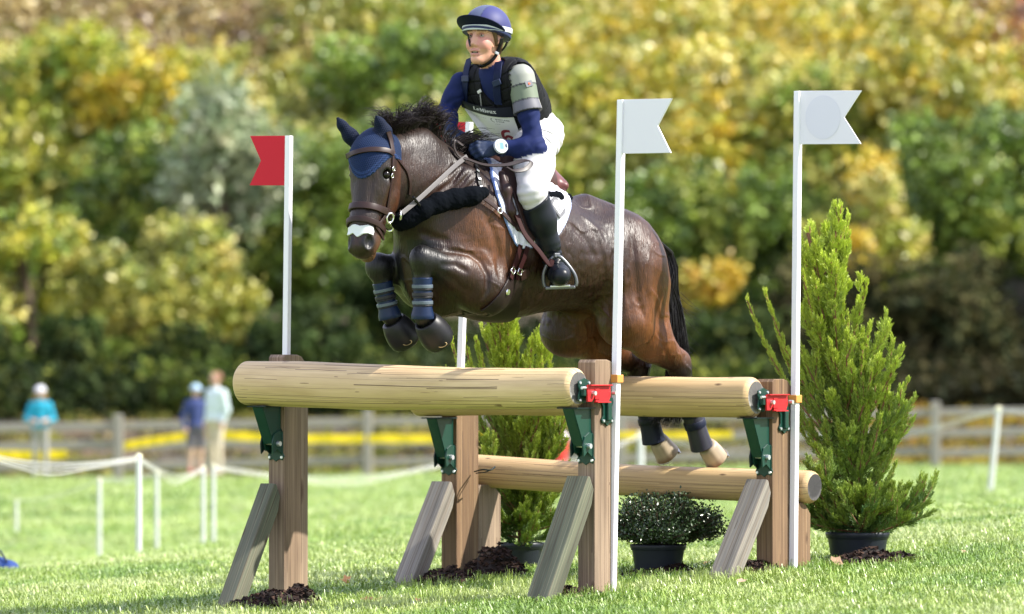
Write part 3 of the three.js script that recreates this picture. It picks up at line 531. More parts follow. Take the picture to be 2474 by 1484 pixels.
// a flat plate cut to an outline (x, y), thickness t, centred on z
const plate = (pts, t, bev = 0.0015, holes = []) => { const s = new THREE.Shape(pts.map(([x, y]) => new THREE.Vector2(x, y))); for (const [x, y, r] of holes) { const h = new THREE.Path(); h.absarc(x, y, r, 0, 6.28, true); s.holes.push(h); } const g = new THREE.ExtrudeGeometry(s, { depth: t, bevelEnabled: true, bevelSize: bev, bevelThickness: bev, bevelSegments: 1, curveSegments: 12 }); g.translate(0, 0, -t / 2); return g; };
const screw = (r = 0.008, h = 0.006) => { const g = new THREE.CylinderGeometry(r * 0.8, r, h, 12); g.rotateX(Math.PI / 2); return g; };
// post axes: x along the logs, y up, z towards the take-off side (the log side)
const POSTQ = new THREE.Quaternion().setFromRotationMatrix(new THREE.Matrix4().makeBasis(OXD, V(0, 1, 0), OXE.clone().negate()));
function post(label, corner, topY, mat, braceMat, opt = {}) {
  const wd = 0.098, dp = opt.depth ?? 0.195, base = groundY(corner.x, corner.z) - 0.25;
  const o = thing('jump_post', label, 'post', 'timber posts of the jump', V(corner.x, 0, corner.z)); o.quaternion.copy(POSTQ);
  // timber with a chamfered top: outline in z (depth) and y
  const sh = [[0, base], [0, topY - 0.012], [-0.012, topY], [-dp * 0.55, topY], [-dp * 0.72, topY - 0.008], [-dp, topY - 0.055], [-dp, base]];
  const g = new THREE.ExtrudeGeometry(new THREE.Shape(sh.map(([z, y]) => new THREE.Vector2(z, y))), { depth: wd - 0.008, bevelEnabled: true, bevelSize: 0.004, bevelThickness: 0.004, bevelSegments: 2 });
  g.rotateY(-Math.PI / 2); g.translate(-0.004, 0, 0);      // outline x becomes z, extrusion becomes -x
  const P = g.attributes.position, N = g.attributes.normal, U = new Float32Array(P.count * 2);
  for (let i = 0; i < P.count; i++) { U[i * 2] = P.getY(i) * 0.55 + (opt.uv ?? 0); U[i * 2 + 1] = (Math.abs(N.getX(i)) > 0.5 ? P.getZ(i) * 1.6 : P.getX(i) * 1.6 + 0.31) + (opt.uv ?? 0) * 1.7; }
  g.setAttribute('uv', new THREE.BufferAttribute(U, 2));
  part('timber', g, mat, o);
  const gy = groundY(corner.x, corner.z);
  // diagonal brace leaning on the log side
  if (braceMat) {
    const top = opt.braceTop, run = opt.run ?? 0.42, w = opt.braceW ?? 0.09, th = 0.09, foot = gy - 0.10 - 0.02, dy = top - foot, L = Math.hypot(run, dy), ang = Math.atan2(run, dy);
    const b = new THREE.ExtrudeGeometry(new THREE.Shape([[-th, -0.0], [0, 0], [0, L - 0.0], [-0.012, L + 0.004], [-th * 0.75, L - 0.03], [-th, L - th * 1.1]].map(([x, y]) => new THREE.Vector2(x, y))), { depth: w - 0.008, bevelEnabled: true, bevelSize: 0.004, bevelThickness: 0.004, bevelSegments: 2 });
    b.rotateY(-Math.PI / 2);
    const bp = b.attributes.position, bn = b.attributes.normal, bu = new Float32Array(bp.count * 2); for (let i = 0; i < bp.count; i++) { bu[i * 2] = bp.getY(i) * 0.55 + (opt.uv ?? 0) + 0.2; bu[i * 2 + 1] = (Math.abs(bn.getX(i)) > 0.5 ? bp.getZ(i) : bp.getX(i)) * 1.7 + 0.4; } b.setAttribute('uv', new THREE.BufferAttribute(bu, 2));
    b.translate(w / 2 - 0.004, 0, 0); b.rotateX(-ang); b.translate(-wd * 0.5 + (opt.braceX ?? 0), foot, run + th * 0.85);
    const m = part('brace', b, braceMat, o); m.userData.label = opt.braceLabel ?? 'weathered diagonal brace';
  }
  if (opt.bracket) {
    const yT = opt.bracket[0], yH = opt.bracket[1], yB = opt.bracket[2], cx = -wd * 0.5, br = new THREE.Group(); br.name = 'hinge_bracket'; o.add(br);
    // back plate screwed to the post
    const bpz = plate([[-0.042, yH + 0.055], [-0.03, yH + 0.075], [0.03, yH + 0.075], [0.042, yH + 0.055], [0.042, yB + 0.03], [0.05, yB + 0.012], [0.04, yB - 0.008], [0.02, yB - 0.002], [0, yB - 0.015], [-0.02, yB - 0.002], [-0.04, yB - 0.008], [-0.05, yB + 0.012], [-0.042, yB + 0.03]], 0.005); bpz.translate(cx, 0, 0.005); part('back_plate', bpz, greenSteel, br);
    // two cheeks standing out from it
    for (const s of [-1, 1]) { const ck = plate([[0, yH + 0.06], [0.03, yH + 0.065], [0.068, yH + 0.045], [0.082, yH], [0.076, yH - 0.05], [0.045, yB + 0.05], [0, yB + 0.02]], 0.005); ck.rotateY(-Math.PI / 2); ck.translate(cx + s * 0.036, 0, 0.006); part('cheek', ck, s < 0 ? darkSteel : greenSteel, br); }
    // arm: a tapering channel from the hinge out and up to the log
    const arm = (s) => { const a = plate([[0.012, yH - 0.03], [0.05, yH - 0.036], [0.064, yH], [0.155, yT], [0.005, yT], [0.004, yH + 0.05]], 0.004); a.rotateY(-Math.PI / 2); a.translate(cx + s * 0.029, 0, 0.006); return a; };
    part('arm_side', arm(1), greenSteel, br); part('arm_side', arm(-1), greenSteel, br);
    const web = new THREE.BoxGeometry(0.055, 0.004, Math.hypot(0.09, yT - yH)); web.rotateX(-Math.atan2(yT - yH, 0.09)); web.translate(cx, (yT + yH) / 2, 0.006 + 0.1105); part('arm_web', web, greenSteel, br);
    const foot = new THREE.BoxGeometry(0.12, 0.006, 0.16); foot.translate(cx, yT + 0.004, 0.09); part('log_cradle', foot, darkSteel, br);
    const pin = cyl(V(cx - 0.055, yH, 0.045), V(cx + 0.052, yH, 0.045), 0.008); part('hinge_pin', pin, zinc, br);
    const head = cyl(V(cx + 0.04, yH, 0.045), V(cx + 0.056, yH, 0.045), 0.014, 0.013, 8); part('pin_head', head, zinc, br);
    for (const [x, y] of [[-0.038, yB + 0.006], [0.038, yB + 0.006]]) { const s = screw(0.008); s.translate(cx + x, y, 0.012); part('screw', s, zinc, br); }
  }
  if (opt.latch) {
    const ly = opt.latch, la = new THREE.Group(); la.name = 'latch'; o.add(la);
    // on the end of the log: green plate with eye; red breakaway clip; green hook on the post
    const zc = 0.125; // log centre
    const ep = plate([[-0.05, -0.045], [-0.03, -0.05], [0, -0.06], [0.03, -0.05], [0.05, -0.045], [0.05, -0.02], [0.04, 0], [0.05, 0.02], [0.05, 0.045], [0.03, 0.05], [0, 0.06], [-0.03, 0.05], [-0.05, 0.045], [-0.05, 0.02], [-0.04, 0], [-0.05, -0.02]], 0.005); ep.rotateY(Math.PI / 2); ep.translate(0.006, ly + 0.012, zc - 0.02); part('end_plate', ep, greenSteel, la);
    const box = new RoundedBoxGeometry(0.026, 0.034, 0.075, 2, 0.005); box.translate(0.02, ly + 0.002, zc - 0.02); part('eye_box', box, greenSteel, la);
    const bar = cyl(V(0.03, ly + 0.026, zc + 0.035), V(0.03, ly + 0.026, zc - 0.07), 0.007); part('latch_bar', bar, zinc, la);
    for (const [y, z] of [[0.05, 0.038], [0.05, -0.038], [-0.034, 0.038], [-0.034, -0.038]]) { const s = screw(0.008); s.rotateY(Math.PI / 2); s.translate(0.011, ly + y, zc - 0.02 + z); part('screw', s, zinc, la); }
    const clip = plate([[-0.125, 0.035], [0.075, 0.038], [0.078, -0.012], [0.06, -0.045], [0.04, -0.045], [-0.05, -0.043], [-0.056, -0.01], [-0.085, -0.04], [-0.118, -0.04]], 0.008); clip.rotateY(Math.PI / 2); clip.translate(0.034, ly, 0.0); part('clip', clip, redSteel, la);
    for (const [y, h] of [[0.038, 0.05], [-0.044, 0.035]]) { const f = new RoundedBoxGeometry(0.026, 0.006, h === 0.05 ? 0.19 : 0.12, 1, 0.002); f.translate(0.044, ly + y, h === 0.05 ? 0.022 : -0.0); part('clip_flange', f, redSteel, la); }
    const sl = plate([[-0.02, 0.022], [0.014, 0.022], [0.016, -0.026], [-0.022, -0.026]], 0.003); sl.rotateY(Math.PI / 2); sl.translate(0.041, ly - 0.002, 0.04); part('clip_window', sl, M([0.42, 0.012, 0.015], 0.5), la);
    for (const z of [0.08, -0.1]) { const s = cyl(V(0.036, ly, z), V(0.058, ly, z), 0.012, 0.011, 10); part('rivet', s, zinc, la); }
    const hook = plate([[-0.045, 0.03], [0.045, 0.03], [0.05, 0.01], [0.036, -0.015], [0.036, -0.055], [0.05, -0.075], [0.042, -0.092], [0.02, -0.088], [0, -0.105], [-0.02, -0.088], [-0.042, -0.092], [-0.05, -0.075], [-0.036, -0.055], [-0.036, -0.015], [-0.05, 0.01]], 0.006); hook.rotateY(Math.PI / 2); hook.translate(0.006, ly - 0.055, -0.095); part('hook_plate', hook, greenSteel, la);
    const ridge = new RoundedBoxGeometry(0.022, 0.09, 0.035, 2, 0.006); ridge.translate(0.016, ly - 0.09, -0.095); part('hook', ridge, greenSteel, la);
    for (const z of [-0.06, -0.13]) { const s = screw(0.008); s.rotateY(Math.PI / 2); s.translate(0.012, ly - 0.135, z); part('screw', s, zinc, la); }
  }
  return o;
}
const onLine = (p, t, back = 0.125) => p.clone().addScaledVector(OXD, t).addScaledVector(OXE, back);
const yAt = (py, z) => W(0, py, z).y;
const cFL = onLine(frontL, 0.165), cFR = onLine(frontR, 0.012), cBL = onLine(backL, 0.178), cBR = onLine(backR, 0.02);
post('front left jump post under the nearer red flag, with a greenish brace', cFL, yAt(859, cFL.z), postMat, greenWood, { braceTop: yAt(1170, cFL.z), run: 0.44, bracket: [yAt(984, cFL.z), yAt(1072, cFL.z), yAt(1108, cFL.z)], uv: 0.13, braceLabel: 'greenish diagonal brace' });
post('front right jump post with the red latch beside the white pole', cFR, yAt(871, cFR.z), postMat, greenWood, { braceTop: yAt(1152, cFR.z), run: 0.44, braceW: 0.125, bracket: [yAt(988, cFR.z), yAt(1078, cFR.z), yAt(1116, cFR.z)], latch: yAt(950, cFR.z), uv: 0.71, braceLabel: 'wide greenish diagonal brace' });
post('rear left jump post of brown timber behind the front log', cBL, yAt(930, cBL.z), brownMat, greyWood, { braceTop: yAt(1165, cBL.z), run: 0.44, braceW: 0.12, bracket: [yAt(1012, cBL.z), yAt(1105, cBL.z), yAt(1142, cBL.z)], uv: 0.33, braceLabel: 'weathered grey diagonal brace' });
post('rear right jump post with red latch, next to the tall juniper', cBR, yAt(918, cBR.z), brownMat, greyWood, { braceTop: yAt(1160, cBR.z), run: 0.46, braceW: 0.12, bracket: [yAt(1012, cBR.z), yAt(1105, cBR.z), yAt(1145, cBR.z)], latch: yAt(972, cBR.z), uv: 0.52, braceLabel: 'weathered grey diagonal brace' });
// short posts that carry the low log
{
  const a = cBL.clone().addScaledVector(OXE, 0.2), b = cBR.clone().addScaledVector(OXE, 0.2);
  post('short post behind the rear left jump post, carrying the low log', a.addScaledVector(OXD, 0.002), yAt(1174, a.z), postMat, null, { uv: 0.9, depth: 0.2 });
  post('short dark post behind the rear right jump post, carrying the low log', b.addScaledVector(OXD, 0.0), yAt(1218, b.z), brownMat, null, { uv: 0.21, depth: 0.16 });
  // tie wire round the left end of the low log
  const p = W(1150, 1136, cBL.z - 0.2), w = [W(1146, 1140, p.z + 0.1), W(1165, 1135, p.z + 0.2), W(1185, 1136, p.z + 0.22), W(1196, 1128, p.z + 0.18)];
  tag(part('tie_wire', merge([tube(w, 0.004), tube([W(1150, 1144, p.z + 0.12), W(1175, 1140, p.z + 0.21), W(1196, 1130, p.z + 0.18)], 0.003)]), darkSteel, scene), 'dark tie wire round the left end of the low log', 'wire');
}
// ---------------------------------------------------------------- flags
const whitePlastic = M([0.76, 0.75, 0.79], 0.38), redPlastic = M([0.50, 0.006, 0.022], 0.45), orangeClip = M([0.55, 0.25, 0.06], 0.5);
const whiteFlag = M([0.68, 0.665, 0.72], 0.45);
function flagPole(label, base, top, yaw, len, h, drop, mat, side, opt = {}) {
  const o = thing('flag_pole', label, 'flag', 'course flags of the jump', base); const ax = top.clone().sub(base), L = ax.length(), q = new THREE.Quaternion().setFromUnitVectors(V(0, 1, 0), ax.clone().normalize());
  o.quaternion.copy(q.multiply(POSTQ));
  const pole = new RoundedBoxGeometry(0.032, L, opt.deep ?? 0.036, 2, 0.003); pole.translate(0, L / 2, 0); part('pole', pole, whitePlastic, o);
  const n = len * 0.27, g = plate([[0, 0], [len, 0], [len - n, -h / 2], [len, -h], [0, -h]], 0.006, 0.001);
  const f = part('flag', g, mat, o); f.position.set(0, L - drop, opt.fz ?? 0.02); f.rotation.y = yaw;
  const sl = new RoundedBoxGeometry(0.042, h, (opt.deep ?? 0.036) + 0.006, 2, 0.004); sl.translate(opt.slx ?? 0, L - drop - h / 2, -0.0); if (opt.sleeve) part('sleeve', sl, mat, o);
  if (opt.clip) { const c = new RoundedBoxGeometry(0.052, 0.04, 0.056, 2, 0.004); c.translate(0, opt.clip - base.y, 0); part('clip', c, orangeClip, o); }
  if (opt.disc) { const d = new THREE.CylinderGeometry(0.112, 0.112, 0.0012, 40); d.rotateX(Math.PI / 2); d.scale(0.84, 1, 1); d.translate(len * 0.40, -h * 0.5, 0.0052); part('round_sticker', d, M([0.61, 0.605, 0.68], 0.45), f); }
  return o;
}
{
  const zFR = cFR.z - 0.15, zBR = cBR.z - 0.15, zFL = cFL.z - 0.24, zBL = cBL.z - 0.24;
  const A = cFR.clone().addScaledVector(OXD, 0.024).addScaledVector(OXE, 0.175), B = cBR.clone().addScaledVector(OXD, 0.03).addScaledVector(OXE, 0.182);
  const gA = V(W(1477, 1400, A.z).x, groundY(A.x, A.z) - 0.1, A.z), gB = V(W(1916, 1362, B.z).x, groundY(B.x, B.z) - 0.1, B.z);
  flagPole('white swallowtail flag on the white pole in front of the horse', gA, W(1502, 241, A.z), -0.17, 0.335, 0.262, 0.0, whiteFlag, 1, { clip: yAt(915, A.z), fz: 0.0 });
  flagPole('white swallowtail flag with a round sticker, next to the tall juniper', gB, W(1929, 220, B.z), 0.22, 0.34, 0.27, 0.0, whiteFlag, 1, { clip: yAt(964, B.z), fz: 0.0, disc: true });
  const C = cFL.clone().addScaledVector(OXD, -0.12).addScaledVector(OXE, 0.15), Dp = cBL.clone().addScaledVector(OXD, -0.12).addScaledVector(OXE, 0.15);
  flagPole('red swallowtail flag on the white pole above the front left post', V(W(684, 1400, C.z).x, groundY(C.x, C.z) - 0.1, C.z), W(698, 328, C.z), Math.PI + 0.22, 0.228, 0.25, 0.0, redPlastic, -1, { fz: -0.021, sleeve: false, deep: 0.03 });
  flagPole('red swallowtail flag half hidden behind the arm of the rider', V(W(1093, 1370, Dp.z).x, groundY(Dp.x, Dp.z) - 0.1, Dp.z), W(1134, 295, Dp.z), Math.PI + 0.22, 0.228, 0.252, 0.0, redPlastic, -1, { fz: -0.021, deep: 0.03 });
}
// ---------------------------------------------------------------- mulch heaps and fallen leaves
{
  const soil = noiseTex(256, [[0.005, 0.003, 0.002], [0.012, 0.007, 0.005], [0.022, 0.012, 0.008], [0.04, 0.024, 0.016]], 18, 1, 3); soil.repeat.set(3, 3);
  const sm = new THREE.MeshStandardMaterial({ map: soil, roughness: 0.95 });
  const chip = new THREE.TetrahedronGeometry(1, 0), chipM = [M([0.022, 0.011, 0.008], 0.95), M([0.045, 0.024, 0.015], 0.95), M([0.010, 0.006, 0.004], 0.95)];
  const heap = (px, py, z, wpx, hgt, label, sd, dz = 0.22) => {
    seed(3000 + sd); const c = W(px, py, z), rx = wpx / K / 2, gy = groundY(c.x, z), o = thing('mulch_heap', label, 'mulch', 'heaps of dark mulch', V(c.x, gy, z)), n = 26, P = [], U = [], I = [];
    for (let j = 0; j <= n; j++) for (let i = 0; i <= n; i++) { const u = i / n * 2 - 1, v = j / n * 2 - 1, x = u * rx * 1.15, zz = v * dz * 1.2, r = Math.hypot(u, v) * 1.1 + 0.35 * (fbm(u * 2 + sd, v * 2, sd) - 0.5); const hh = (hgt + 0.012) * Math.pow(clamp(1 - r, 0, 1), 0.6) * (0.55 + 0.9 * fbm(u * 3 + sd, v * 3, 2)); P.push(x, groundY(c.x + x, z + zz) - gy - 0.012 + hh + (hh > 0 ? 0.022 * (fbm(x * 40, sd, zz * 40) - 0.3) : 0), zz); U.push(x, zz); }
    for (let j = 0; j < n; j++) for (let i = 0; i < n; i++) { const a = j * (n + 1) + i; I.push(a, a + n + 1, a + 1, a + 1, a + n + 1, a + n + 2); }
    const g = new THREE.BufferGeometry(); g.setAttribute('position', new THREE.Float32BufferAttribute(P, 3)); g.setAttribute('uv', new THREE.Float32BufferAttribute(U, 2)); g.setIndex(I); g.computeVertexNormals(); part('soil', g, sm, o);
    const cs = [[], [], []];
    for (let i = 0; i < 620; i++) { const a = rr(0, 6.28), r = Math.sqrt(rnd()) * 0.95, u = Math.cos(a) * r, v = Math.sin(a) * r, q = chip.clone(), s = rr(0.008, 0.02); q.scale(s * rr(0.8, 2), s * 0.7, s); q.rotateY(rr(0, 6)); q.rotateX(rr(-0.6, 0.6)); const rv = r * 1.1 + 0.35 * (fbm(u * 2 + sd, v * 2, sd) - 0.5); q.translate(u * rx * 1.15, groundY(c.x + u * rx, z + v * dz) - gy + (hgt + 0.012) * Math.pow(clamp(1 - rv, 0, 1), 0.6) * (0.55 + 0.9 * fbm(u * 3 + sd, v * 3, 2)) + 0.002, v * dz * 1.2); cs[i % 3].push(q); }
    cs.forEach((l, i) => { const m = part('wood_chips', merge(l), chipM[i], o); m.userData.kind = 'stuff'; });
  };
  heap(650, 1460, -0.1, 230, 0.09, 'dark mulch at the foot of the front left post', 1);
  heap(722, 1440, -0.25, 110, 0.11, 'small mulch mound on the right of the front left post', 2, 0.12);
  heap(1090, 1400, -1.5, 200, 0.08, 'dark mulch at the foot of the rear left post', 3);
  heap(1190, 1390, -1.75, 170, 0.17, 'tall mulch mound between the rear left post and green shrub', 4, 0.16);
  heap(1370, 1420, 0.55, 170, 0.06, 'thin mulch round the brace of the front right post', 5);
  heap(1820, 1375, -0.8, 210, 0.07, 'dark mulch at the foot of the rear right post', 6);
  heap(2100, 1372, -1.15, 260, 0.09, 'wide dark mulch heap in front of the pot of the tall juniper', 7);
  heap(1600, 1362, -1.3, 220, 0.05, 'low mulch round the pot of the bush', 8);
  const leafShape = (s) => { const P = [], I = [], n = 9; seed(s); P.push(0, 0.004, 0); for (let i = 0; i < n; i++) { const a = i / n * 6.28, r = (i % 2 ? 0.55 : 1) * rr(0.8, 1.15); P.push(Math.cos(a) * r, 0.25 * rr(-0.2, 1) * r, Math.sin(a) * r * 0.8); } for (let i = 0; i < n; i++) I.push(0, 1 + (i + 1) % n, 1 + i); const g = new THREE.BufferGeometry(); g.setAttribute('position', new THREE.Float32BufferAttribute(P, 3)); g.setIndex(I); g.computeVertexNormals(); return g; };
  const fallen = (px, py, z, s, col, label, rx, sd) => { const p = W(px, py, z), m = tag(part('fallen_leaf', leafShape(sd), M(col, 0.7, { side: THREE.DoubleSide }), scene), label, 'leaf', 'fallen leaves on the lawn'); m.position.set(p.x, groundY(p.x, z) + 0.05 * s / 0.04, z); m.scale.setScalar(s); m.rotation.set(rx, sd, 0.2); };
  fallen(836, 1352, -1.9, 0.042, [0.52, 0.25, 0.10], 'curled orange brown leaf in the grass right of the front left post', 0.8, 11);
  fallen(886, 1412, -0.1, 0.036, [0.20, 0.09, 0.04], 'dark brown leaf left of the rear left brace', 0.5, 12);
  fallen(912, 1408, -0.05, 0.03, [0.24, 0.11, 0.05], 'smaller brown leaf touching the dark brown leaf', 0.7, 13);
  fallen(346, 1465, 1.0, 0.035, [0.55, 0.36, 0.24], 'pale tan leaf in the grass left of the front left brace', 1.0, 14);
  fallen(2022, 1352, -0.85, 0.045, [0.36, 0.22, 0.14], 'brown leaf lying on the wide mulch heap', 0.9, 15);
  fallen(1398, 1424, 0.8, 0.028, [0.5, 0.36, 0.22], 'pale leaf on the mulch by the front right brace', 0.6, 16);
  fallen(562, 1335, -2.2, 0.03, [0.5, 0.38, 0.26], 'small pale leaf left of the front left brace top', 0.6, 17);
  fallen(1790, 1400, 0.1, 0.03, [0.45, 0.3, 0.2], 'tan leaf in the grass before the rear right brace', 0.6, 18);
  fallen(1010, 1400, 0.1, 0.022, [0.30, 0.15, 0.07], 'small brown leaf left of the rear left brace foot', 0.7, 21);
  fallen(180, 1440, 0.6, 0.022, [0.50, 0.34, 0.2], 'small tan leaf at the lower left of the lawn', 0.7, 22);
  fallen(30, 1395, -0.6, 0.026, [0.5, 0.36, 0.25], 'pale leaf by the left edge of the lawn', 0.7, 23);
  fallen(2330, 1330, -1.6, 0.024, [0.5, 0.33, 0.2], 'tan leaf on the lawn right of the tall juniper', 0.7, 24);
  fallen(1705, 1335, -1.9, 0.026, [0.55, 0.36, 0.2], 'tan leaf between the round bush and the rear right brace', 0.7, 25);
  // blue bag lying at the left edge, red and white bucket far behind
  const bp = W(-4, 1340, -9), bag = thing('bag', 'blue bag lying on the grass at the left edge', 'bag', null, V(bp.x, groundY(bp.x, -9), -9)), bb = new Body(); bb.egg(V(0, 0.09, 0), [0.2, 0.085, 0.12], 0.05); bb.egg(V(-0.08, 0.14, 0.02), [0.12, 0.08, 0.1], 0.06); bb.egg(V(0.13, 0.07, 0.04), [0.09, 0.05, 0.09], 0.05);
  part('bag_body', skin((x, y, z) => bb.dist(x, y, z) + 0.014 * (fbm(x * 12, y * 12, z * 12) - 0.5), [V(-0.35, -0.05, -0.25), V(0.35, 0.3, 0.25)], 0.015), M([0.012, 0.04, 0.17], 0.6), bag); bag.scale.setScalar(0.62); part('strap', tube([V(-0.12, 0.2, 0.05), V(0, 0.27, 0.06), V(0.1, 0.14, 0.1)], 0.012), M([0.02, 0.03, 0.06], 0.7), bag);
  const kp = W(1352, 1106, -40), bk = thing('bucket', 'red and white bucket on the grass far behind the low log', 'bucket', null, V(kp.x, groundY(kp.x, -40), -40)); part('bucket_wall', new THREE.LatheGeometry([[0.08, 0], [0.1, 0.32], [0.11, 0.33], [0.1, 0.34], [0.07, 0.02], [0, 0.02]].map(([a, b]) => new THREE.Vector2(a, b)), 24), M([0.6, 0.05, 0.04], 0.5), bk); const lid = new THREE.SphereGeometry(0.1, 16, 8, 0, 6.3, 0, 1.57); lid.translate(0, 0.34, 0); part('lid', lid, M([0.7, 0.62, 0.62], 0.5), bk); bk.position.y = kp.y - 0.12;
}
// ---------------------------------------------------------------- potted junipers and bush
function sprigGeo(sd, n, len, wid) { // a small fan of scale leaves along a twig, pointing up
  seed(sd); const P = [], I = [];
  for (let i = 0; i < n; i++) {
    const t = i / n, a = i * 2.4 + rr(-0.4, 0.4), o = V(0, t * 0.8, 0), d = V(Math.cos(a) * 0.5, 1, Math.sin(a) * 0.5).normalize(), l = len * (1.1 - t * 0.5) * rr(0.8, 1.2), sdv = d.clone().cross(V(Math.cos(a + 1), 0.3, Math.sin(a + 1))).normalize().multiplyScalar(wid), q = P.length / 3;
    const e = o.clone().addScaledVector(d, l), m = o.clone().addScaledVector(d, l * 0.45);
    P.push(o.x, o.y, o.z, m.x - sdv.x, m.y - sdv.y, m.z - sdv.z, m.x + sdv.x, m.y + sdv.y, m.z + sdv.z, e.x, e.y, e.z); I.push(q, q + 1, q + 2, q + 1, q + 3, q + 2);
  }
  const g = new THREE.BufferGeometry(); g.setAttribute('position', new THREE.Float32BufferAttribute(P, 3)); g.setIndex(I); g.computeVertexNormals(); return g;
}
const needleMat = new THREE.MeshPhysicalMaterial({ vertexColors: true, roughness: 0.55, transmission: 0.22, side: THREE.DoubleSide });
const sprigs = [sprigGeo(1, 11, 0.5, 0.075), sprigGeo(2, 10, 0.58, 0.07)];
const UPQ = (d) => new THREE.Quaternion().setFromUnitVectors(V(0, 1, 0), d.clone().normalize()).multiply(new THREE.Quaternion().setFromAxisAngle(V(0, 1, 0), rr(0, 6.28)));
const twigMat = M([0.20, 0.10, 0.055], 0.85), potMat = M([0.016, 0.020, 0.028], 0.4);
function pot(o, r, h, y0 = 0) {
  const g = new THREE.LatheGeometry([[0.001, 0], [r * 0.8, 0], [r * 0.82, 0.01], [r * 0.93, h * 0.78], [r * 0.97, h * 0.79], [r * 0.97, h * 0.84], [r * 0.99, h * 0.85], [r * 0.99, h * 0.90], [r, h * 0.91], [r, h], [r * 0.94, h], [r * 0.92, h * 0.93], [0.001, h * 0.9]].map(([a, b]) => new THREE.Vector2(a, b + y0)), 40); part('pot', g, potMat, o);
}
function juniper(label, base, height, halfW, bend, opt) {
  seed(opt.seed); const o = thing('juniper', label, 'shrub', 'potted junipers beside the jump', base);
  pot(o, opt.potR, opt.potH);
  const list = [], tw = [], tops = V(bend, height, 0);
  const trunk = new THREE.CatmullRomCurve3([V(0, opt.potH * 0.8, 0), V(bend * 0.1 + 0.01, height * 0.3, 0.01), V(bend * 0.45, height * 0.65, 0), tops]);
  tw.push(new THREE.TubeGeometry(trunk, 20, 0.011, 6));
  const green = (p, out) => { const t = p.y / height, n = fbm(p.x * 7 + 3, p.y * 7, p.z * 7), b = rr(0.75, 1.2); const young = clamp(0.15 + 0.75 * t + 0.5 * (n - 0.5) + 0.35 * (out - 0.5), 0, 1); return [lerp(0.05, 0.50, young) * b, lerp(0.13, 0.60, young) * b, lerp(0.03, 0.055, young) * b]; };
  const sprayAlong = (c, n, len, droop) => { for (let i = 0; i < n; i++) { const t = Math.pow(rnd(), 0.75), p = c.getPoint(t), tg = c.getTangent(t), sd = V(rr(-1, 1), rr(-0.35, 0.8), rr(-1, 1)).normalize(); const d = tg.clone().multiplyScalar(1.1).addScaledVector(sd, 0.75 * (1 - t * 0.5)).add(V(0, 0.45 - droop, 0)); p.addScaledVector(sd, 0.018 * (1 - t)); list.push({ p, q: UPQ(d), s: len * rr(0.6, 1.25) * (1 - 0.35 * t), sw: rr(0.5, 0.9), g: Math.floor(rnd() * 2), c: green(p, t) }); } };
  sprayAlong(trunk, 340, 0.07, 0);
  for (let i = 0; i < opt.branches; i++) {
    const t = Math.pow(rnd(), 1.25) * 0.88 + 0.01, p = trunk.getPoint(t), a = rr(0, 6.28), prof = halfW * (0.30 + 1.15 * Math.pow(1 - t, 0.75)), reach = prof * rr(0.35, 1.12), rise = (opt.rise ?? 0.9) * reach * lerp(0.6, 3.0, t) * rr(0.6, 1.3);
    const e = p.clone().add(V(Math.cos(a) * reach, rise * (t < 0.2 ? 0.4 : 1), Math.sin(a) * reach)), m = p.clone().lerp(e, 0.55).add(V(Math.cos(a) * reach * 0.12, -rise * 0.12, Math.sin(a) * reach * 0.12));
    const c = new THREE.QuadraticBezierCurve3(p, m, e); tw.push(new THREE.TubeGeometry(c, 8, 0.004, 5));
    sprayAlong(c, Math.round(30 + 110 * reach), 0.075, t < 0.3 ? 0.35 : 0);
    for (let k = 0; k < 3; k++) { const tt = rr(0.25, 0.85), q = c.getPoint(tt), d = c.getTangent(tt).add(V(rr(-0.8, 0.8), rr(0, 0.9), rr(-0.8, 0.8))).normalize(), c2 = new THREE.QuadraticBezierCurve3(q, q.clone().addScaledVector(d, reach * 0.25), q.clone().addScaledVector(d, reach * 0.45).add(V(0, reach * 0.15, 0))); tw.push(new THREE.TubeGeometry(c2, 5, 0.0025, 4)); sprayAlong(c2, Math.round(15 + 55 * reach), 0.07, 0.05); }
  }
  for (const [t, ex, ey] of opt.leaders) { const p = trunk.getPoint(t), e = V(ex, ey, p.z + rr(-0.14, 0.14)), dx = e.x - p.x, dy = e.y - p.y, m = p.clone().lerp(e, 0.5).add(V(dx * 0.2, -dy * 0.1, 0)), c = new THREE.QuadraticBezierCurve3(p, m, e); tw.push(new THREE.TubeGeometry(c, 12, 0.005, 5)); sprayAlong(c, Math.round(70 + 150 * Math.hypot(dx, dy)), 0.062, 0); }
  part('foliage', bake(sprigs, list), needleMat, o); part('branches', merge(tw), twigMat, o);
}
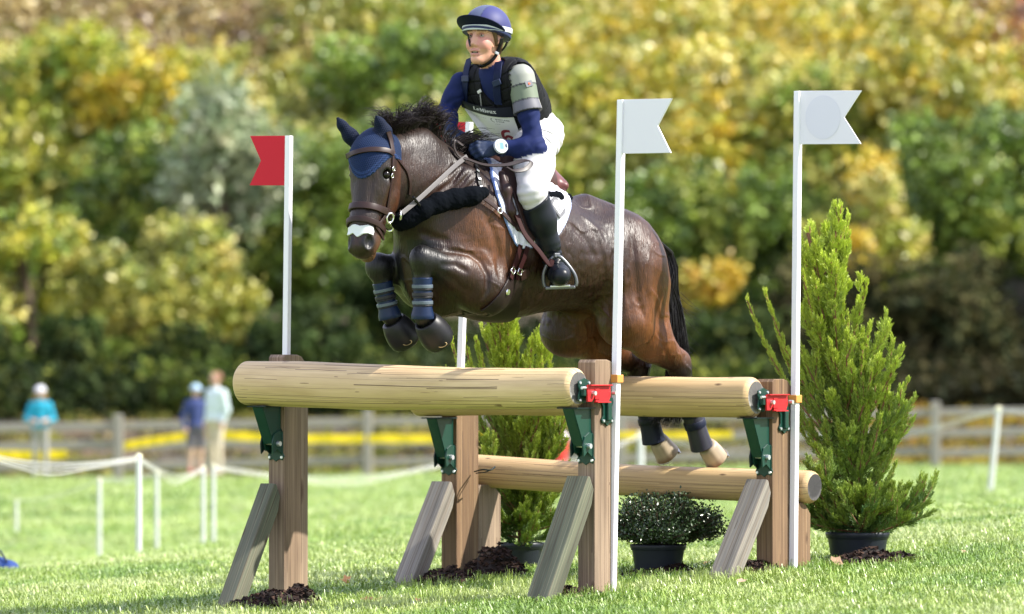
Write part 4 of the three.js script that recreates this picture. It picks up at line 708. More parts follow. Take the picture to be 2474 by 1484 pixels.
{
  const z1 = -1.55, b1 = W(2072, 1350, z1); b1.y = groundY(b1.x, z1) + 0.02;
  const s1 = K * DIST / (DIST - z1), ends = (list, px0, s, b, z) => list.map(([t, px, py]) => [t, (px - px0) / s, yAt(py + 26, z) - b.y]);
  juniper('tall light green potted juniper at the right of the jump', b1, yAt(562, z1) - b1.y, 0.25, (1952 - 2072) / s1, { seed: 71, potR: 78 / s1, potH: 0.15, branches: 120,
    leaders: ends([[0.75, 1974, 548], [0.7, 2011, 580], [0.6, 2036, 645], [0.52, 2074, 700], [0.45, 2098, 765], [0.36, 2139, 748], [0.3, 2143, 900], [0.25, 2124, 985], [0.15, 2160, 1050], [0.1, 2168, 1100], [0.33, 1804, 700], [0.38, 1847, 682], [0.34, 1884, 800], [0.25, 1896, 900], [0.6, 1938, 640], [0.7, 1944, 590], [0.62, 1990, 625], [0.5, 2052, 735], [0.42, 1915, 760], [0.55, 2010, 690], [0.4, 2080, 820], [0.3, 1935, 860], [0.12, 2172, 1170], [0.08, 2186, 1220], [0.28, 2118, 1010], [0.2, 2136, 1080], [0.35, 2100, 905], [0.2, 1962, 1000], [0.2, 1950, 1100], [0.22, 2082, 1050], [0.3, 2092, 960], [0.14, 1950, 1180], [0.1, 1955, 1240], [0.25, 2020, 980], [0.24, 2040, 1040], [0.18, 2110, 1130], [0.16, 2150, 1150], [0.26, 2060, 930]], 2072, s1, b1, z1) });
  const z2 = -2.75, b2 = W(1255, 1345, z2); b2.y = groundY(b2.x, z2) + 0.01; const s2 = K * DIST / (DIST - z2);
  juniper('green potted juniper behind the logs, under the horse belly', b2, yAt(780, z2) - b2.y, 0.25, (1212 - 1255) / s2, { seed: 83, potR: 62 / s2, potH: 0.15, branches: 100,
    leaders: ends([[0.4, 1092, 805], [0.45, 1118, 778], [0.5, 1150, 795], [0.6, 1186, 768], [0.65, 1218, 782], [0.6, 1250, 772], [0.5, 1285, 795], [0.45, 1311, 770], [0.4, 1335, 805], [0.35, 1348, 900], [0.35, 1078, 870], [0.25, 1360, 1010], [0.15, 1372, 1100], [0.25, 1165, 1000], [0.5, 1165, 840], [0.5, 1270, 830], [0.4, 1230, 850], [0.45, 1310, 850], [0.3, 1230, 980], [0.3, 1290, 980], [0.25, 1200, 1040], [0.2, 1320, 1060], [0.2, 1250, 1080], [0.15, 1200, 1150], [0.12, 1330, 1160]], 1255, s2, b2, z2) });
  // round dark bush with tiny glossy leaves
  const z3 = -1.35, b3 = W(1590, 1362, z3); b3.y = groundY(b3.x, z3) + 0.03; const s3 = K * DIST / (DIST - z3);
  seed(99); const o = thing('round_bush', 'round dark green bush with tiny leaves in a black pot under the low log', 'bush', null, b3); pot(o, 62 / s3, 0.125); o.scale.setScalar(1.1);
  const lf = new THREE.BufferGeometry(); lf.setAttribute('position', new THREE.Float32BufferAttribute([0, 0, 0, -0.32, 0.5, 0.1, 0, 1, 0, 0.32, 0.5, 0.1], 3)); lf.setIndex([0, 3, 2, 0, 2, 1]); lf.computeVertexNormals();
  const list = [], tw = [];
  for (let i = 0; i < 340; i++) {
    const a = rr(0, 6.28), el = rr(-0.15, 1.3), r = rr(0.75, 1.05), e = V(Math.cos(a) * Math.cos(el) * 0.30 * r + 0.03, 0.185 + Math.sin(el) * 0.18 * r, Math.sin(a) * Math.cos(el) * 0.26 * r), c = new THREE.QuadraticBezierCurve3(V(0, 0.1, 0), V(e.x * 0.4, 0.16, e.z * 0.4), e); tw.push(new THREE.TubeGeometry(c, 5, 0.002, 4));
    for (let k = 0; k < 62; k++) { const t = rr(0.45, 1.04), p = c.getPoint(Math.min(1, t)).add(V(rr(-1, 1), rr(-1, 1), rr(-1, 1)).multiplyScalar(0.024)), b = rr(0.7, 1.3); list.push({ p, q: UPQ(V(rr(-1, 1), rr(-0.2, 1.2), rr(-1, 1))), s: rr(0.011, 0.02), c: [0.035 * b, 0.065 * b, 0.022 * b] }); }
  }
  part('leaves', bake([lf], list), new THREE.MeshPhysicalMaterial({ vertexColors: true, roughness: 0.3, transmission: 0.12, side: THREE.DoubleSide }), o); part('twigs', merge(tw), M([0.07, 0.05, 0.03], 0.9), o);
}
// ---------------------------------------------------------------- the horse: own axes x forward, y up, z to its right
const HEAD_FWD = V(-0.743, 0, 0.669), HZ = -0.65, TURN = Math.atan2(-0.669, -0.743);
const HLAT = 0.669, HFW = 0.743, HLZ = 0.743;
// point on or in the horse from its place in the picture and its distance w to the left of the middle plane
function hp(px, py, w = 0) {
  let u = 0, s = K * DIST / (DIST - HZ);
  for (let i = 0; i < 6; i++) { const z = HZ + 0.669 * u + 0.743 * w; s = K * DIST / (DIST - z); u = (HLAT * w - (px - MIDX) / s) / HFW; }
  return V(u, EYE + (HORIZON - py) / s, -w);
}
const L = (u, y, w) => V(u, y, -w);
// local ray through the picture place: [origin, direction]; used to lay straps on the body
const hm = new THREE.Matrix4().makeRotationY(TURN).setPosition(0, 0, HZ), hmi = hm.clone().invert();
function hray(px, py) { const a = W(px, py, 1.5), e = camera.position.clone(); const o = a.applyMatrix4(hmi), c = e.applyMatrix4(hmi); return [o, o.clone().sub(c).normalize()]; }
function hit(f, px, py, off = 0) { const [o, d] = hray(px, py), p = o.clone(); for (let i = 0; i < 160; i++) { const v = f(p.x, p.y, p.z) - off; if (v < 0.0007) return p; p.addScaledVector(d, Math.max(v * 0.6, 0.0006)); if (p.distanceTo(o) > 5) break; } return null; }
const grad = (f, p, e = 0.004) => V(f(p.x + e, p.y, p.z) - f(p.x - e, p.y, p.z), f(p.x, p.y + e, p.z) - f(p.x, p.y - e, p.z), f(p.x, p.y, p.z + e) - f(p.x, p.y, p.z - e)).normalize();
const horsePose = (o) => { o.position.set(0, 0, HZ); o.rotation.y = TURN; return o; };

const horse = horsePose(thing('horse', 'dark bay horse with black points jumping over the log rails, ears in navy hood', 'horse'));
const HB = new Body();
const X = V(1, 0, 0), Y = V(0, 1, 0), Z3 = V(0, 0, 1);
const tilt = (a) => [V(Math.cos(a), Math.sin(a), 0), V(-Math.sin(a), Math.cos(a), 0), V(0, 0, 1)];
// trunk
HB.egg(L(0.12, 1.71, 0), [0.56, 0.385, 0.29], 0.05, tilt(0.05));
HB.egg(L(-0.27, 1.645, 0), [0.48, 0.262, 0.275], 0.08, tilt(0.03));
HB.egg(L(-0.60, 1.64, 0), [0.33, 0.262, 0.25], 0.1);
HB.limb(L(0.32, 2.03, 0), L(0.0, 2.0, 0), 0.08, 0.08, 0.1);
HB.limb(L(0.0, 1.97, 0), L(-0.42, 1.82, 0), 0.06, 0.07, 0.1);
HB.egg(L(0.5, 1.62, 0), [0.21, 0.29, 0.2], 0.1);
for (const s of [1, -1]) {
  HB.egg(L(0.36, 1.76, 0.165 * s), [0.15, 0.34, 0.105], 0.07, tilt(-0.35));          // shoulder blade
  HB.egg(L(0.5, 1.6, 0.13 * s), [0.16, 0.13, 0.11], 0.06);                            // breast
  HB.egg(L(0.36, 1.52, 0.17 * s), [0.17, 0.16, 0.11], 0.05, tilt(0.4));                // upper arm
  HB.egg(L(-0.65, 1.60, 0.135 * s), [0.235, 0.28, 0.15], 0.07, tilt(-0.2));            // haunch
  HB.egg(L(-0.77, 1.56, 0.10 * s), [0.135, 0.24, 0.12], 0.06);                         // buttock
}
HB.limb(L(-0.5, 1.9, 0), L(-0.86, 1.72, 0), 0.06, 0.06, 0.12);
// neck
const FLAT = [Z3, 0.66];
HB.limb(L(0.40, 1.80, 0), L(0.70, 2.0, 0.03), 0.30, 0.215, 0.08, FLAT);
HB.limb(L(0.70, 1.99, 0.03), L(0.96, 2.08, 0.09), 0.205, 0.13, 0.05, FLAT);
HB.limb(L(0.34, 2.03, 0), L(0.66, 2.19, 0.02), 0.07, 0.065, 0.12);
HB.limb(L(0.66, 2.19, 0.02), L(0.90, 2.16, 0.075), 0.065, 0.06, 0.08);
// head in its own axes: A down the face, B out of the face, C to the horse's left
const HP0 = hp(912, 338, 0.11), hg_ = V(0.921, 0, -0.395).normalize(), hA = V(0, -0.966, 0).addScaledVector(hg_, 0.26).normalize(), hB_ = hg_.clone().multiplyScalar(0.966).add(V(0, 0.26, 0)).normalize(), hC = V(-hg_.z, 0, hg_.x).multiplyScalar(-1);
const hd = (a, b, c) => HP0.clone().addScaledVector(hA, a).addScaledVector(hB_, b).addScaledVector(hC, c);
const HBASIS = [hA, hB_, hC];
HB.egg(hd(0.1, 0.01, 0), [0.15, 0.105, 0.106], 0.05, HBASIS);
HB.limb(hd(0.12, 0.03, 0), hd(0.42, 0.032, 0), 0.1, 0.068, 0.05, [hC, 0.95]);
HB.limb(hd(0.42, 0.032, 0), hd(0.53, 0.02, 0), 0.07, 0.074, 0.04);
for (const s of [1, -1]) {
  HB.egg(hd(0.22, -0.065, 0.055 * s), [0.15, 0.138, 0.046], 0.035, HBASIS);
  HB.limb(hd(0.28, -0.075, 0.032 * s), hd(0.5, -0.015, 0.02 * s), 0.055, 0.043, 0.04);
  HB.egg(hd(0.165, 0.045, 0.083 * s), [0.04, 0.028, 0.022], 0.02, HBASIS);
  HB.limb(hd(0.24, 0.02, 0.088 * s), hd(0.38, -0.002, 0.062 * s), 0.012, 0.008, 0.03);   // cheek bone
  HB.egg(hd(0.545, 0.055, 0.045 * s), [0.045, 0.032, 0.024], 0.02, HBASIS);
}
HB.egg(hd(0.565, 0.025, 0), [0.05, 0.055, 0.052], 0.03, HBASIS);
HB.egg(hd(0.575, -0.035, 0), [0.04, 0.04, 0.042], 0.018, HBASIS);
for (const s of [1, -1]) { HB.egg(hd(0.545, 0.078, 0.064 * s), [0.036, 0.028, 0.022], 0.012, HBASIS, true); HB.egg(hd(0.192, 0.05, 0.098 * s), [0.024, 0.022, 0.02], 0.01, HBASIS, true); }
HB.egg(hd(0.572, -0.012, 0.04), [0.028, 0.004, 0.03], 0.006, HBASIS, true);
// fore legs, folded
const foreN = { elbow: L(0.37, 1.475, 0.2), knee: hp(1020, 622, 0.17), fet: hp(1021, 765, 0.16), hoof: hp(1050, 806, 0.15) };
const foreF = { elbow: L(0.42, 1.50, -0.18), knee: hp(914, 640, -0.15), fet: hp(942, 764, -0.13), hoof: hp(970, 806, -0.12) };
for (const f of [foreN, foreF]) {
  const mid = f.elbow.clone().lerp(f.knee, 0.42).add(V(0, 0.01, 0));
  HB.chain([[f.elbow, 0.118], [mid, 0.098], [f.knee.clone().lerp(f.elbow, 0.12), 0.06], [f.knee, 0.056]], 0.05);
  HB.egg(f.elbow.clone().lerp(f.knee, 0.12).add(V(0, -0.045, 0)), [0.1, 0.075, 0.075], 0.05);
  HB.egg(f.knee.clone().add(V(0.012, -0.01, 0)), [0.052, 0.066, 0.054], 0.03);
  const dn = f.fet.clone().sub(f.knee);
  HB.chain([[f.knee.clone().addScaledVector(dn, 0.12), 0.05], [f.knee.clone().addScaledVector(dn, 0.4), 0.036], [f.knee.clone().addScaledVector(dn, 0.8), 0.037], [f.fet, 0.044]], 0.03);
  HB.chain([[f.fet, 0.042], [f.fet.clone().lerp(f.hoof, 0.6), 0.038], [f.hoof, 0.05]], 0.02);
}
// hind legs, trailing
const hindN = { stifle: L(-0.61, 1.315, 0.18), hock: hp(1637, 880, 0.13), fet: hp(1690, 1062, 0.12), hoof: hp(1722, 1096, 0.12) };
const hindF = { stifle: hp(1368, 800, -0.19), hock: hp(1540, 885, -0.13), fet: hp(1576, 1050, -0.12), hoof: hp(1604, 1084, -0.12) };
for (const [f, s] of [[hindN, 1], [hindF, -1]]) {
  const d = f.hock.clone().sub(f.stifle), back = V(-0.6, 0.4, 0).normalize();
  HB.limb(L(s > 0 ? -0.68 : -0.6, 1.56, 0.13 * s), f.stifle, 0.175, 0.115, 0.1);
  HB.chain([[f.stifle, 0.112], [f.stifle.clone().addScaledVector(d, 0.45), 0.092], [f.stifle.clone().addScaledVector(d, 0.8), 0.06], [f.hock, 0.052]], 0.09);
  HB.limb(L(-0.79, 1.46, 0.11 * s), f.stifle.clone().addScaledVector(d, 0.55).addScaledVector(back, 0.03), 0.13, 0.07, 0.1);
  HB.limb(f.stifle.clone().addScaledVector(d, 0.6).addScaledVector(back, 0.06), f.hock.clone().addScaledVector(back, 0.045), 0.025, 0.03, 0.04);  // hamstring tendon to the point of hock
  HB.egg(f.hock.clone().add(V(-0.015, 0.0, 0)), [0.058, 0.07, 0.05], 0.03);
  const dn = f.fet.clone().sub(f.hock);
  HB.chain([[f.hock.clone().addScaledVector(dn, 0.1), 0.05], [f.hock.clone().addScaledVector(dn, 0.35), 0.04], [f.hock.clone().addScaledVector(dn, 0.85), 0.04], [f.fet, 0.046]], 0.03);
  HB.chain([[f.fet, 0.043], [f.fet.clone().lerp(f.hoof, 0.6), 0.04], [f.hoof, 0.045]], 0.02);
}
const horseBare = (x, y, z) => HB.dist(x, y, z);
const hitNear = (f, px, py, off = 0) => { const [o, d] = hray(px, py), p = o.clone(); let best = p.clone(), bd = 9; for (let i = 0; i < 260; i++) { const v = f(p.x, p.y, p.z) - off; if (v < bd) { bd = v; best = p.clone(); } if (v < 0.0007) return p; p.addScaledVector(d, Math.max(v * 0.55, 0.0008)); if (p.distanceTo(o) > 4.5) break; } return best; };
// creases (depth > 0) and ridges (depth < 0) laid along lines on the skin
const CREASES = [
  [[[1044, 601], [1090, 606], [1135, 614], [1160, 632], [1177, 664], [1176, 700], [1160, 730]], 0.022, 0.013],
  [[[1060, 640], [1100, 640], [1135, 660]], 0.009, 0.014], [[[1066, 662], [1096, 676], [1128, 706]], 0.009, 0.014],
  [[[1168, 505], [1192, 560], [1206, 620], [1204, 680]], 0.012, 0.022],
  [[[1400, 515], [1440, 555], [1462, 610], [1466, 680]], -0.014, 0.022], [[[1380, 540], [1420, 585], [1442, 640]], 0.010, 0.022],
  [[[1522, 545], [1532, 630], [1540, 720], [1562, 800]], 0.012, 0.02], [[[1500, 560], [1506, 660], [1514, 780]], -0.010, 0.022], [[[1560, 600], [1568, 690], [1578, 780]], -0.008, 0.022],
  [[[1052, 470], [1092, 440], [1122, 400]], 0.011, 0.010], [[[1064, 482], [1108, 450], [1140, 412]], 0.011, 0.010], [[[1040, 452], [1080, 424], [1106, 388]], 0.009, 0.010], [[[1078, 492], [1124, 462], [1152, 430]], 0.009, 0.010],
  [[[1160, 600], [1190, 640], [1196, 700]], -0.010, 0.022], [[[1010, 560], [1050, 575], [1090, 585]], 0.010, 0.02],
  [[[1590, 800], [1608, 850], [1624, 890]], 0.008, 0.014], [[[940, 425], [928, 470], [918, 520]], -0.006, 0.010], [[[900, 420], [893, 470], [890, 520]], 0.005, 0.013],
].map(([pics, d, w]) => { const p = pics.map(([x, y]) => hitNear(horseBare, x, y, 0.0)), c = p.reduce((a, q) => a.add(q), V(0, 0, 0)).multiplyScalar(1 / p.length); return { p, d, w, c, r: Math.max(...p.map((q) => q.distanceTo(c))) + w * 3 }; });
function crease(x, y, z) {
  let s = 0;
  for (const k of CREASES) {
    const a = x - k.c.x, b = y - k.c.y, c = z - k.c.z; if (a * a + b * b + c * c > k.r * k.r) continue;
    let m = 1e9, tt = 0; const n = k.p.length - 1;
    for (let i = 0; i < n; i++) { const p = k.p[i], q = k.p[i + 1], ex = q.x - p.x, ey = q.y - p.y, ez = q.z - p.z, h = clamp(((x - p.x) * ex + (y - p.y) * ey + (z - p.z) * ez) / (ex * ex + ey * ey + ez * ez), 0, 1), d = Math.hypot(x - p.x - ex * h, y - p.y - ey * h, z - p.z - ez * h); if (d < m) { m = d; tt = (i + h) / n; } }
    s += k.d * Math.exp(-((m / k.w) ** 2)) * Math.min(1, 5 * tt, 5 * (1 - tt));
  }
  return s;
}
// muscles and wet, ruffled hair as fine relief
const horseF = (x, y, z) => {
  const d = HB.dist(x, y, z); if (Math.abs(d) > 0.05) return d;
  const w = Math.abs(z);
  let r = 0.009 * (fbm(x * 6 + 3, y * 6, w * 6, 2) - 0.5) + 0.0025 * (fbm(x * 17, y * 17 + 9, w * 17, 2) - 0.5);
  const vein = 1 - Math.abs(fbm(x * 7 + 20, y * 7, w * 7, 2) - 0.5) * 22; if (vein > 0 && x < 0.75) r += 0.0035 * vein * sstep(0.42, 0.55, fbm(x * 3, y * 3 + 5, w * 3, 2));
  if (x < 0.2 && x > -0.5 && y > 1.3) r += 0.0035 * (Math.abs(fbm(x * 22, y * 16 + 4, w * 22, 2) - 0.5) * 4 - 0.6) * sstep(1.9, 1.6, y);   // sweat ruffles on flank and ribs
  // groove between haunch and flank, shoulder edge
  const g1 = x + 0.40 - 0.25 * (y - 1.6); r -= 0.005 * Math.exp(-((g1 / 0.03) ** 2)) * sstep(1.35, 1.5, y) * sstep(1.85, 1.7, y);
  const g2 = x - 0.16 - 0.3 * (y - 1.7); r -= 0.006 * Math.exp(-((g2 / 0.03) ** 2)) * sstep(1.45, 1.6, y) * sstep(2.0, 1.85, y);
  const g3 = x + 0.74 - 0.12 * (y - 1.4); r -= 0.006 * Math.exp(-((g3 / 0.03) ** 2)) * sstep(1.2, 1.35, y) * sstep(1.7, 1.5, y);
  return d - r + crease(x, y, z);
};
const legs = [foreN, foreF, hindN, hindF];
const COAT = (x, y, z) => {
  const n = fbm(x * 4, y * 4 + 7, z * 4), f = fbm(x * 30, y * 30, z * 30, 2);
  let c = [lerp(0.042, 0.105, n), lerp(0.016, 0.038, n), lerp(0.008, 0.015, n)];
  const mix = (k, t) => { c = c.map((v, i) => lerp(v, k[i], t)); };
  // redder on flank, quarters and shoulder; dark on topline; shadow under neck and across chest painted into the coat
  mix([0.26, 0.088, 0.026], 0.8 * sstep(-0.45, -0.8, x) * sstep(1.95, 1.6, y)); mix([0.40, 0.135, 0.035], 0.7 * sstep(-0.4, -0.6, x) * sstep(1.65, 1.3, y));
  mix([0.34, 0.12, 0.038], 0.7 * sstep(0.12, 0.28, x) * sstep(0.62, 0.45, x) * sstep(1.5, 1.65, y) * sstep(1.95, 1.8, y));
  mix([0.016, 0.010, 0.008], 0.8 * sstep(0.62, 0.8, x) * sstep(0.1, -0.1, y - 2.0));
  mix([0.02, 0.012, 0.009], 0.6 * sstep(1.93, 2.05, y - 0.35 * Math.max(0, x - 0.4)));
  // black legs
  for (const q of [foreN, foreF]) if (x > 0.5 && y < q.knee.y + 0.09 && Math.abs(z - q.knee.z) < 0.13) { const t = sstep(0.60, 0.68, x); mix([0.012, 0.012, 0.014], t); }
  mix([0.010, 0.009, 0.009], sstep(1.20, 1.06, y) * sstep(-0.7, -0.85, x) * 0.95);
  mix([0.010, 0.009, 0.009], sstep(1.0, 0.92, y) * (x < 0 ? 1 : 0));
  // head
  const q = V(x, y, z).sub(HP0), a = q.dot(hA), b = q.dot(hB_), cc = q.dot(hC);
  if (a > -0.05 && a < 0.7 && Math.abs(cc) < 0.16 && b > -0.22 && x > 0.9) {
    c = [lerp(0.035, 0.10, n), lerp(0.014, 0.036, n), lerp(0.008, 0.016, n)];
    mix([0.20, 0.07, 0.024], 0.6 * sstep(0.02, -0.1, b));
    mix([0.34, 0.16, 0.07], 0.75 * sstep(0.43, 0.52, a) * sstep(0.06, 0.0, b));
    mix([0.025, 0.014, 0.010], 0.6 * sstep(0.02, 0.07, b) * sstep(0.5, 0.4, a)); mix([0.03, 0.016, 0.012], 0.7 * sstep(0.54, 0.6, a) * sstep(0.0, 0.03, b));
    const nd = Math.hypot(a - 0.545, b - 0.078, Math.abs(cc) - 0.06); mix([0.008, 0.007, 0.007], sstep(0.05, 0.03, nd));
    const ed = Math.hypot(a - 0.192, b - 0.05, Math.abs(cc) - 0.09); mix([0.012, 0.008, 0.006], sstep(0.05, 0.025, ed));
  }
  // hind hooves pale, white pastern
  const k = 0.40 * (0.7 + 0.6 * f); return c.map((v) => v * k);
};
const coatMat = new THREE.MeshPhysicalMaterial({ vertexColors: true, roughness: 0.44, specularIntensity: 0.75 });
{
  const hairT = canvasTex(512, 512, (c, w, h) => { c.fillStyle = '#808080'; c.fillRect(0, 0, w, h); seed(9); for (let i = 0; i < 9000; i++) { const x = rr(0, w), y = rr(0, h), v = Math.floor(rr(70, 190)); c.strokeStyle = `rgba(${v},${v},${v},0.5)`; c.lineWidth = rr(0.6, 1.6); c.beginPath(); c.moveTo(x, y); c.lineTo(x + rr(-3, 3), y + rr(8, 26)); c.stroke(); } }, false);
  hairT.repeat.set(1.3, 1.3); coatMat.bumpMap = hairT; coatMat.bumpScale = 0.009; const hc = hairT.clone(); hc.colorSpace = THREE.SRGBColorSpace; coatMat.map = hc; coatMat.color.setRGB(3.4, 3.4, 3.4);
}
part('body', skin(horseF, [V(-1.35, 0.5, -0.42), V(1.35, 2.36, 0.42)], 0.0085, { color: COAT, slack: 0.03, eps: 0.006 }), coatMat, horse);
// eyes
for (const s of [1, -1]) { const g = new THREE.SphereGeometry(0.022, 16, 12); const m = part('eye', g, M([0.006, 0.004, 0.003], 0.2), horse); m.position.copy(hd(0.192, 0.04, 0.087 * s)); }
// hooves of the hind legs with shoes and studs
for (const f of [hindN, hindF]) {
  const d = f.hoof.clone().sub(f.fet).normalize(), t = d.clone().add(V(0.15, 0, 0)).normalize();
  const o = f.hoof.clone().addScaledVector(d, -0.02), q = new THREE.Quaternion().setFromUnitVectors(V(0, -1, 0), t);
  const g = new THREE.LatheGeometry([[0.001, 0.05], [0.044, 0.045], [0.05, 0.02], [0.056, -0.03], [0.063, -0.062], [0.058, -0.068], [0.001, -0.066]].map(([a, b]) => new THREE.Vector2(a, b)), 22); g.scale(1.12, 1, 1);
  const cols = []; for (let i = 0; i < g.attributes.position.count; i++) { const y = g.attributes.position.getY(i), n = fbm(Math.floor(i / 7) * 0.9, y * 8, 2), q = fbm(Math.floor(i / 7) * 0.35, 4, y * 30), k = 0.45 + 0.8 * n, br = sstep(0.5, 0.65, q); cols.push(lerp(0.40, 0.16, br) * k, lerp(0.32, 0.085, br) * k, lerp(0.22, 0.04, br) * k); } g.setAttribute('color', new THREE.Float32BufferAttribute(cols, 3));
  const m = part('hoof', g, new THREE.MeshStandardMaterial({ vertexColors: true, roughness: 0.5 }), horse); m.position.copy(o); m.quaternion.copy(q);
  const sh = new THREE.TorusGeometry(0.056, 0.007, 6, 24, 4.9); sh.rotateX(Math.PI / 2); sh.rotateY(0.7); sh.scale(1.1, 0.8, 1); sh.translate(0, -0.07, 0);
  const st = [sh]; for (const a of [2.4, 3.7]) { const c = new THREE.CylinderGeometry(0.007, 0.009, 0.022, 8); c.translate(Math.cos(a) * 0.056, -0.082, Math.sin(a) * 0.056); st.push(c); }
  const shoe = part('horseshoe', merge(st), M([0.55, 0.55, 0.56], 0.3, { metalness: 0.9 }), m); shoe.name = 'horseshoe';
}
// strands of hair as thin tapering tubes
function strand(P, pts, r, seg = 7) {
  const c = new THREE.CatmullRomCurve3(pts), g = new THREE.TubeGeometry(c, seg, r, 4), a = g.attributes.position;
  for (let i = 0; i <= seg; i++) { const q = c.getPoint(i / seg), k = Math.pow(1 - (i / seg) * 0.92, 0.8); for (let j = 0; j <= 4; j++) { const n = i * 5 + j; a.setXYZ(n, lerp(q.x, a.getX(n), k), lerp(q.y, a.getY(n), k), lerp(q.z, a.getZ(n), k)); } }
  P.push(g);
}
const hairMat = M([0.007, 0.006, 0.007], 0.45), maneMat = M([0.016, 0.010, 0.009], 0.42);
{
  seed(515); const P = [];
  for (let i = 0; i < 950; i++) {
    const a = rr(0, 6.28), r0 = Math.sqrt(rnd()) * 0.032, r1 = Math.sqrt(rnd()), len = rr(0.72, 1.0), off = V(Math.cos(a) * r0, Math.sin(a) * r0, Math.sin(a * 2) * r0);
    const p0 = hp(1574, 590, 0.02).add(off), p1 = hp(1606, 640, 0.02).add(off.clone().multiplyScalar(1.6)), wx = rr(-1, 1);
    const p2 = hp(1626 + wx * 16, 720, 0.02 + rr(-0.05, 0.05)), p3 = hp(1634 + wx * 26, 810, 0.02 + rr(-0.06, 0.06)), p4 = hp(1640 + wx * 26 + rr(-10, 8), 880 + 60 * len, 0.02 + rr(-0.07, 0.07)), p5 = hp(1616 + wx * 34 + rr(-16, 10), 900 + 135 * len, rr(-0.08, 0.06));
    strand(P, [p0, p1, p2, p3, p4, p5], rr(0.0022, 0.0044), 10);
  }
  for (let i = 0; i < 14; i++) { const p0 = hp(rr(1630, 1655), rr(700, 880), rr(-0.03, 0.05)); strand(P, [p0, p0.clone().add(V(-0.05, -0.04, -0.01)), p0.clone().add(V(-0.16 - rr(0, 0.08), -0.06 - rr(0, 0.12), 0))], 0.0012, 6); }
  part('tail', merge(P), hairMat, horse);
}
{
  seed(616); const P = [], crest = new THREE.CatmullRomCurve3([hp(930, 324, 0.09), hp(985, 320, 0.05), hp(1035, 333, 0.02), hp(1085, 360, 0.0), hp(1120, 390, 0)]);
  for (let i = 0; i < 95; i++) { // locks thrown up by the jump
    const t = rnd(), up = lerp(0.10, 0.175, Math.sin(Math.PI * clamp(t * 1.2 + 0.05, 0, 1))) * rr(0.55, 1.05), bk = rr(-0.10, 0.05) + (t > 0.72 ? -0.09 : 0) + (t < 0.1 ? 0.05 : 0), sd = rr(-0.10, 0.05), cu = rr(-0.05, 0.03);
    const b0 = crest.getPoint(t);
    for (let k = 0; k < 15; k++) {
      const b = b0.clone().add(V(rr(-0.02, 0.02), rr(-0.025, 0), rr(-0.022, 0.022))), u = up * rr(0.75, 1.08), j = () => rr(-0.012, 0.012), e = rr(0.6, 1.3);
      strand(P, [b, b.clone().add(V(bk * 0.2 + j() * 0.4, u * 0.45, sd * 0.25)), b.clone().add(V(bk * 0.6 + j(), u * 0.85, sd * 0.6 + j())), b.clone().add(V(bk + cu * 0.5 + j() * 1.6, u * 1.02, sd * 0.95 + j())), b.clone().add(V(bk * 1.15 + cu * e + j() * 3, u * rr(0.85, 1.12), sd * 1.25 + j() * 2))], rr(0.0018, 0.0036), 7);
    }
  }
  for (let i = 0; i < 90; i++) { const b = hp(rr(905, 935), rr(318, 330), rr(0.07, 0.12)), dx = rr(-0.03, 0.07), dy = rr(0.04, 0.10); strand(P, [b, b.clone().add(V(dx * 0.4 - 0.01, dy * 0.7, rr(-0.02, 0.02))), b.clone().add(V(dx, dy, rr(-0.04, 0.04)))], 0.0022, 6); }
  part('mane', merge(P), maneMat, horse);
}
// ---------------------------------------------------------------- tack
// a strap along points, its broad side towards the normals
function strap(pts, nrm, width, thick, closed = false, seg) {
  const c = new THREE.CatmullRomCurve3(pts, closed), n = seg ?? pts.length * 5, P = [], I = [], U = [];
  const nAt = (t) => { const k = closed ? pts.length : pts.length - 1, x = t * k, i = Math.min(Math.floor(x), k - 1), f = x - i; return nrm[i].clone().lerp(nrm[(i + 1) % pts.length], f).normalize(); };
  for (let i = 0; i <= n; i++) { const t = i / n, p = c.getPoint(t), tg = c.getTangent(t), nn = nAt(t), w = tg.clone().cross(nn).normalize().multiplyScalar(width / 2), m = nn.clone().multiplyScalar(thick / 2); for (const [a, b] of [[-1, 0.6], [-0.85, 1], [0.85, 1], [1, 0.6], [1, -0.6], [-1, -0.6]]) { P.push(p.x + w.x * a + m.x * b, p.y + w.y * a + m.y * b, p.z + w.z * a + m.z * b); U.push(t * 10, a); } }
  for (let i = 0; i < n; i++) for (let j = 0; j < 6; j++) { const a = i * 6 + j, b = i * 6 + (j + 1) % 6; I.push(a, b, a + 6, b, b + 6, a + 6); }
  if (!closed) for (const i of [0, n]) for (let j = 1; j < 5; j++) i ? I.push(i * 6, i * 6 + j + 1, i * 6 + j) : I.push(0, j, j + 1);
  const g = new THREE.BufferGeometry(); g.setAttribute('position', new THREE.Float32BufferAttribute(P, 3)); g.setAttribute('uv', new THREE.Float32BufferAttribute(U, 2)); g.setIndex(I); g.computeVertexNormals(); return g;
}
const onBody = (f, pics, off) => { const p = pics.map(([x, y]) => hitNear(f, x, y, off)); return [p, p.map((q) => grad(f, q))]; };
const strapOn = (f, pics, width, thick, off = 0.004) => { const [p, n] = onBody(f, pics, off); return strap(p, n, width, thick); };
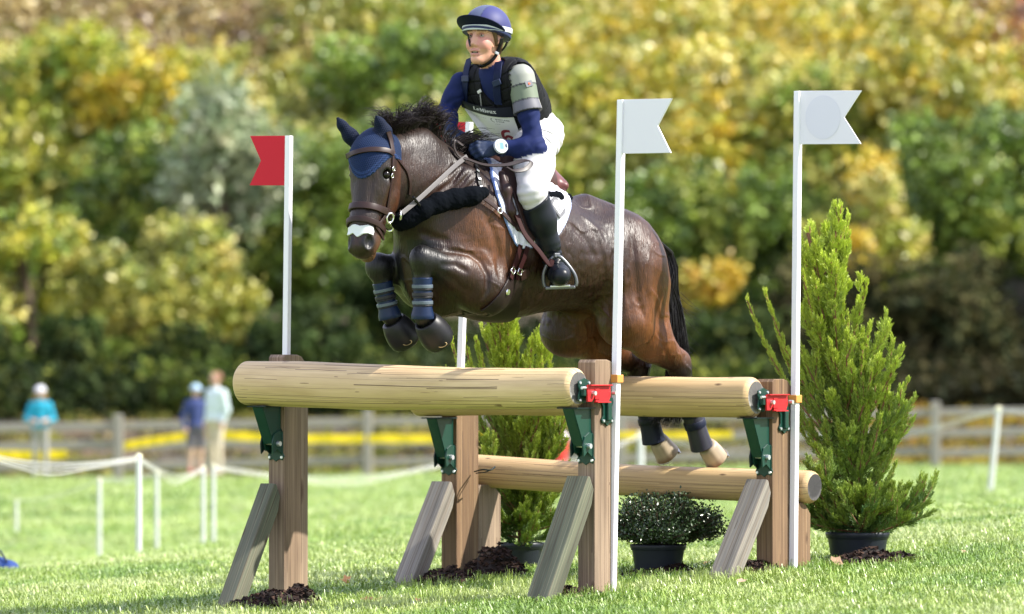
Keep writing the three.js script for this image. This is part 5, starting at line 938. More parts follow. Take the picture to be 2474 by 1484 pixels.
// closed loop where a plane through c (spanned by e1, e2) meets the body
function ringOn(f, c, e1, e2, off, n = 36, rmax = 0.3) { const p = []; for (let i = 0; i < n; i++) { const a = i / n * 6.28318, d = e1.clone().multiplyScalar(Math.cos(a)).addScaledVector(e2, Math.sin(a)), q = c.clone(); for (let k = 0; k < 120; k++) { const v = -(f(q.x, q.y, q.z) - off); if (v < 0.0008 || q.distanceTo(c) > rmax) break; q.addScaledVector(d, Math.max(v * 0.7, 0.0008)); } p.push(q); } return [p, p.map((q) => grad(f, q))]; }
const poly2 = (pts) => (x, y) => { let d = 1e9, s = 1; for (let i = 0, j = pts.length - 1; i < pts.length; j = i++) { const [ax, ay] = pts[i], [bx, by] = pts[j], ex = bx - ax, ey = by - ay, wx = x - ax, wy = y - ay, h = clamp((wx * ex + wy * ey) / (ex * ex + ey * ey), 0, 1); d = Math.min(d, Math.hypot(wx - ex * h, wy - ey * h)); const c1 = y >= ay, c2 = y < by, c3 = ex * wy > ey * wx; if ((c1 && c2 && c3) || (!c1 && !c2 && !c3)) s = -s; } return s * d; };
const smoothPoly = (pts, n = 6) => { const c = new THREE.CatmullRomCurve3(pts.map(([x, y]) => V(x, y, 0)), true, 'centripetal'); return c.getPoints(pts.length * n).slice(0, -1).map((p) => [p.x, p.y]); };
const picPoly = (pics, off = 0) => pics.map(([x, y]) => { const p = hitNear(horseBare, x, y, off); return [p.x, p.y]; });
const leather = M([0.026, 0.012, 0.010], 0.42), maroon = M([0.028, 0.007, 0.007], 0.6, { specularIntensity: 0.25 }), blackLeather = M([0.006, 0.006, 0.007], 0.42), steel = M([0.72, 0.71, 0.68], 0.22, { metalness: 1 }), fleece = M([0.003, 0.004, 0.006], 1, { specularIntensity: 0.1 }), navyBoot = M([0.005, 0.015, 0.05], 0.4), tackPart = (n, g, m, p) => part(n, g, m, p);
const tackThing = (n, label, cat, group) => horsePose(thing(n, label, cat, group));
{ // leg boots and bell boots
  const along = (name, a, b, prof, mat, o, ex = 1, seg = 30) => { const d = b.clone().sub(a), L2 = d.length(), g = new THREE.LatheGeometry(prof.map(([r, t]) => new THREE.Vector2(r, t * L2)), seg); g.scale(ex, 1, 1); const m = part(name, g, mat, o); m.position.copy(a); m.quaternion.setFromUnitVectors(V(0, 1, 0), d.normalize()); return m; };
  const grey = M([0.09, 0.115, 0.14], 0.4), dk = M([0.022, 0.022, 0.026], 0.55), rub = M([0.010, 0.010, 0.012], 0.42), gold = M([0.45, 0.33, 0.16], 0.5);
  const fore = (f, label, bl, k) => {
    const o = tackThing('leg_boot', label, 'leg boot', 'blue tendon boots of the horse'), dn = f.fet.clone().sub(f.knee), a = f.knee.clone().addScaledVector(dn, 0.34), b = f.knee.clone().addScaledVector(dn, 1.04);
    along('shell', a, b, [[0.036, 0.0], [0.047, 0.0], [0.0495, 0.02], [0.045, 0.25], [0.0445, 0.5], [0.048, 0.75], [0.056, 0.9], [0.056, 1.0], [0.048, 1.0]], navyBoot, o, 1.04);
    for (const t of [0.17, 0.36, 0.56]) { along('strap', a.clone().lerp(b, t), a.clone().lerp(b, t + 0.085), [[0.04, 0], [0.0505, 0], [0.0515, 0.1], [0.0515, 0.9], [0.0505, 1], [0.04, 1]], t === 0.36 ? dk : grey, o, 1.04); along('strap_edge', a.clone().lerp(b, t + 0.092), a.clone().lerp(b, t + 0.13), [[0.04, 0], [0.0495, 0], [0.0495, 1], [0.04, 1]], dk, o, 1.04); }
    const q = tackThing('bell_boot', bl, 'bell boot', 'black bell boots of the horse'), d = f.hoof.clone().sub(f.fet).normalize(), s = f.fet.clone().addScaledVector(d, 0.03), e = f.hoof.clone().addScaledVector(d, 0.065);
    along('bell', s, e, [[0.042, 0.1], [0.05, 0.0], [0.062, 0.02], [0.074, 0.25], [0.081, 0.5], [0.083, 0.7], [0.079, 0.88], [0.069, 0.99], [0.052, 1.05], [0.02, 1.08], [0.001, 1.08]], rub, q, 1.02, 36);
    const tc = V(0.669, 0, -0.743), lp = f.hoof.clone().addScaledVector(d, 0.03).addScaledVector(tc.clone().addScaledVector(d, -tc.dot(d)).normalize(), 0.08), lg = new THREE.TorusGeometry(0.022, 0.0022, 6, 30); lg.scale(1, 0.5, 1); const lm = part('badge_ring', lg, gold, q); lm.position.copy(lp); lm.quaternion.setFromUnitVectors(V(0, 0, 1), tc); lm.rotateZ(0.3);
  };
  fore(foreN, 'blue boot with grey straps on the near foreleg, nearer the viewer', 'black bell boot on the near fore hoof', 1);
  fore(foreF, 'blue boot with grey straps on the far foreleg, below the muzzle', 'black bell boot on the far fore hoof', 2);
  const hb = M([0.03, 0.03, 0.045], 0.45, { clearcoat: 0.2 }), hdk = M([0.008, 0.012, 0.032], 0.5);
  const hind = (f, label, m) => { const o = tackThing('leg_boot', label, 'leg boot', 'boots of the hind legs'), dn = f.fet.clone().sub(f.hock), a = f.hock.clone().addScaledVector(dn, 0.5), b = f.hock.clone().addScaledVector(dn, 1.12); along('shell', a, b, [[0.04, 0], [0.052, 0], [0.053, 0.05], [0.05, 0.35], [0.052, 0.7], [0.058, 0.98], [0.054, 1], [0.045, 1]], m, o, 1.08); for (const t of [0.15, 0.4]) along('strap', a.clone().lerp(b, t), a.clone().lerp(b, t + 0.14), [[0.045, 0], [0.056, 0], [0.056, 1], [0.045, 1]], hdk, o, 1.08); };
  hind(hindN, 'dark grey boot on the near hind leg, under the rear log', hb);
  hind(hindF, 'navy boot on the far hind leg, seen between the logs', hdk);
}
const bonnetF = (() => {
  const E = new Body(); // ears of the hood
  E.chain([[hp(928, 350, 0.17), 0.04], [hp(926, 318, 0.175), 0.039], [hp(917, 296, 0.175), 0.023], [hp(910, 282, 0.175), 0.007]], 0.02, [hA.clone().cross(V(1, 0, 0)).normalize(), 1]);
  E.chain([[hp(866, 350, 0.0), 0.036], [hp(846, 328, -0.02), 0.035], [hp(826, 302, -0.04), 0.022], [hp(816, 286, -0.05), 0.007]], 0.02);
  const q = V(0, 0, 0);
  return { f: (x, y, z) => { const h = HB.dist(x, y, z), e = E.dist(x, y, z); if (Math.min(h, e) > 0.2) return Math.min(h, e); q.set(x, y, z).sub(HP0); const a = q.dot(hA), b = q.dot(hB_), c = q.dot(hC); const front = a - (0.238 - 10.5 * c * c - 0.004 * Math.abs(Math.sin(c * 160))), back = Math.max(a - 0.10 - 0.2 * b, -0.075 - b); const reg = Math.max(b > 0.0 ? front : back, -0.16 - a, Math.abs(c) - 0.135); const shell = Math.max(h - 0.008, -h - 0.004, reg); return smin(shell, e - 0.001, 0.025); }, E };
})();
{
  const o = tackThing('ear_hood', 'navy crocheted ear hood with two pointed ears on the horse', 'ear hood');
  const knit = canvasTex(256, 256, (c, w) => { c.fillStyle = '#555'; c.fillRect(0, 0, w, w); for (let y = 0; y < w; y += 16) for (let x = 0; x < w; x += 16) { const ox = (y / 16) % 2 * 8; const g = c.createRadialGradient(x + ox + 6, y + 8, 1, x + ox + 6, y + 8, 8); g.addColorStop(0, '#eee'); g.addColorStop(1, '#222'); c.fillStyle = g; c.beginPath(); c.ellipse(x + ox + 6, y + 8, 7, 6, 0, 0, 6.3); c.fill(); } }, false); knit.repeat.set(6, 6);
  const hoodC = (x, y, z) => { const q = V(x, y, z).sub(HP0), a = q.dot(hA), b = q.dot(hB_), c = q.dot(hC), ear = bonnetF.E.dist(x, y, z) < 0.012; const edge = 0.238 - 10.5 * c * c - a; const lite = !ear && a > 0.075 && (Math.abs(edge - 0.028) < 0.006 || edge < 0.012); return ear ? [0.003, 0.007, 0.022] : lite ? [0.016, 0.034, 0.10] : a > 0.085 ? [0.006, 0.016, 0.055] : [0.007, 0.017, 0.05]; };
  part('hood_cloth', skin(bonnetF.f, [V(0.7, 1.98, -0.42), V(1.3, 2.42, 0.25)], 0.005, { color: hoodC, eps: 0.003 }), new THREE.MeshPhysicalMaterial({ vertexColors: true, roughness: 0.75, bumpMap: knit, bumpScale: 0.003, specularIntensity: 0.3 }), o);
}
{ // bridle
  const o = tackThing('bridle', 'dark brown leather bridle with silver bit rings on the horse head', 'bridle'), F = horseBare, up = (a, b, c) => hd(a, b, c);
  const Fh = (x, y, z) => Math.min(F(x, y, z), bonnetF.f(x, y, z));
  tackPart('browband', strapOn(Fh, [[838, 378], [858, 368], [885, 362], [915, 361], [940, 365], [950, 371]], 0.026, 0.012, 0.004), leather, o);
  tackPart('crownpiece', strapOn(Fh, [[938, 318], [944, 340], [950, 371]], 0.026, 0.01, 0.004), leather, o);
  let [p, n] = ringOn(F, up(0.365, -0.02, 0), hB_.clone().addScaledVector(hA, 0.02), hC, 0.006); tackPart('noseband', strap(p, n, 0.034, 0.016, true), leather, o);
  [p, n] = ringOn(F, up(0.452, -0.01, 0), hB_.clone().addScaledVector(hA, -0.12).normalize(), hC, 0.006); tackPart('flash_strap', strap(p, n, 0.028, 0.016, true), leather, o);
  tackPart('cheekpiece', strapOn(F, [[950, 371], [949, 400], [946, 440], [940, 478], [936, 512], [939, 528]], 0.017, 0.007), leather, o);
  tackPart('throatlatch', strapOn(F, [[950, 373], [968, 393], [984, 415], [991, 440], [990, 470]], 0.014, 0.008), leather, o);
  tackPart('cross_strap', strapOn(F, [[936, 512], [925, 530], [910, 548]], 0.018, 0.01), leather, o);
  tackPart('chin_strap', strapOn(F, [[908, 546], [918, 562], [926, 578]], 0.016, 0.01), leather, o);
  const rg = (px, py, r, tk, sx = 1) => { const c = hitNear(F, px, py, 0.014), nn = grad(F, c), g = new THREE.TorusGeometry(r, tk, 8, 28); g.scale(sx, 1, 1); const m = tackPart('bit_ring', g, steel, o); m.position.copy(c); m.quaternion.setFromUnitVectors(V(0, 0, 1), nn.add(V(0.4, 0, -0.6)).normalize()); };
  rg(942, 527, 0.024, 0.006, 0.85); rg(939, 548, 0.027, 0.006, 0.9);
  for (const [x, y] of [[951, 408], [948, 425]]) { const c = hitNear(F, x, y, 0.008), g = new THREE.TorusGeometry(0.011, 0.003, 6, 16); const m = tackPart('buckle', g, steel, o); m.position.copy(c); m.quaternion.setFromUnitVectors(V(0, 0, 1), grad(F, c)); }
  // white strip across the nose
  const s = tackThing('nose_strip', 'white adhesive strip across the nose of the horse', 'nose strip'), q = V(0, 0, 0);
  part('strip', skin((x, y, z) => { const h = F(x, y, z); if (h > 0.08) return h; q.set(x, y, z).sub(HP0); const a = q.dot(hA), b = q.dot(hB_), c = q.dot(hC); return Math.max(h - 0.006, -h - 0.003, Math.abs(a - 0.487 - 0.004 * Math.sin(c * 90)) - (0.021 + 0.016 * sstep(0.03, 0.0, Math.abs(c)) * (a > 0.487 ? 1 : 0)), -b + 0.012, Math.abs(c) - 0.068); }, [V(0.9, 1.55, -0.4), V(1.4, 1.95, 0.1)], 0.004, { eps: 0.003 }), M([0.62, 0.64, 0.66], 0.6), s);
}
const handL = hp(1146, 360, 0.10), handR = hp(1110, 342, -0.04);
{ // reins
  const o = tackThing('reins', 'brown leather reins running from the bit to the rider hands, slack looping behind', 'reins');
  const bit = hp(966, 519, 0.30), a = hp(966, 519, 0.24), side = V(-0.2, 0.35, -1).normalize();
  const R1 = [hp(971, 515, 0.24), hp(1005, 487, 0.235), hp(1060, 437, 0.21), hp(1100, 400, 0.17), hp(1128, 378, 0.13)];
  tackPart('near_rein', strap(R1, R1.map(() => side), 0.024, 0.006), M([0.12, 0.11, 0.108], 0.4), o);
  const st = cyl(hp(998, 476, 0.26), hp(1014, 496, 0.23), 0.007); tackPart('rein_stop', st, blackLeather, o);
  const ring = new THREE.TorusGeometry(0.021, 0.0055, 8, 24), rm = tackPart('rein_ring', ring, steel, o); rm.position.copy(hp(968, 520, 0.24)); rm.rotation.y = 0.9;
  const R2 = [hp(1118, 352, 0.14), hp(1102, 342, 0.12), hp(1098, 356, 0.12), hp(1108, 376, 0.13), hp(1130, 385, 0.15), hp(1170, 398, 0.2), hp(1225, 398, 0.26), hp(1268, 388, 0.30), hp(1284, 392, 0.33), hp(1270, 408, 0.34), hp(1240, 412, 0.33), hp(1224, 404, 0.3)];
  tackPart('slack_loop', strap(R2, R2.map(() => V(-0.3, 0.6, -0.75).normalize()), 0.022, 0.008, false, 90), M([0.035, 0.027, 0.026], 0.42), o);
  const R3 = [hp(900, 545, -0.02), hp(940, 480, -0.14), hp(1040, 400, -0.15), handR]; tackPart('far_rein', strap(R3, R3.map(() => V(0, 0.3, 1).normalize()), 0.02, 0.005), leather, o);
}
const padPoly = smoothPoly([...picPoly([[1186, 412], [1196, 458], [1214, 515], [1236, 572], [1252, 598]], 0.01), ...picPoly([[1285, 600], [1330, 590], [1358, 556], [1376, 512], [1378, 490]], 0.01), [-0.36, 2.05], [-0.05, 2.12], [0.2, 2.14]], 5);
{
  const o = tackThing('saddle_pad', 'white quilted saddle pad with pale blue edge under the saddle', 'saddle pad'), P = poly2(padPoly);
  const f = (x, y, z) => { const h = horseBare(x, y, z); if (Math.abs(h) > 0.12) return Math.abs(h) - 0.02; const r = P(x, y); return Math.max(h - 0.018 - 0.002 * Math.cos(x * 160) * (r < -0.02 ? 1 : 0), 0.003 - h, r); };
  part('pad_cloth', skin(f, [V(-0.55, 1.4, -0.42), V(0.35, 2.2, 0.42)], 0.0065, { eps: 0.003, color: (x, y) => (P(x, y) > -0.005 ? [0.16, 0.24, 0.50] : [0.66, 0.67, 0.74]) }), new THREE.MeshStandardMaterial({ vertexColors: true, roughness: 0.85 }), o);
  const c = hitNear(horseBare, 1346, 502, 0.02), nn = grad(horseBare, c), g = plate([[-0.045, 0.04], [0.045, 0.04], [0.052, -0.02], [0.036, -0.045], [-0.04, -0.045], [-0.05, -0.02]], 0.004), m = part('badge', g, M([0.12, 0.12, 0.13], 0.5), o); m.position.copy(c.clone().addScaledVector(nn, 0.004)); m.quaternion.setFromUnitVectors(V(0, 0, 1), nn);
  const g2 = plate([[-0.03, 0.026], [0.032, 0.026], [0.036, -0.012], [0.024, -0.03], [-0.028, -0.03]], 0.003), m2 = part('badge_face', g2, M([0.7, 0.7, 0.72], 0.6), o); m2.position.copy(c.clone().addScaledVector(nn, 0.007)); m2.quaternion.copy(m.quaternion);
  const g3 = new THREE.BoxGeometry(0.05, 0.008, 0.002), m3 = part('badge_mark', g3, M([0.12, 0.12, 0.13], 0.5), o); m3.position.copy(c.clone().addScaledVector(nn, 0.0105)); m3.quaternion.copy(m.quaternion); m3.rotateZ(-0.6);
}
{ // saddle
  const o = tackThing('saddle', 'dark brown leather saddle under the rider, cantle showing behind the leg', 'saddle');
  const S = new Body(); S.limb(L(0.10, 2.09, 0), L(-0.16, 2.02, 0), 0.09, 0.12, 0.05).limb(L(-0.16, 2.02, 0), hp(1322, 448, 0.0), 0.11, 0.06, 0.06).egg(hp(1326, 450, 0.0), [0.05, 0.045, 0.14], 0.05).limb(L(0.14, 2.07, 0.06), L(0.14, 2.07, -0.06), 0.06, 0.06, 0.04);
  part('seat', skin((x, y, z) => Math.max(S.dist(x, y, z), -horseBare(x, y, z) - 0.0), [V(-0.45, 1.85, -0.25), V(0.3, 2.25, 0.25)], 0.008, { color: (x, y) => (x < -0.2 ? [0.11, 0.035, 0.035] : [0.05, 0.022, 0.018]) }), new THREE.MeshPhysicalMaterial({ vertexColors: true, roughness: 0.4, specularIntensity: 0.6 }), o);
  const FP = poly2(smoothPoly([...picPoly([[1214, 415], [1232, 450], [1249, 498], [1262, 540], [1278, 585], [1285, 588], [1300, 560], [1312, 500], [1318, 460]], 0.03), [-0.1, 2.08], [0.12, 2.12]], 5));
  part('flap', skin((x, y, z) => { const h = horseBare(x, y, z); if (Math.abs(h) > 0.14) return Math.abs(h) - 0.04; const r = FP(x, y); return Math.max(h - 0.036, 0.022 - h, r); }, [V(-0.45, 1.4, -0.42), V(0.35, 2.2, 0.42)], 0.007, { eps: 0.003 }), leather, o);
  const K2 = new Body(); K2.chain([[hp(1212, 420, 0.22), 0.018], [hp(1222, 460, 0.26), 0.026], [hp(1234, 510, 0.29), 0.022], [hp(1250, 555, 0.3), 0.012]], 0.03); part('knee_roll', skin((x, y, z) => K2.dist(x, y, z), [V(-0.3, 1.5, -0.4), V(0.4, 2.2, 0)], 0.008), leather, o);
  const B2 = new Body(); B2.chain([[hp(1318, 470, 0.22), 0.022], [hp(1345, 478, 0.18), 0.028], [hp(1366, 484, 0.1), 0.028], [hp(1368, 484, 0.0), 0.03], [L(-0.3, 1.96, -0.14), 0.03]], 0.03); const m = part('fleece_edge', skin((x, y, z) => B2.dist(x, y, z) + 0.006 * (fbm(x * 60, y * 60, z * 60, 2) - 0.5), [V(-0.5, 1.75, -0.35), V(0.0, 2.1, 0.25)], 0.006), fleece, o);
  for (const dy of [0, 9, 17]) { const t = tube([hp(1305, 452 + dy, 0.16), hp(1328, 455 + dy, 0.14), hp(1340, 462 + dy * 0.9, 0.05)], 0.006); part('cantle_welt', t, M([0.16, 0.08, 0.075], 0.4), o); }
}
{ // girth
  const o = tackThing('girth', 'wide dark brown stud girth with buckled billets behind the foreleg', 'girth'), GP = poly2([...picPoly([[1232, 662], [1218, 690], [1192, 726], [1160, 752], [1120, 768]], 0.01), [0.33, 1.2], [-0.06, 1.2], ...picPoly([[1242, 772], [1256, 720], [1272, 672], [1264, 656]], 0.01)]);
  part('girth_band', skin((x, y, z) => { const h = horseBare(x, y, z); if (Math.abs(h) > 0.1) return Math.abs(h) - 0.02; return Math.max(h - 0.014, 0.002 - h, GP(x, y)); }, [V(-0.25, 1.2, -0.4), V(0.45, 1.7, 0.4)], 0.007, { eps: 0.003 }), M([0.014, 0.008, 0.007], 0.5), o);
  for (const [x0, x1, y0, y1] of [[1258, 1240, 592, 652], [1275, 1254, 596, 655]]) tackPart('billet', strapOn(horseBare, [[x0, y0], [(x0 + x1) / 2 + 1, (y0 + y1) / 2], [x1, y1], [x1 - 5, y1 + 22]], 0.028, 0.008, 0.02), maroon, o);
  for (const [x, y] of [[1240, 654], [1256, 657]]) { const c = hitNear(horseBare, x, y, 0.026), nn = grad(horseBare, c), g = new THREE.TorusGeometry(0.02, 0.004, 6, 4); g.rotateZ(0.785); const m = tackPart('buckle', g, steel, o); m.position.copy(c); m.quaternion.setFromUnitVectors(V(0, 0, 1), nn); }
  { const c = hitNear(horseBare, 1228, 706, 0.018), nn = grad(horseBare, c), g = new THREE.CylinderGeometry(0.014, 0.016, 0.006, 20); g.rotateX(Math.PI / 2); const m = tackPart('stud', g, steel, o); m.position.copy(c); m.quaternion.setFromUnitVectors(V(0, 0, 1), nn); }
  tackPart('end_tab', strapOn(horseBare, [[1258, 668], [1270, 662], [1274, 652]], 0.05, 0.01, 0.016), leather, o);
}
{ // breastplate
  const o = tackThing('breastplate', 'breastplate with thick black fleece across the chest of the horse', 'breastplate');
  const pics = [[1166, 466], [1140, 474], [1100, 480], [1060, 490], [1020, 508], [990, 528], [968, 536]], [p] = onBody(horseBare, pics, 0.022), B = new Body(), rs = [0.032, 0.044, 0.047, 0.046, 0.044, 0.042, 0.04]; B.chain([...p.map((q, i) => [q, rs[i]]), [L(0.62, p[6].y - 0.02, -0.12), 0.04], [L(0.5, p[4].y, -0.22), 0.04]], 0.03);
  part('fleece', skin((x, y, z) => B.dist(x, y, z) + 0.009 * (fbm(x * 55, y * 55, z * 55, 2) - 0.5), [V(0.1, 1.55, -0.45), V(0.9, 2.1, 0.35)], 0.0065), fleece, o);
  tackPart('neck_strap', strapOn(horseBare, [[1150, 396], [1155, 420], [1158, 440], [1165, 462]], 0.022, 0.008), blackLeather, o);
  for (const [x, y] of [[1155, 412], [1159, 432], [1163, 452]]) { const c = hitNear(horseBare, x, y, 0.012), m = tackPart('buckle', new RoundedBoxGeometry(0.018, 0.014, 0.006, 1, 0.002), steel, o); m.position.copy(c); m.quaternion.setFromUnitVectors(V(0, 0, 1), grad(horseBare, c)); }
  const shell = (x, y, z) => horseBare(x, y, z) - 0.02;
  tackPart('side_strap', strapOn(shell, [[1168, 478], [1190, 494], [1215, 515], [1240, 540], [1275, 566]], 0.022, 0.007), leather, o);
  { const c = hitNear(shell, 1208, 509, 0.008), m = tackPart('buckle', new THREE.TorusGeometry(0.014, 0.004, 6, 16), steel, o); m.position.copy(c); m.quaternion.setFromUnitVectors(V(0, 0, 1), grad(shell, c)); }
}
// stirrups hang from the saddle
const footL = { ankle: hp(1337, 630, 0.33), heel: hp(1344, 662, 0.31), toe: hp(1352, 664, 0.43) };
{
  const irons = M([0.14, 0.145, 0.155], 0.35, { metalness: 0.6 });
  const stir = (label, c, lean, leatherPts) => {
    const o = tackThing('stirrup', label, 'stirrup', 'stirrups of the saddle');
    // frame in the plane across the foot
    const e1 = V(-0.743 * 0.9, 0.0, -0.669).normalize(), e2 = V(0.10, 1, 0).normalize(), at = (a, b) => c.clone().addScaledVector(e1, a).addScaledVector(e2, b);
    const arch = [at(-0.072, -0.055), at(-0.078, -0.03), at(-0.072, 0.02), at(-0.045, 0.07), at(-0.016, 0.096), at(0.012, 0.096), at(0.045, 0.062), at(0.078, 0.01), at(0.086, -0.03), at(0.08, -0.05)];
    tackPart('frame', tube(arch, 0.0095, 60, 10), irons, o);
    const tr = new RoundedBoxGeometry(0.15, 0.016, 0.05, 2, 0.005), m = tackPart('tread', tr, irons, o); m.position.copy(at(0.004, -0.058)); m.quaternion.setFromRotationMatrix(new THREE.Matrix4().makeBasis(e1, e2, e1.clone().cross(e2)));
    const gp = new RoundedBoxGeometry(0.10, 0.01, 0.04, 1, 0.003), gm = tackPart('grip', gp, zinc, m); gm.position.set(0, 0.008, 0.01);
    const eye = tackPart('eye', new RoundedBoxGeometry(0.036, 0.022, 0.014, 2, 0.004), irons, o); eye.position.copy(at(-0.002, 0.104));
    tackPart('stirrup_leather', strap(leatherPts, leatherPts.map(() => V(0.1, 0.3, leatherPts[0].z < 0 ? -1 : 1).normalize()), 0.026, 0.009), maroon, o);
  };
  stir('grey stirrup holding the left boot of the rider', hp(1350, 667, 0.40), 0, [hp(1248, 520, 0.32), hp(1268, 566, 0.35), hp(1300, 604, 0.38), hp(1330, 640, 0.40), hp(1334, 628, 0.40)]);
  stir('grey stirrup on the far side, hidden behind the horse', L(0.05, 1.56, -0.42), 0, [L(0.2, 1.95, -0.33), L(0.1, 1.75, -0.37), L(0.06, 1.67, -0.4)]);
}
// ---------------------------------------------------------------- the rider
{
  const rider = horsePose(thing('person', 'rider in navy and black with white breeches and blue helmet, crouched over the jumping horse', 'person'));
  const pel = hp(1292, 322, 0.02), nk = hp(1187, 178, 0.0), T_ = nk.clone().sub(pel).normalize(), S_ = V(-0.1, 0, -1).normalize(), F_ = T_.clone().cross(S_).normalize(); if (F_.x < 0) F_.negate();
  const tb = (s, t, f) => pel.clone().addScaledVector(S_, s).addScaledVector(T_, t).addScaledVector(F_, f), TB = [S_, T_, F_], TL = nk.distanceTo(pel);
  const torso = new Body(), arms = new Body(), breech = new Body(), head = new Body(), bootB = new Body();
  torso.egg(tb(0, TL * 0.66, 0.0), [0.165, 0.19, 0.112], 0.06, TB).egg(tb(0, TL * 0.3, 0.0), [0.14, 0.18, 0.105], 0.08, TB).egg(tb(0, TL * 0.86, -0.02), [0.18, 0.075, 0.08], 0.06, TB);
  torso.limb(tb(0, TL * 0.9, -0.01), tb(0, TL * 0.98, 0.01), 0.058, 0.054, 0.05);
  const shL = hp(1258, 188, 0.175), elL = hp(1294, 356, 0.27), wrL = hp(1203, 358, 0.15), shR = hp(1113, 196, -0.18), elR = hp(1079, 268, -0.25), wrR = hp(1089, 322, -0.1);
  arms.chain([[shL, 0.058], [shL.clone().lerp(elL, 0.5), 0.052], [elL, 0.044]], 0.06).chain([[elL, 0.047], [elL.clone().lerp(wrL, 0.3), 0.05], [wrL, 0.034]], 0.03);
  arms.chain([[shR, 0.050], [shR.clone().lerp(elR, 0.5), 0.049], [elR, 0.043]], 0.06).chain([[elR, 0.046], [elR.clone().lerp(wrR, 0.35), 0.046], [wrR, 0.034]], 0.03);
  const legsR = [];
  for (const s of [1, -1]) {
    const hip = s > 0 ? hp(1294, 348, 0.14) : L(-0.05, hp(1300, 348, 0.14).y, -0.12), knee = s > 0 ? hp(1286, 466, 0.335) : L(0.166, 1.96, -0.33), ank = s > 0 ? footL.ankle : L(0.03, 1.64, -0.33);
    breech.chain([[hip, 0.108], [hip.clone().lerp(knee, 0.45), 0.099], [knee, 0.07]], 0.06).limb(knee, knee.clone().lerp(ank, 0.35), 0.068, 0.056, 0.03);
    const heel = s > 0 ? footL.heel : L(0.0, 1.56, -0.32), toe = s > 0 ? footL.toe : L(0.13, 1.58, -0.42);
    legsR.push({ knee, ank, heel, toe });
    bootB.chain([[knee.clone().lerp(ank, 0.10), 0.078], [knee.clone().lerp(ank, 0.4), 0.076], [knee.clone().lerp(ank, 0.75), 0.056], [ank, 0.046]], 0.03).limb(ank, heel, 0.046, 0.04, 0.03).limb(heel.clone().add(V(0, 0.01, 0)), toe, 0.048, 0.052, 0.03).limb(toe, toe.clone().add(toe.clone().sub(heel).multiplyScalar(0.35)).add(V(0, -0.005, 0)), 0.052, 0.046, 0.02);
  }
  breech.egg(pel.clone().add(V(0.0, 0.0, 0)), [0.14, 0.125, 0.155], 0.07).egg(hp(1308, 335, 0.08), [0.085, 0.1, 0.09], 0.06).egg(hp(1262, 330, -0.1), [0.085, 0.1, 0.09], 0.06);
  // head axes
  const Hc = hp(1173, 91, 0.02), f0 = V(0.964, 0, -0.249).normalize(), Sx = V(f0.z, 0, -f0.x), ti = 0.10, Fx = f0.clone().multiplyScalar(Math.cos(ti)).add(V(0, Math.sin(ti), 0)), Ux = V(0, Math.cos(ti), 0).addScaledVector(f0, -Math.sin(ti)), FB = [Fx, Ux, Sx];
  const hx = (f, u, s) => Hc.clone().addScaledVector(Fx, f).addScaledVector(Ux, u).addScaledVector(Sx, s);
  head.egg(hx(0, 0.035, 0), [0.098, 0.11, 0.076], 0.03, FB).egg(hx(0.03, -0.065, 0), [0.062, 0.072, 0.056], 0.04, FB).egg(hx(0.068, -0.122, 0), [0.026, 0.022, 0.028], 0.03, FB).egg(hx(0.05, -0.03, 0), [0.045, 0.05, 0.058], 0.03, FB);
  head.limb(hx(0.092, 0.005, 0), hx(0.107, -0.043, 0), 0.009, 0.0115, 0.014);
  for (const s of [1, -1]) { head.egg(hx(0.098, -0.05, 0.013 * s), [0.012, 0.009, 0.009], 0.008, FB).egg(hx(0.064, -0.045, 0.04 * s), [0.026, 0.026, 0.022], 0.025, FB).limb(hx(0.089, 0.022, 0.014 * s), hx(0.074, 0.022, 0.055 * s), 0.0075, 0.006, 0.016); head.egg(hx(-0.008, -0.02, 0.078 * s), [0.018, 0.032, 0.01], 0.008, [Fx.clone().addScaledVector(Ux, -0.2).normalize(), Ux, Sx]); }
  head.limb(hx(0.088, -0.078, 0.022), hx(0.094, -0.077, 0), 0.006, 0.0085, 0.008).limb(hx(0.094, -0.077, 0), hx(0.088, -0.078, -0.022), 0.0085, 0.006, 0.008).limb(hx(0.085, -0.096, 0.018), hx(0.091, -0.097, 0), 0.006, 0.009, 0.008).limb(hx(0.091, -0.097, 0), hx(0.085, -0.096, -0.018), 0.009, 0.006, 0.008);
  head.limb(hx(-0.02, -0.06, 0), nk.clone().addScaledVector(T_, -0.03), 0.054, 0.056, 0.03);
  for (const s of [1, -1]) head.egg(hx(0.094, 0.0, 0.033 * s), [0.018, 0.011, 0.019], 0.012, FB, true);
  head.egg(hx(0.1, -0.087, 0), [0.02, 0.0035, 0.022], 0.004, FB, true);
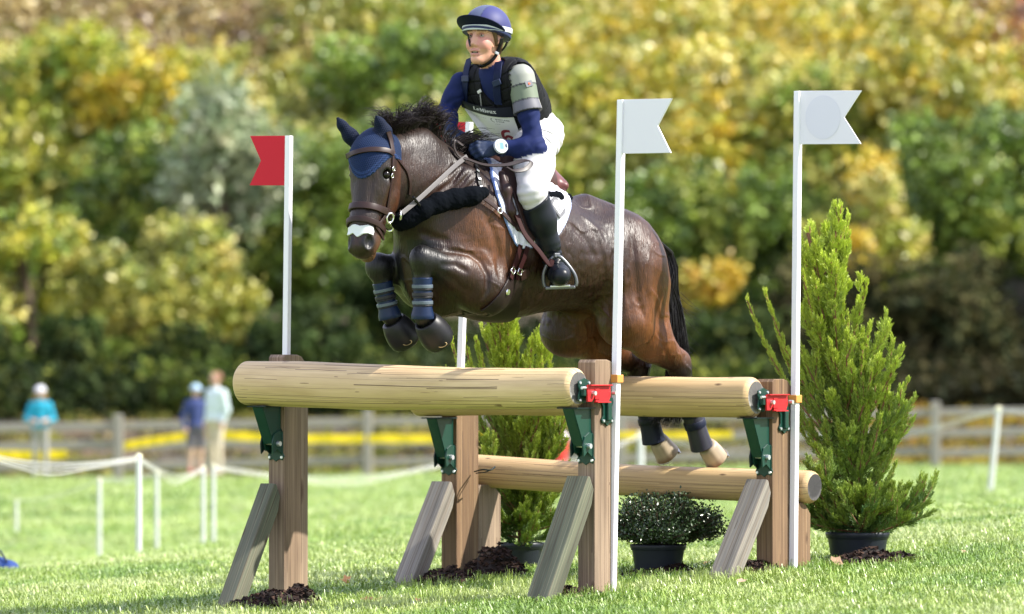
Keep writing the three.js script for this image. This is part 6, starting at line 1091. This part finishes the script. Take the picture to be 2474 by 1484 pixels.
  const clothF = (x, y, z) => {
    let a = torso.dist(x, y, z), b = arms.dist(x, y, z), c = breech.dist(x, y, z), h = head.dist(x, y, z);
    if (b < 0.03) { // sleeve folds, running round the arm
      const q = V(x, y, z), el = Math.min(q.distanceTo(elL), q.distanceTo(elR)); b -= (0.0035 + 0.004 * Math.exp(-((el / 0.09) ** 2))) * (Math.sin((x * 0.5 + y * 1.0 + z * 0.3) * 120 + 12 * fbm(x * 9, y * 9, z * 9, 2)) * 0.35 + (fbm(x * 22, y * 22, z * 22, 2) - 0.5) * 1.4);
    }
    if (c < 0.03) { const q = sstep(2.26, 2.1, y); { const hv = V(x - legsR[0].knee.x, y - legsR[0].knee.y, z - legsR[0].knee.z).length(), hp_ = Math.hypot(x + 0.05, y - 2.22); c -= 0.0035 * Math.exp(-((hp_ / 0.16) ** 2)) * Math.sin(Math.atan2(y - 2.30, x - 0.06) * 26 + 3 * fbm(x * 10, y * 10, z * 10, 2)) + 0.003 * Math.exp(-((hv / 0.12) ** 2)) * Math.sin(y * 130 + x * 70 + 4 * fbm(x * 12, y * 12, z * 12, 2)); } c -= 0.003 * (fbm(x * 16, y * 28, z * 16, 2) - 0.5) * 2 + 0.003 * (1 - q) * Math.sin((x * 0.4 - y) * 110 + 5 * fbm(x * 9, y * 9, z * 9, 2)); }
    return smin(smin(smin(a, b, 0.05), c, 0.03), h, 0.012);
  };
  const bodyC = (x, y, z) => { const a = Math.min(torso.dist(x, y, z), arms.dist(x, y, z)), c = breech.dist(x, y, z), h = head.dist(x, y, z); if (h < a && h < c) { const q = V(x, y, z).sub(Hc), f = q.dot(Fx), u = q.dot(Ux), s = Math.abs(q.dot(Sx)); const n = fbm(x * 40, y * 40, z * 40); let k = [0.52, 0.27, 0.19]; if (f > 0.08 && u < -0.068 && u > -0.106 && s < 0.026) k = [0.44, 0.19, 0.15]; if (f > 0.078 && Math.abs(u + 0.087) < 0.004 && s < 0.02) k = [0.05, 0.02, 0.02]; if (f > 0.04 && Math.abs(u + 0.04) < 0.03 && s > 0.02) k = [0.50, 0.22, 0.17]; if (f > 0.06 && Math.abs(u - 0.024) < 0.006 && s > 0.014 && s < 0.056) k = [0.2, 0.1, 0.06]; return k.map((v) => v * (0.92 + 0.16 * n)); } return a < c ? [0.009, 0.016, 0.072] : [0.50, 0.49, 0.50]; };
  part('body', skin(clothF, [V(-0.5, 1.62, -0.6), V(0.6, 2.62, 0.5)], 0.0075, { color: bodyC, eps: 0.004 }), new THREE.MeshPhysicalMaterial({ vertexColors: true, roughness: 0.75, specularIntensity: 0.3 }), rider);
  part('head', skin((x, y, z) => Math.max(head.dist(x, y, z), 2.60 - y), [V(-0.1, 2.56, -0.25), V(0.5, 2.95, 0.2)], 0.0032, { color: bodyC, eps: 0.002 }), new THREE.MeshPhysicalMaterial({ vertexColors: true, roughness: 0.55, sheen: 0.1 }), rider);
  for (const s of [1, -1]) { const e = part('eye', new THREE.SphereGeometry(0.0112, 14, 10), M([0.30, 0.27, 0.26], 0.25), rider); e.position.copy(hx(0.0815, 0.0, 0.033 * s)); const ir = part('iris', new THREE.SphereGeometry(0.0058, 10, 8), M([0.05, 0.03, 0.02], 0.15), e); ir.position.copy(Fx.clone().multiplyScalar(0.0072).addScaledVector(Sx, 0.0025)); const lid = new THREE.SphereGeometry(0.0124, 14, 6, 0, 6.3, 0, 1.25), lm = part('eyelid', lid, M([0.36, 0.18, 0.13], 0.6), e); lm.quaternion.setFromUnitVectors(V(0, 1, 0), Ux.clone().addScaledVector(Fx, 0.55).normalize()); }
  part('teeth', new RoundedBoxGeometry(0.022, 0.005, 0.01, 1, 0.002), M([0.7, 0.66, 0.58], 0.4), rider).position.copy(hx(0.086, -0.084, 0)); rider.children[rider.children.length - 1].quaternion.setFromRotationMatrix(new THREE.Matrix4().makeBasis(Sx, Ux, Sx.clone().cross(Ux)));
  { const hr = new Body(); for (const s of [1, -1]) hr.limb(hx(0.03, 0.02, 0.07 * s), hx(-0.0, -0.035, 0.072 * s), 0.014, 0.01, 0.01).limb(hx(-0.03, 0.0, 0.066 * s), hx(-0.06, -0.06, 0.04 * s), 0.022, 0.02, 0.02); hr.limb(hx(-0.07, 0, 0), hx(-0.075, -0.06, 0), 0.03, 0.025, 0.02); part('hair', skin((x, y, z) => hr.dist(x, y, z) + 0.003 * (fbm(x * 90, y * 20, z * 90, 2) - 0.5), [V(-0.1, 2.6, -0.25), V(0.5, 2.9, 0.2)], 0.004), M([0.10, 0.06, 0.03], 0.6), rider); }
  // boots
  { const cutTop = (x, y, z) => { let d = -1; for (const l of legsR) if ((z < 0) === (l.knee.z < 0)) { const q = V(x, y, z).sub(l.knee.clone().lerp(l.ank, 0.13)), ax = l.knee.clone().sub(l.ank).normalize().add(V(0.35, 0, 0.12 * Math.sign(-l.knee.z))).normalize(); d = q.dot(ax); } return d; };
    const bootM = M([0.006, 0.008, 0.012], 0.36, { specularIntensity: 0.45 });
    for (const sd of [1, -1]) part('boot', skin((x, y, z) => { const b = bootB.dist(x, y, z); if (b > 0.1) return b; let w = 0; for (const l of legsR) { const t = V(x, y, z).distanceTo(l.ank); w += 0.005 * Math.exp(-((t / 0.07) ** 2)) * Math.sin(y * 190 + x * 60); } return Math.max(b - w, cutTop(x, y, z)); }, [V(-0.4, 1.45, sd > 0 ? -0.62 : 0.05), V(0.5, 2.05, sd > 0 ? -0.05 : 0.62)], 0.0065, { eps: 0.004 }), bootM, rider);
    for (const l of legsR) { const s = l.toe.clone().sub(l.heel), g = new THREE.BoxGeometry(0.055, 0.03, 0.05), m = part('boot_heel', new RoundedBoxGeometry(0.05, 0.035, 0.055, 2, 0.008), M([0.01, 0.01, 0.01], 0.5), rider); m.position.copy(l.heel).add(V(0, -0.05, 0)); } }
  // body protector
  const vestBody = new Body(); vestBody.egg(tb(0, TL * 0.64, 0.0), [0.19, 0.2, 0.128], 0.06, TB).egg(tb(0, TL * 0.34, -0.005), [0.152, 0.17, 0.125], 0.08, TB).egg(tb(0, TL * 0.9, -0.025), [0.2, 0.065, 0.09], 0.06, TB).egg(tb(0, TL * 0.45, -0.09), [0.12, 0.2, 0.05], 0.05, TB).egg(tb(-0.165, TL * 0.78, 0.0), [0.06, 0.12, 0.09], 0.05, TB).egg(tb(0.15, TL * 0.78, 0.0), [0.06, 0.12, 0.09], 0.05, TB);
  for (const s of [1, -1]) vestBody.limb(tb(0.10 * s, TL * 0.98, 0.02), tb(0.115 * s, TL * 0.92, -0.06), 0.035, 0.035, 0.05);
  const vestF = (x, y, z) => {
    let d = vestBody.dist(x, y, z); if (d > 0.08) return d;
    const q = V(x, y, z).sub(pel), s = q.dot(S_), t = q.dot(T_), f = q.dot(F_);
    // quilted blocks
    const bx = Math.abs((s / 0.055) % 1 + (s < 0 ? 1 : 0) - 0.5), by = Math.abs((t / 0.06) % 1 - 0.5); d -= 0.005 - 0.007 * Math.max(sstep(0.40, 0.5, bx), sstep(0.42, 0.5, by));
    d = Math.max(d, TL * 0.10 + 0.05 * (f > 0 ? 1 : 0) - t);                       // hem
    const armL = V(x, y, z).distanceTo(shL) - 0.078, armR = V(x, y, z).distanceTo(shR) - 0.046; d = Math.max(d, -armL * 0.9, -armR * 0.9);
    const neckHole = Math.hypot(s, (f - 0.02) * 0.9) - 0.072 ; if (t > TL * 0.8) d = Math.max(d, -neckHole);
    if (f > 0.02) d = Math.max(d, -(Math.max(Math.abs(s) - 0.058 * sstep(TL * 0.66, TL * 0.95, t) , TL * 0.66 - t)));  // v opening at the front
    return d;
  };
  part('body_protector', skin(vestF, [V(-0.4, 2.1, -0.4), V(0.55, 2.75, 0.4)], 0.006, { eps: 0.003 }), M([0.006, 0.0065, 0.008], 0.75, { specularIntensity: 0.35 }), rider);
  const vB = (x, y, z) => vestBody.dist(x, y, z) - 0.005, navy = M([0.006, 0.011, 0.04], 0.6, { specularIntensity: 0.3 }), vS = (pics, w, t = 0.008, off = 0.004) => strapOn(vB, pics, w, t, off);
  for (const pics of [[[1134, 142], [1128, 165], [1124, 200], [1123, 246]], [[1205, 150], [1202, 178], [1200, 210], [1204, 252]]]) {
    const st = part('shoulder_strap', vS(pics, 0.042), navy, rider);
    const [p, n] = onBody(vB, [pics[2].map((v, i) => (i ? v - 10 : v))], 0.012), m = part('strap_buckle', new RoundedBoxGeometry(0.05, 0.03, 0.01, 2, 0.003), M([0.012, 0.02, 0.055], 0.4), st); m.position.copy(p[0]); m.quaternion.setFromUnitVectors(V(0, 0, 1), n[0]);
  }
  part('zip', vS([[1160, 226], [1162, 245], [1164, 266]], 0.008, 0.004, 0.003), M([0.25, 0.25, 0.26], 0.4), rider);
  { const [p, n] = onBody(vB, [[1158, 221]], 0.006), m = part('collar_tab', new RoundedBoxGeometry(0.032, 0.016, 0.006, 1, 0.002), M([0.55, 0.55, 0.55], 0.5), rider); m.position.copy(p[0]); m.quaternion.setFromUnitVectors(V(0, 0, 1), n[0]); }
  // printed bib: a cloth that hangs over the chest
  const patch = (TL_, TR_, BR_, BL_, nu, nv, off, f) => { const P = [], U = [], I = []; for (let j = 0; j <= nv; j++) for (let i = 0; i <= nu; i++) { const u = i / nu, v = j / nv, px = lerp(lerp(TL_[0], TR_[0], u), lerp(BL_[0], BR_[0], u), v), py = lerp(lerp(TL_[1], TR_[1], u), lerp(BL_[1], BR_[1], u), v) + (TL_[2] ?? 0) * 4 * u * (1 - u) * (1 - v) + (BL_[2] ?? 0) * 4 * u * (1 - u) * v, q = hitNear(f, px, py, off); P.push(q.x, q.y, q.z); U.push(u, 1 - v); } for (let j = 0; j < nv; j++) for (let i = 0; i < nu; i++) { const a = j * (nu + 1) + i; I.push(a, a + nu + 1, a + 1, a + 1, a + nu + 1, a + nu + 2); } const n0 = P.length / 3, bk = []; for (let k = 0; k < n0; k++) { const q = V(P[k * 3], P[k * 3 + 1], P[k * 3 + 2]), g = grad(f, q); bk.push(q.x - g.x * 0.002, q.y - g.y * 0.002, q.z - g.z * 0.002); } const I2 = []; for (let t = 0; t < I.length; t += 3) I2.push(I[t] + n0, I[t + 2] + n0, I[t + 1] + n0); const g = new THREE.BufferGeometry(); g.setAttribute('position', new THREE.Float32BufferAttribute([...P, ...bk], 3)); g.setAttribute('uv', new THREE.Float32BufferAttribute([...U, ...U], 2)); g.setIndex([...I, ...I2]); g.computeVertexNormals(); return g; };
  const bibT = canvasTex(512, 512, (c, w, h) => {
    c.fillStyle = '#e4e4e6'; c.fillRect(0, 0, w, h); c.fillStyle = '#8d1f2d'; c.font = 'bold 330px sans-serif'; c.textAlign = 'center'; c.fillText('6', 330, 490);
    c.fillStyle = '#55585f'; c.font = 'bold 30px sans-serif'; c.textAlign = 'left'; c.fillText('MARYLAND', 285, 108); c.fillText('5 STAR', 285, 140); c.font = '15px sans-serif'; c.fillText('at fair hill', 255, 176); c.lineWidth = 7; c.strokeStyle = '#55585f'; c.beginPath(); c.moveTo(250, 85); c.quadraticCurveTo(215, 115, 262, 145); c.stroke();
    c.fillStyle = 'rgba(120,122,130,.55)'; for (let i = 0; i < 6; i++) c.fillRect(60 + i * 22, 70 + i * 5, 16, 5);
  });
  part('bib', patch([1122, 263, 0], [1240, 281, 0], [1266, 352, 0], [1188, 356, 0], 26, 16, 0.012, vB), new THREE.MeshPhysicalMaterial({ map: bibT, roughness: 0.7, transmission: 0.05 }), rider);
  const bandT = canvasTex(512, 96, (c, w, h) => { c.fillStyle = '#080d24'; c.fillRect(0, 0, w, h); c.fillStyle = '#e8e8ea'; c.font = 'bold 52px serif'; c.textAlign = 'center'; c.fillText('LeMieux', 235, 62); });
  part('chest_band', patch([1112, 240, 10], [1234, 258, 0], [1242, 283, 0], [1115, 258, 9], 26, 6, 0.016, vB), new THREE.MeshStandardMaterial({ map: bandT, roughness: 0.7 }), rider);
  // air cartridge cords at the back, black ring at the arm
  part('back_cord', merge([tube([hp(1305, 255, 0.05), hp(1318, 262, 0.05), hp(1330, 268, 0.04)], 0.004), tube([hp(1302, 268, 0.05), hp(1316, 278, 0.05), hp(1333, 284, 0.04)], 0.004), tube([hp(1304, 270, 0.05), hp(1314, 290, 0.05), hp(1320, 280, 0.05)], 0.003)]), M([0.02, 0.02, 0.025], 0.6), rider);
  { const c = hp(1297, 234, 0.16), g = new THREE.CylinderGeometry(0.032, 0.032, 0.02, 28); g.rotateX(Math.PI / 2); const m = part('back_pad', g, M([0.015, 0.016, 0.02], 0.5), rider); m.position.copy(c); m.quaternion.setFromUnitVectors(V(0, 0, 1), V(0.5, 0.1, -0.85).normalize()); }
  // grey medical arm band on the left upper arm
  { const A0 = shL.clone().lerp(elL, -0.12), A1 = shL.clone().lerp(elL, 0.50), ax = A1.clone().sub(A0), Ln = ax.length(); ax.normalize();
    const armF = (x, y, z) => { const b = arms.dist(x, y, z); if (b > 0.1) return b; const q = V(x, y, z).sub(A0), t = q.dot(ax); return Math.max(b - 0.014, t - Ln, -t - 0.02, 0.03 - q.dot(V(-0.05, 0, -1)) - 0.05); };
    const sd = V(0.7, 0, -0.7);
    part('arm_band', skin(armF, [V(-0.3, 2.2, -0.45), V(0.4, 2.7, -0.02)], 0.0055, { eps: 0.003, color: (x, y, z) => { const q = V(x, y, z).sub(A0), t = q.dot(ax) / Ln, s = q.dot(sd) ; if (t > 0.975) return [0.015, 0.015, 0.02]; if (t > 0.76) return s > 0.045 ? [0.09, 0.09, 0.11] : [0.24, 0.23, 0.20]; if (Math.abs(t - 0.745) < 0.018) return [0.015, 0.015, 0.02]; const fl = s > 0.01; if (Math.abs(t - (fl ? 0.40 : 0.62)) < 0.02 || (Math.abs(s - 0.01) < 0.004 && t > 0.40 && t < 0.62)) return [0.015, 0.015, 0.02]; if (t > (fl ? 0.40 : 0.62)) return [0.12, 0.15, 0.10]; return [0.22, 0.23, 0.20]; } }), new THREE.MeshStandardMaterial({ vertexColors: true, roughness: 0.6 }), rider);
    const lab = hitNear((x, y, z) => arms.dist(x, y, z) - 0.014, 1278, 202, 0.002), m = part('arm_label', new RoundedBoxGeometry(0.03, 0.04, 0.004, 1, 0.001), M([0.16, 0.16, 0.18], 0.6), rider); m.position.copy(lab); m.quaternion.setFromUnitVectors(V(0, 0, 1), grad((x, y, z) => arms.dist(x, y, z), lab)); const d2 = part('label_dot', new THREE.CylinderGeometry(0.006, 0.006, 0.003, 12), M([0.6, 0.12, 0.06], 0.6), m); d2.rotation.x = Math.PI / 2; d2.position.z = 0.003; }
  // gloves: palm, four curled fingers, thumb
  const glove = (wr, tip, back, name) => {
    const X_ = tip.clone().sub(wr).normalize(), Y_ = back.clone().addScaledVector(X_, -back.dot(X_)).normalize(), Z_ = X_.clone().cross(Y_); if (Z_.y < 0) Z_.negate(); const h = (x, y, z) => wr.clone().addScaledVector(X_, x).addScaledVector(Y_, y).addScaledVector(Z_, z), b = new Body();
    b.limb(h(-0.035, 0, 0), h(0.01, 0, 0), 0.037, 0.034, 0.02).egg(h(0.05, -0.004, 0), [0.05, 0.024, 0.045], 0.02, [X_, Y_, Z_]);
    [[0.034, 0.086, 1], [0.012, 0.092, 1.08], [-0.011, 0.088, 1], [-0.032, 0.078, 0.82]].forEach(([z, x, l]) => { const k = h(x, 0.004, z), p1 = h(x + 0.028 * l, -0.018, z * 0.95), p2 = h(x + 0.016 * l, -0.046 * l, z * 0.9), p3 = h(x - 0.012, -0.05 * l, z * 0.88); b.chain([[h(0.05, 0, z * 0.85), 0.013], [k, 0.0125], [p1, 0.0108], [p2, 0.0098], [p3, 0.0088]], 0.008); });
    b.chain([[h(0.022, -0.012, 0.034), 0.016], [h(0.055, -0.03, 0.052), 0.0125], [h(0.085, -0.042, 0.044), 0.0105]], 0.012);
    part(name, skin((x, y, z) => b.dist(x, y, z), [wr.clone().add(V(-0.17, -0.17, -0.17)), wr.clone().add(V(0.17, 0.17, 0.17))], 0.0036, { eps: 0.002 }), M([0.010, 0.020, 0.052], 0.62), rider);
  };
  glove(wrL.clone().lerp(handL, 0.12), handL.clone().add(V(0, -0.005, 0)), V(0.2, 0.45, -0.9), 'glove');
  glove(wrR.clone(), handR.clone().add(V(0.02, -0.01, 0)), V(0.2, 0.7, 0.6), 'glove');
  // watch on the left wrist
  { const f = (x, y, z) => arms.dist(x, y, z), c = hitNear(f, 1209, 354, 0.006), nn = V(0.25, 0.25, -0.95).normalize(), w = new THREE.Group(); w.name = 'watch'; rider.add(w); w.position.copy(c).addScaledVector(nn, 0.006); w.quaternion.setFromUnitVectors(V(0, 0, 1), nn);
    const g = new THREE.CylinderGeometry(0.036, 0.038, 0.014, 36); g.rotateX(Math.PI / 2); part('watch_case', g, M([0.55, 0.58, 0.64], 0.4), w);
    const wt = canvasTex(128, 128, (c2) => { c2.fillStyle = '#b9c2ca'; c2.fillRect(0, 0, 128, 128); c2.fillStyle = '#6f94a8'; c2.beginPath(); c2.roundRect(26, 38, 76, 52, 10); c2.fill(); c2.fillStyle = '#3a4a5a'; c2.fillRect(44, 14, 40, 10); c2.fillRect(44, 104, 40, 10); c2.font = 'bold 30px monospace'; c2.fillStyle = '#557c90'; c2.textAlign = 'center'; c2.fillText('0000', 64, 75); });
    const d = new THREE.CircleGeometry(0.03, 32), fm = part('watch_face', d, new THREE.MeshStandardMaterial({ map: wt, roughness: 0.3 }), w); fm.position.z = 0.0085; const [p, n] = ringOn(f, elL.clone().lerp(wrL, 0.93), V(0, 1, 0), nn.clone().cross(V(0, 1, 0)).cross(V(0, 1, 0)).normalize(), 0.004, 28, 0.09); part('watch_strap', strap(p, n, 0.024, 0.006, true), M([0.012, 0.02, 0.05], 0.6), w.parent);
    const c3 = hitNear(f, 1084, 327, 0.004), b3 = new THREE.CylinderGeometry(0.016, 0.016, 0.005, 20); b3.rotateX(Math.PI / 2); const m3 = part('cuff_badge', b3, M([0.4, 0.45, 0.52], 0.5), rider); m3.position.copy(c3); m3.quaternion.setFromUnitVectors(V(0, 0, 1), grad(f, c3)); }
  // helmet
  const helm = new Body(); helm.egg(hx(-0.012, 0.045, 0), [0.135, 0.122, 0.114], 0, FB);
  const hmF = (x, y, z) => { const q = V(x, y, z).sub(Hc), f = q.dot(Fx), u = q.dot(Ux); return Math.max(helm.dist(x, y, z), (0.004 + 0.16 * (f + 0.05) * (f > -0.05 ? 1 : 0.55)) - u); };
  part('helmet', skin(hmF, [V(-0.2, 2.6, -0.35), V(0.5, 3.05, 0.3)], 0.0042, { eps: 0.003, color: (x, y, z) => { const q = V(x, y, z).sub(Hc), s = Math.abs(q.dot(Sx)), f = q.dot(Fx), u = q.dot(Ux); if (s < 0.036 && f > -0.04 && u > 0.05) return Math.abs(s - 0.036) < 0.0025 ? [0.02, 0.025, 0.06] : [0.07, 0.085, 0.14]; return [0.038, 0.042, 0.135]; } }), new THREE.MeshPhysicalMaterial({ vertexColors: true, roughness: 0.55, sheen: 0.35, sheenColor: new THREE.Color(0.5, 0.5, 0.8), sheenRoughness: 0.5, specularIntensity: 0.5 }), rider);
  const helmD = (x, y, z) => helm.dist(x, y, z);
  { const c = hx(-0.012, 0.040, 0), e1 = Fx.clone().addScaledVector(Ux, -0.03).normalize(), [p, n] = ringOn(helmD, c, e1, Sx, 0.003, 48, 0.3); part('helmet_band', strap(p, n, 0.026, 0.007, true), M([0.42, 0.46, 0.48], 0.5), rider); const [p2, n2] = ringOn(helmD, hx(-0.012, 0.020, 0), e1.clone().addScaledVector(Ux, 0.16).normalize(), Sx, 0.002, 48, 0.3); part('helmet_rim', strap(p2, n2, 0.014, 0.010, true), M([0.02, 0.028, 0.085], 0.55), rider); }
  { // peak: curved blade standing out and up from the brow
    const P = [], I = [], n = 24; for (let i = 0; i <= n; i++) { const a = lerp(-1.42, 1.42, i / n), cs = Math.cos(a), bs = hx(-0.012 + 0.134 * cs, 0.05 - 0.034 * (1 - cs), 0.114 * Math.sin(a)), out = Fx.clone().multiplyScalar(cs).addScaledVector(Sx, Math.sin(a) * 0.75), w = 0.056 * Math.pow(Math.max(cs, 0), 0.75), md = bs.clone().addScaledVector(out, w * 0.55).addScaledVector(Ux, w * 0.42), e = bs.clone().addScaledVector(out, w).addScaledVector(Ux, w * 0.62); for (const q of [bs, md, e]) P.push(q.x, q.y, q.z); for (const q of [e, md, bs]) { const d = q.clone().addScaledVector(Ux, 0.006); P.push(d.x, d.y, d.z); } }
    for (let i = 0; i < n; i++) for (let j = 0; j < 6; j++) { const a = i * 6 + j, b = i * 6 + (j + 1) % 6; I.push(a, a + 6, b, b, a + 6, b + 6); }
    const g = new THREE.BufferGeometry(); g.setAttribute('position', new THREE.Float32BufferAttribute(P, 3)); g.setIndex(I); g.computeVertexNormals(); part('peak', g, M([0.006, 0.009, 0.03], 0.7, { side: THREE.DoubleSide, specularIntensity: 0.25 }), rider); }
  { const F2 = (x, y, z) => Math.min(head.dist(x, y, z), helm.dist(x, y, z)), sb = M([0.008, 0.008, 0.010], 0.6);
    part('chin_strap', strapOn(F2, [[1213, 92], [1208, 108], [1203, 122], [1198, 134], [1188, 146], [1174, 156], [1160, 160], [1150, 156]], 0.02, 0.008, 0.004), sb, rider);
    part('back_strap', strapOn(F2, [[1226, 100], [1219, 114], [1210, 124], [1200, 131]], 0.018, 0.008, 0.006), sb, rider); part('side_strap', strapOn(F2, [[1131, 82], [1133, 96], [1136, 112]], 0.012, 0.006, 0.004), sb, rider);
    const c = hitNear(F2, 1200, 128, 0.012), m = part('strap_clip', new RoundedBoxGeometry(0.014, 0.03, 0.01, 2, 0.003), M([0.35, 0.38, 0.42], 0.4), rider); m.position.copy(c); m.quaternion.setFromUnitVectors(V(0, 0, 1), grad(F2, c)); }
}
renderer.render(scene, camera);
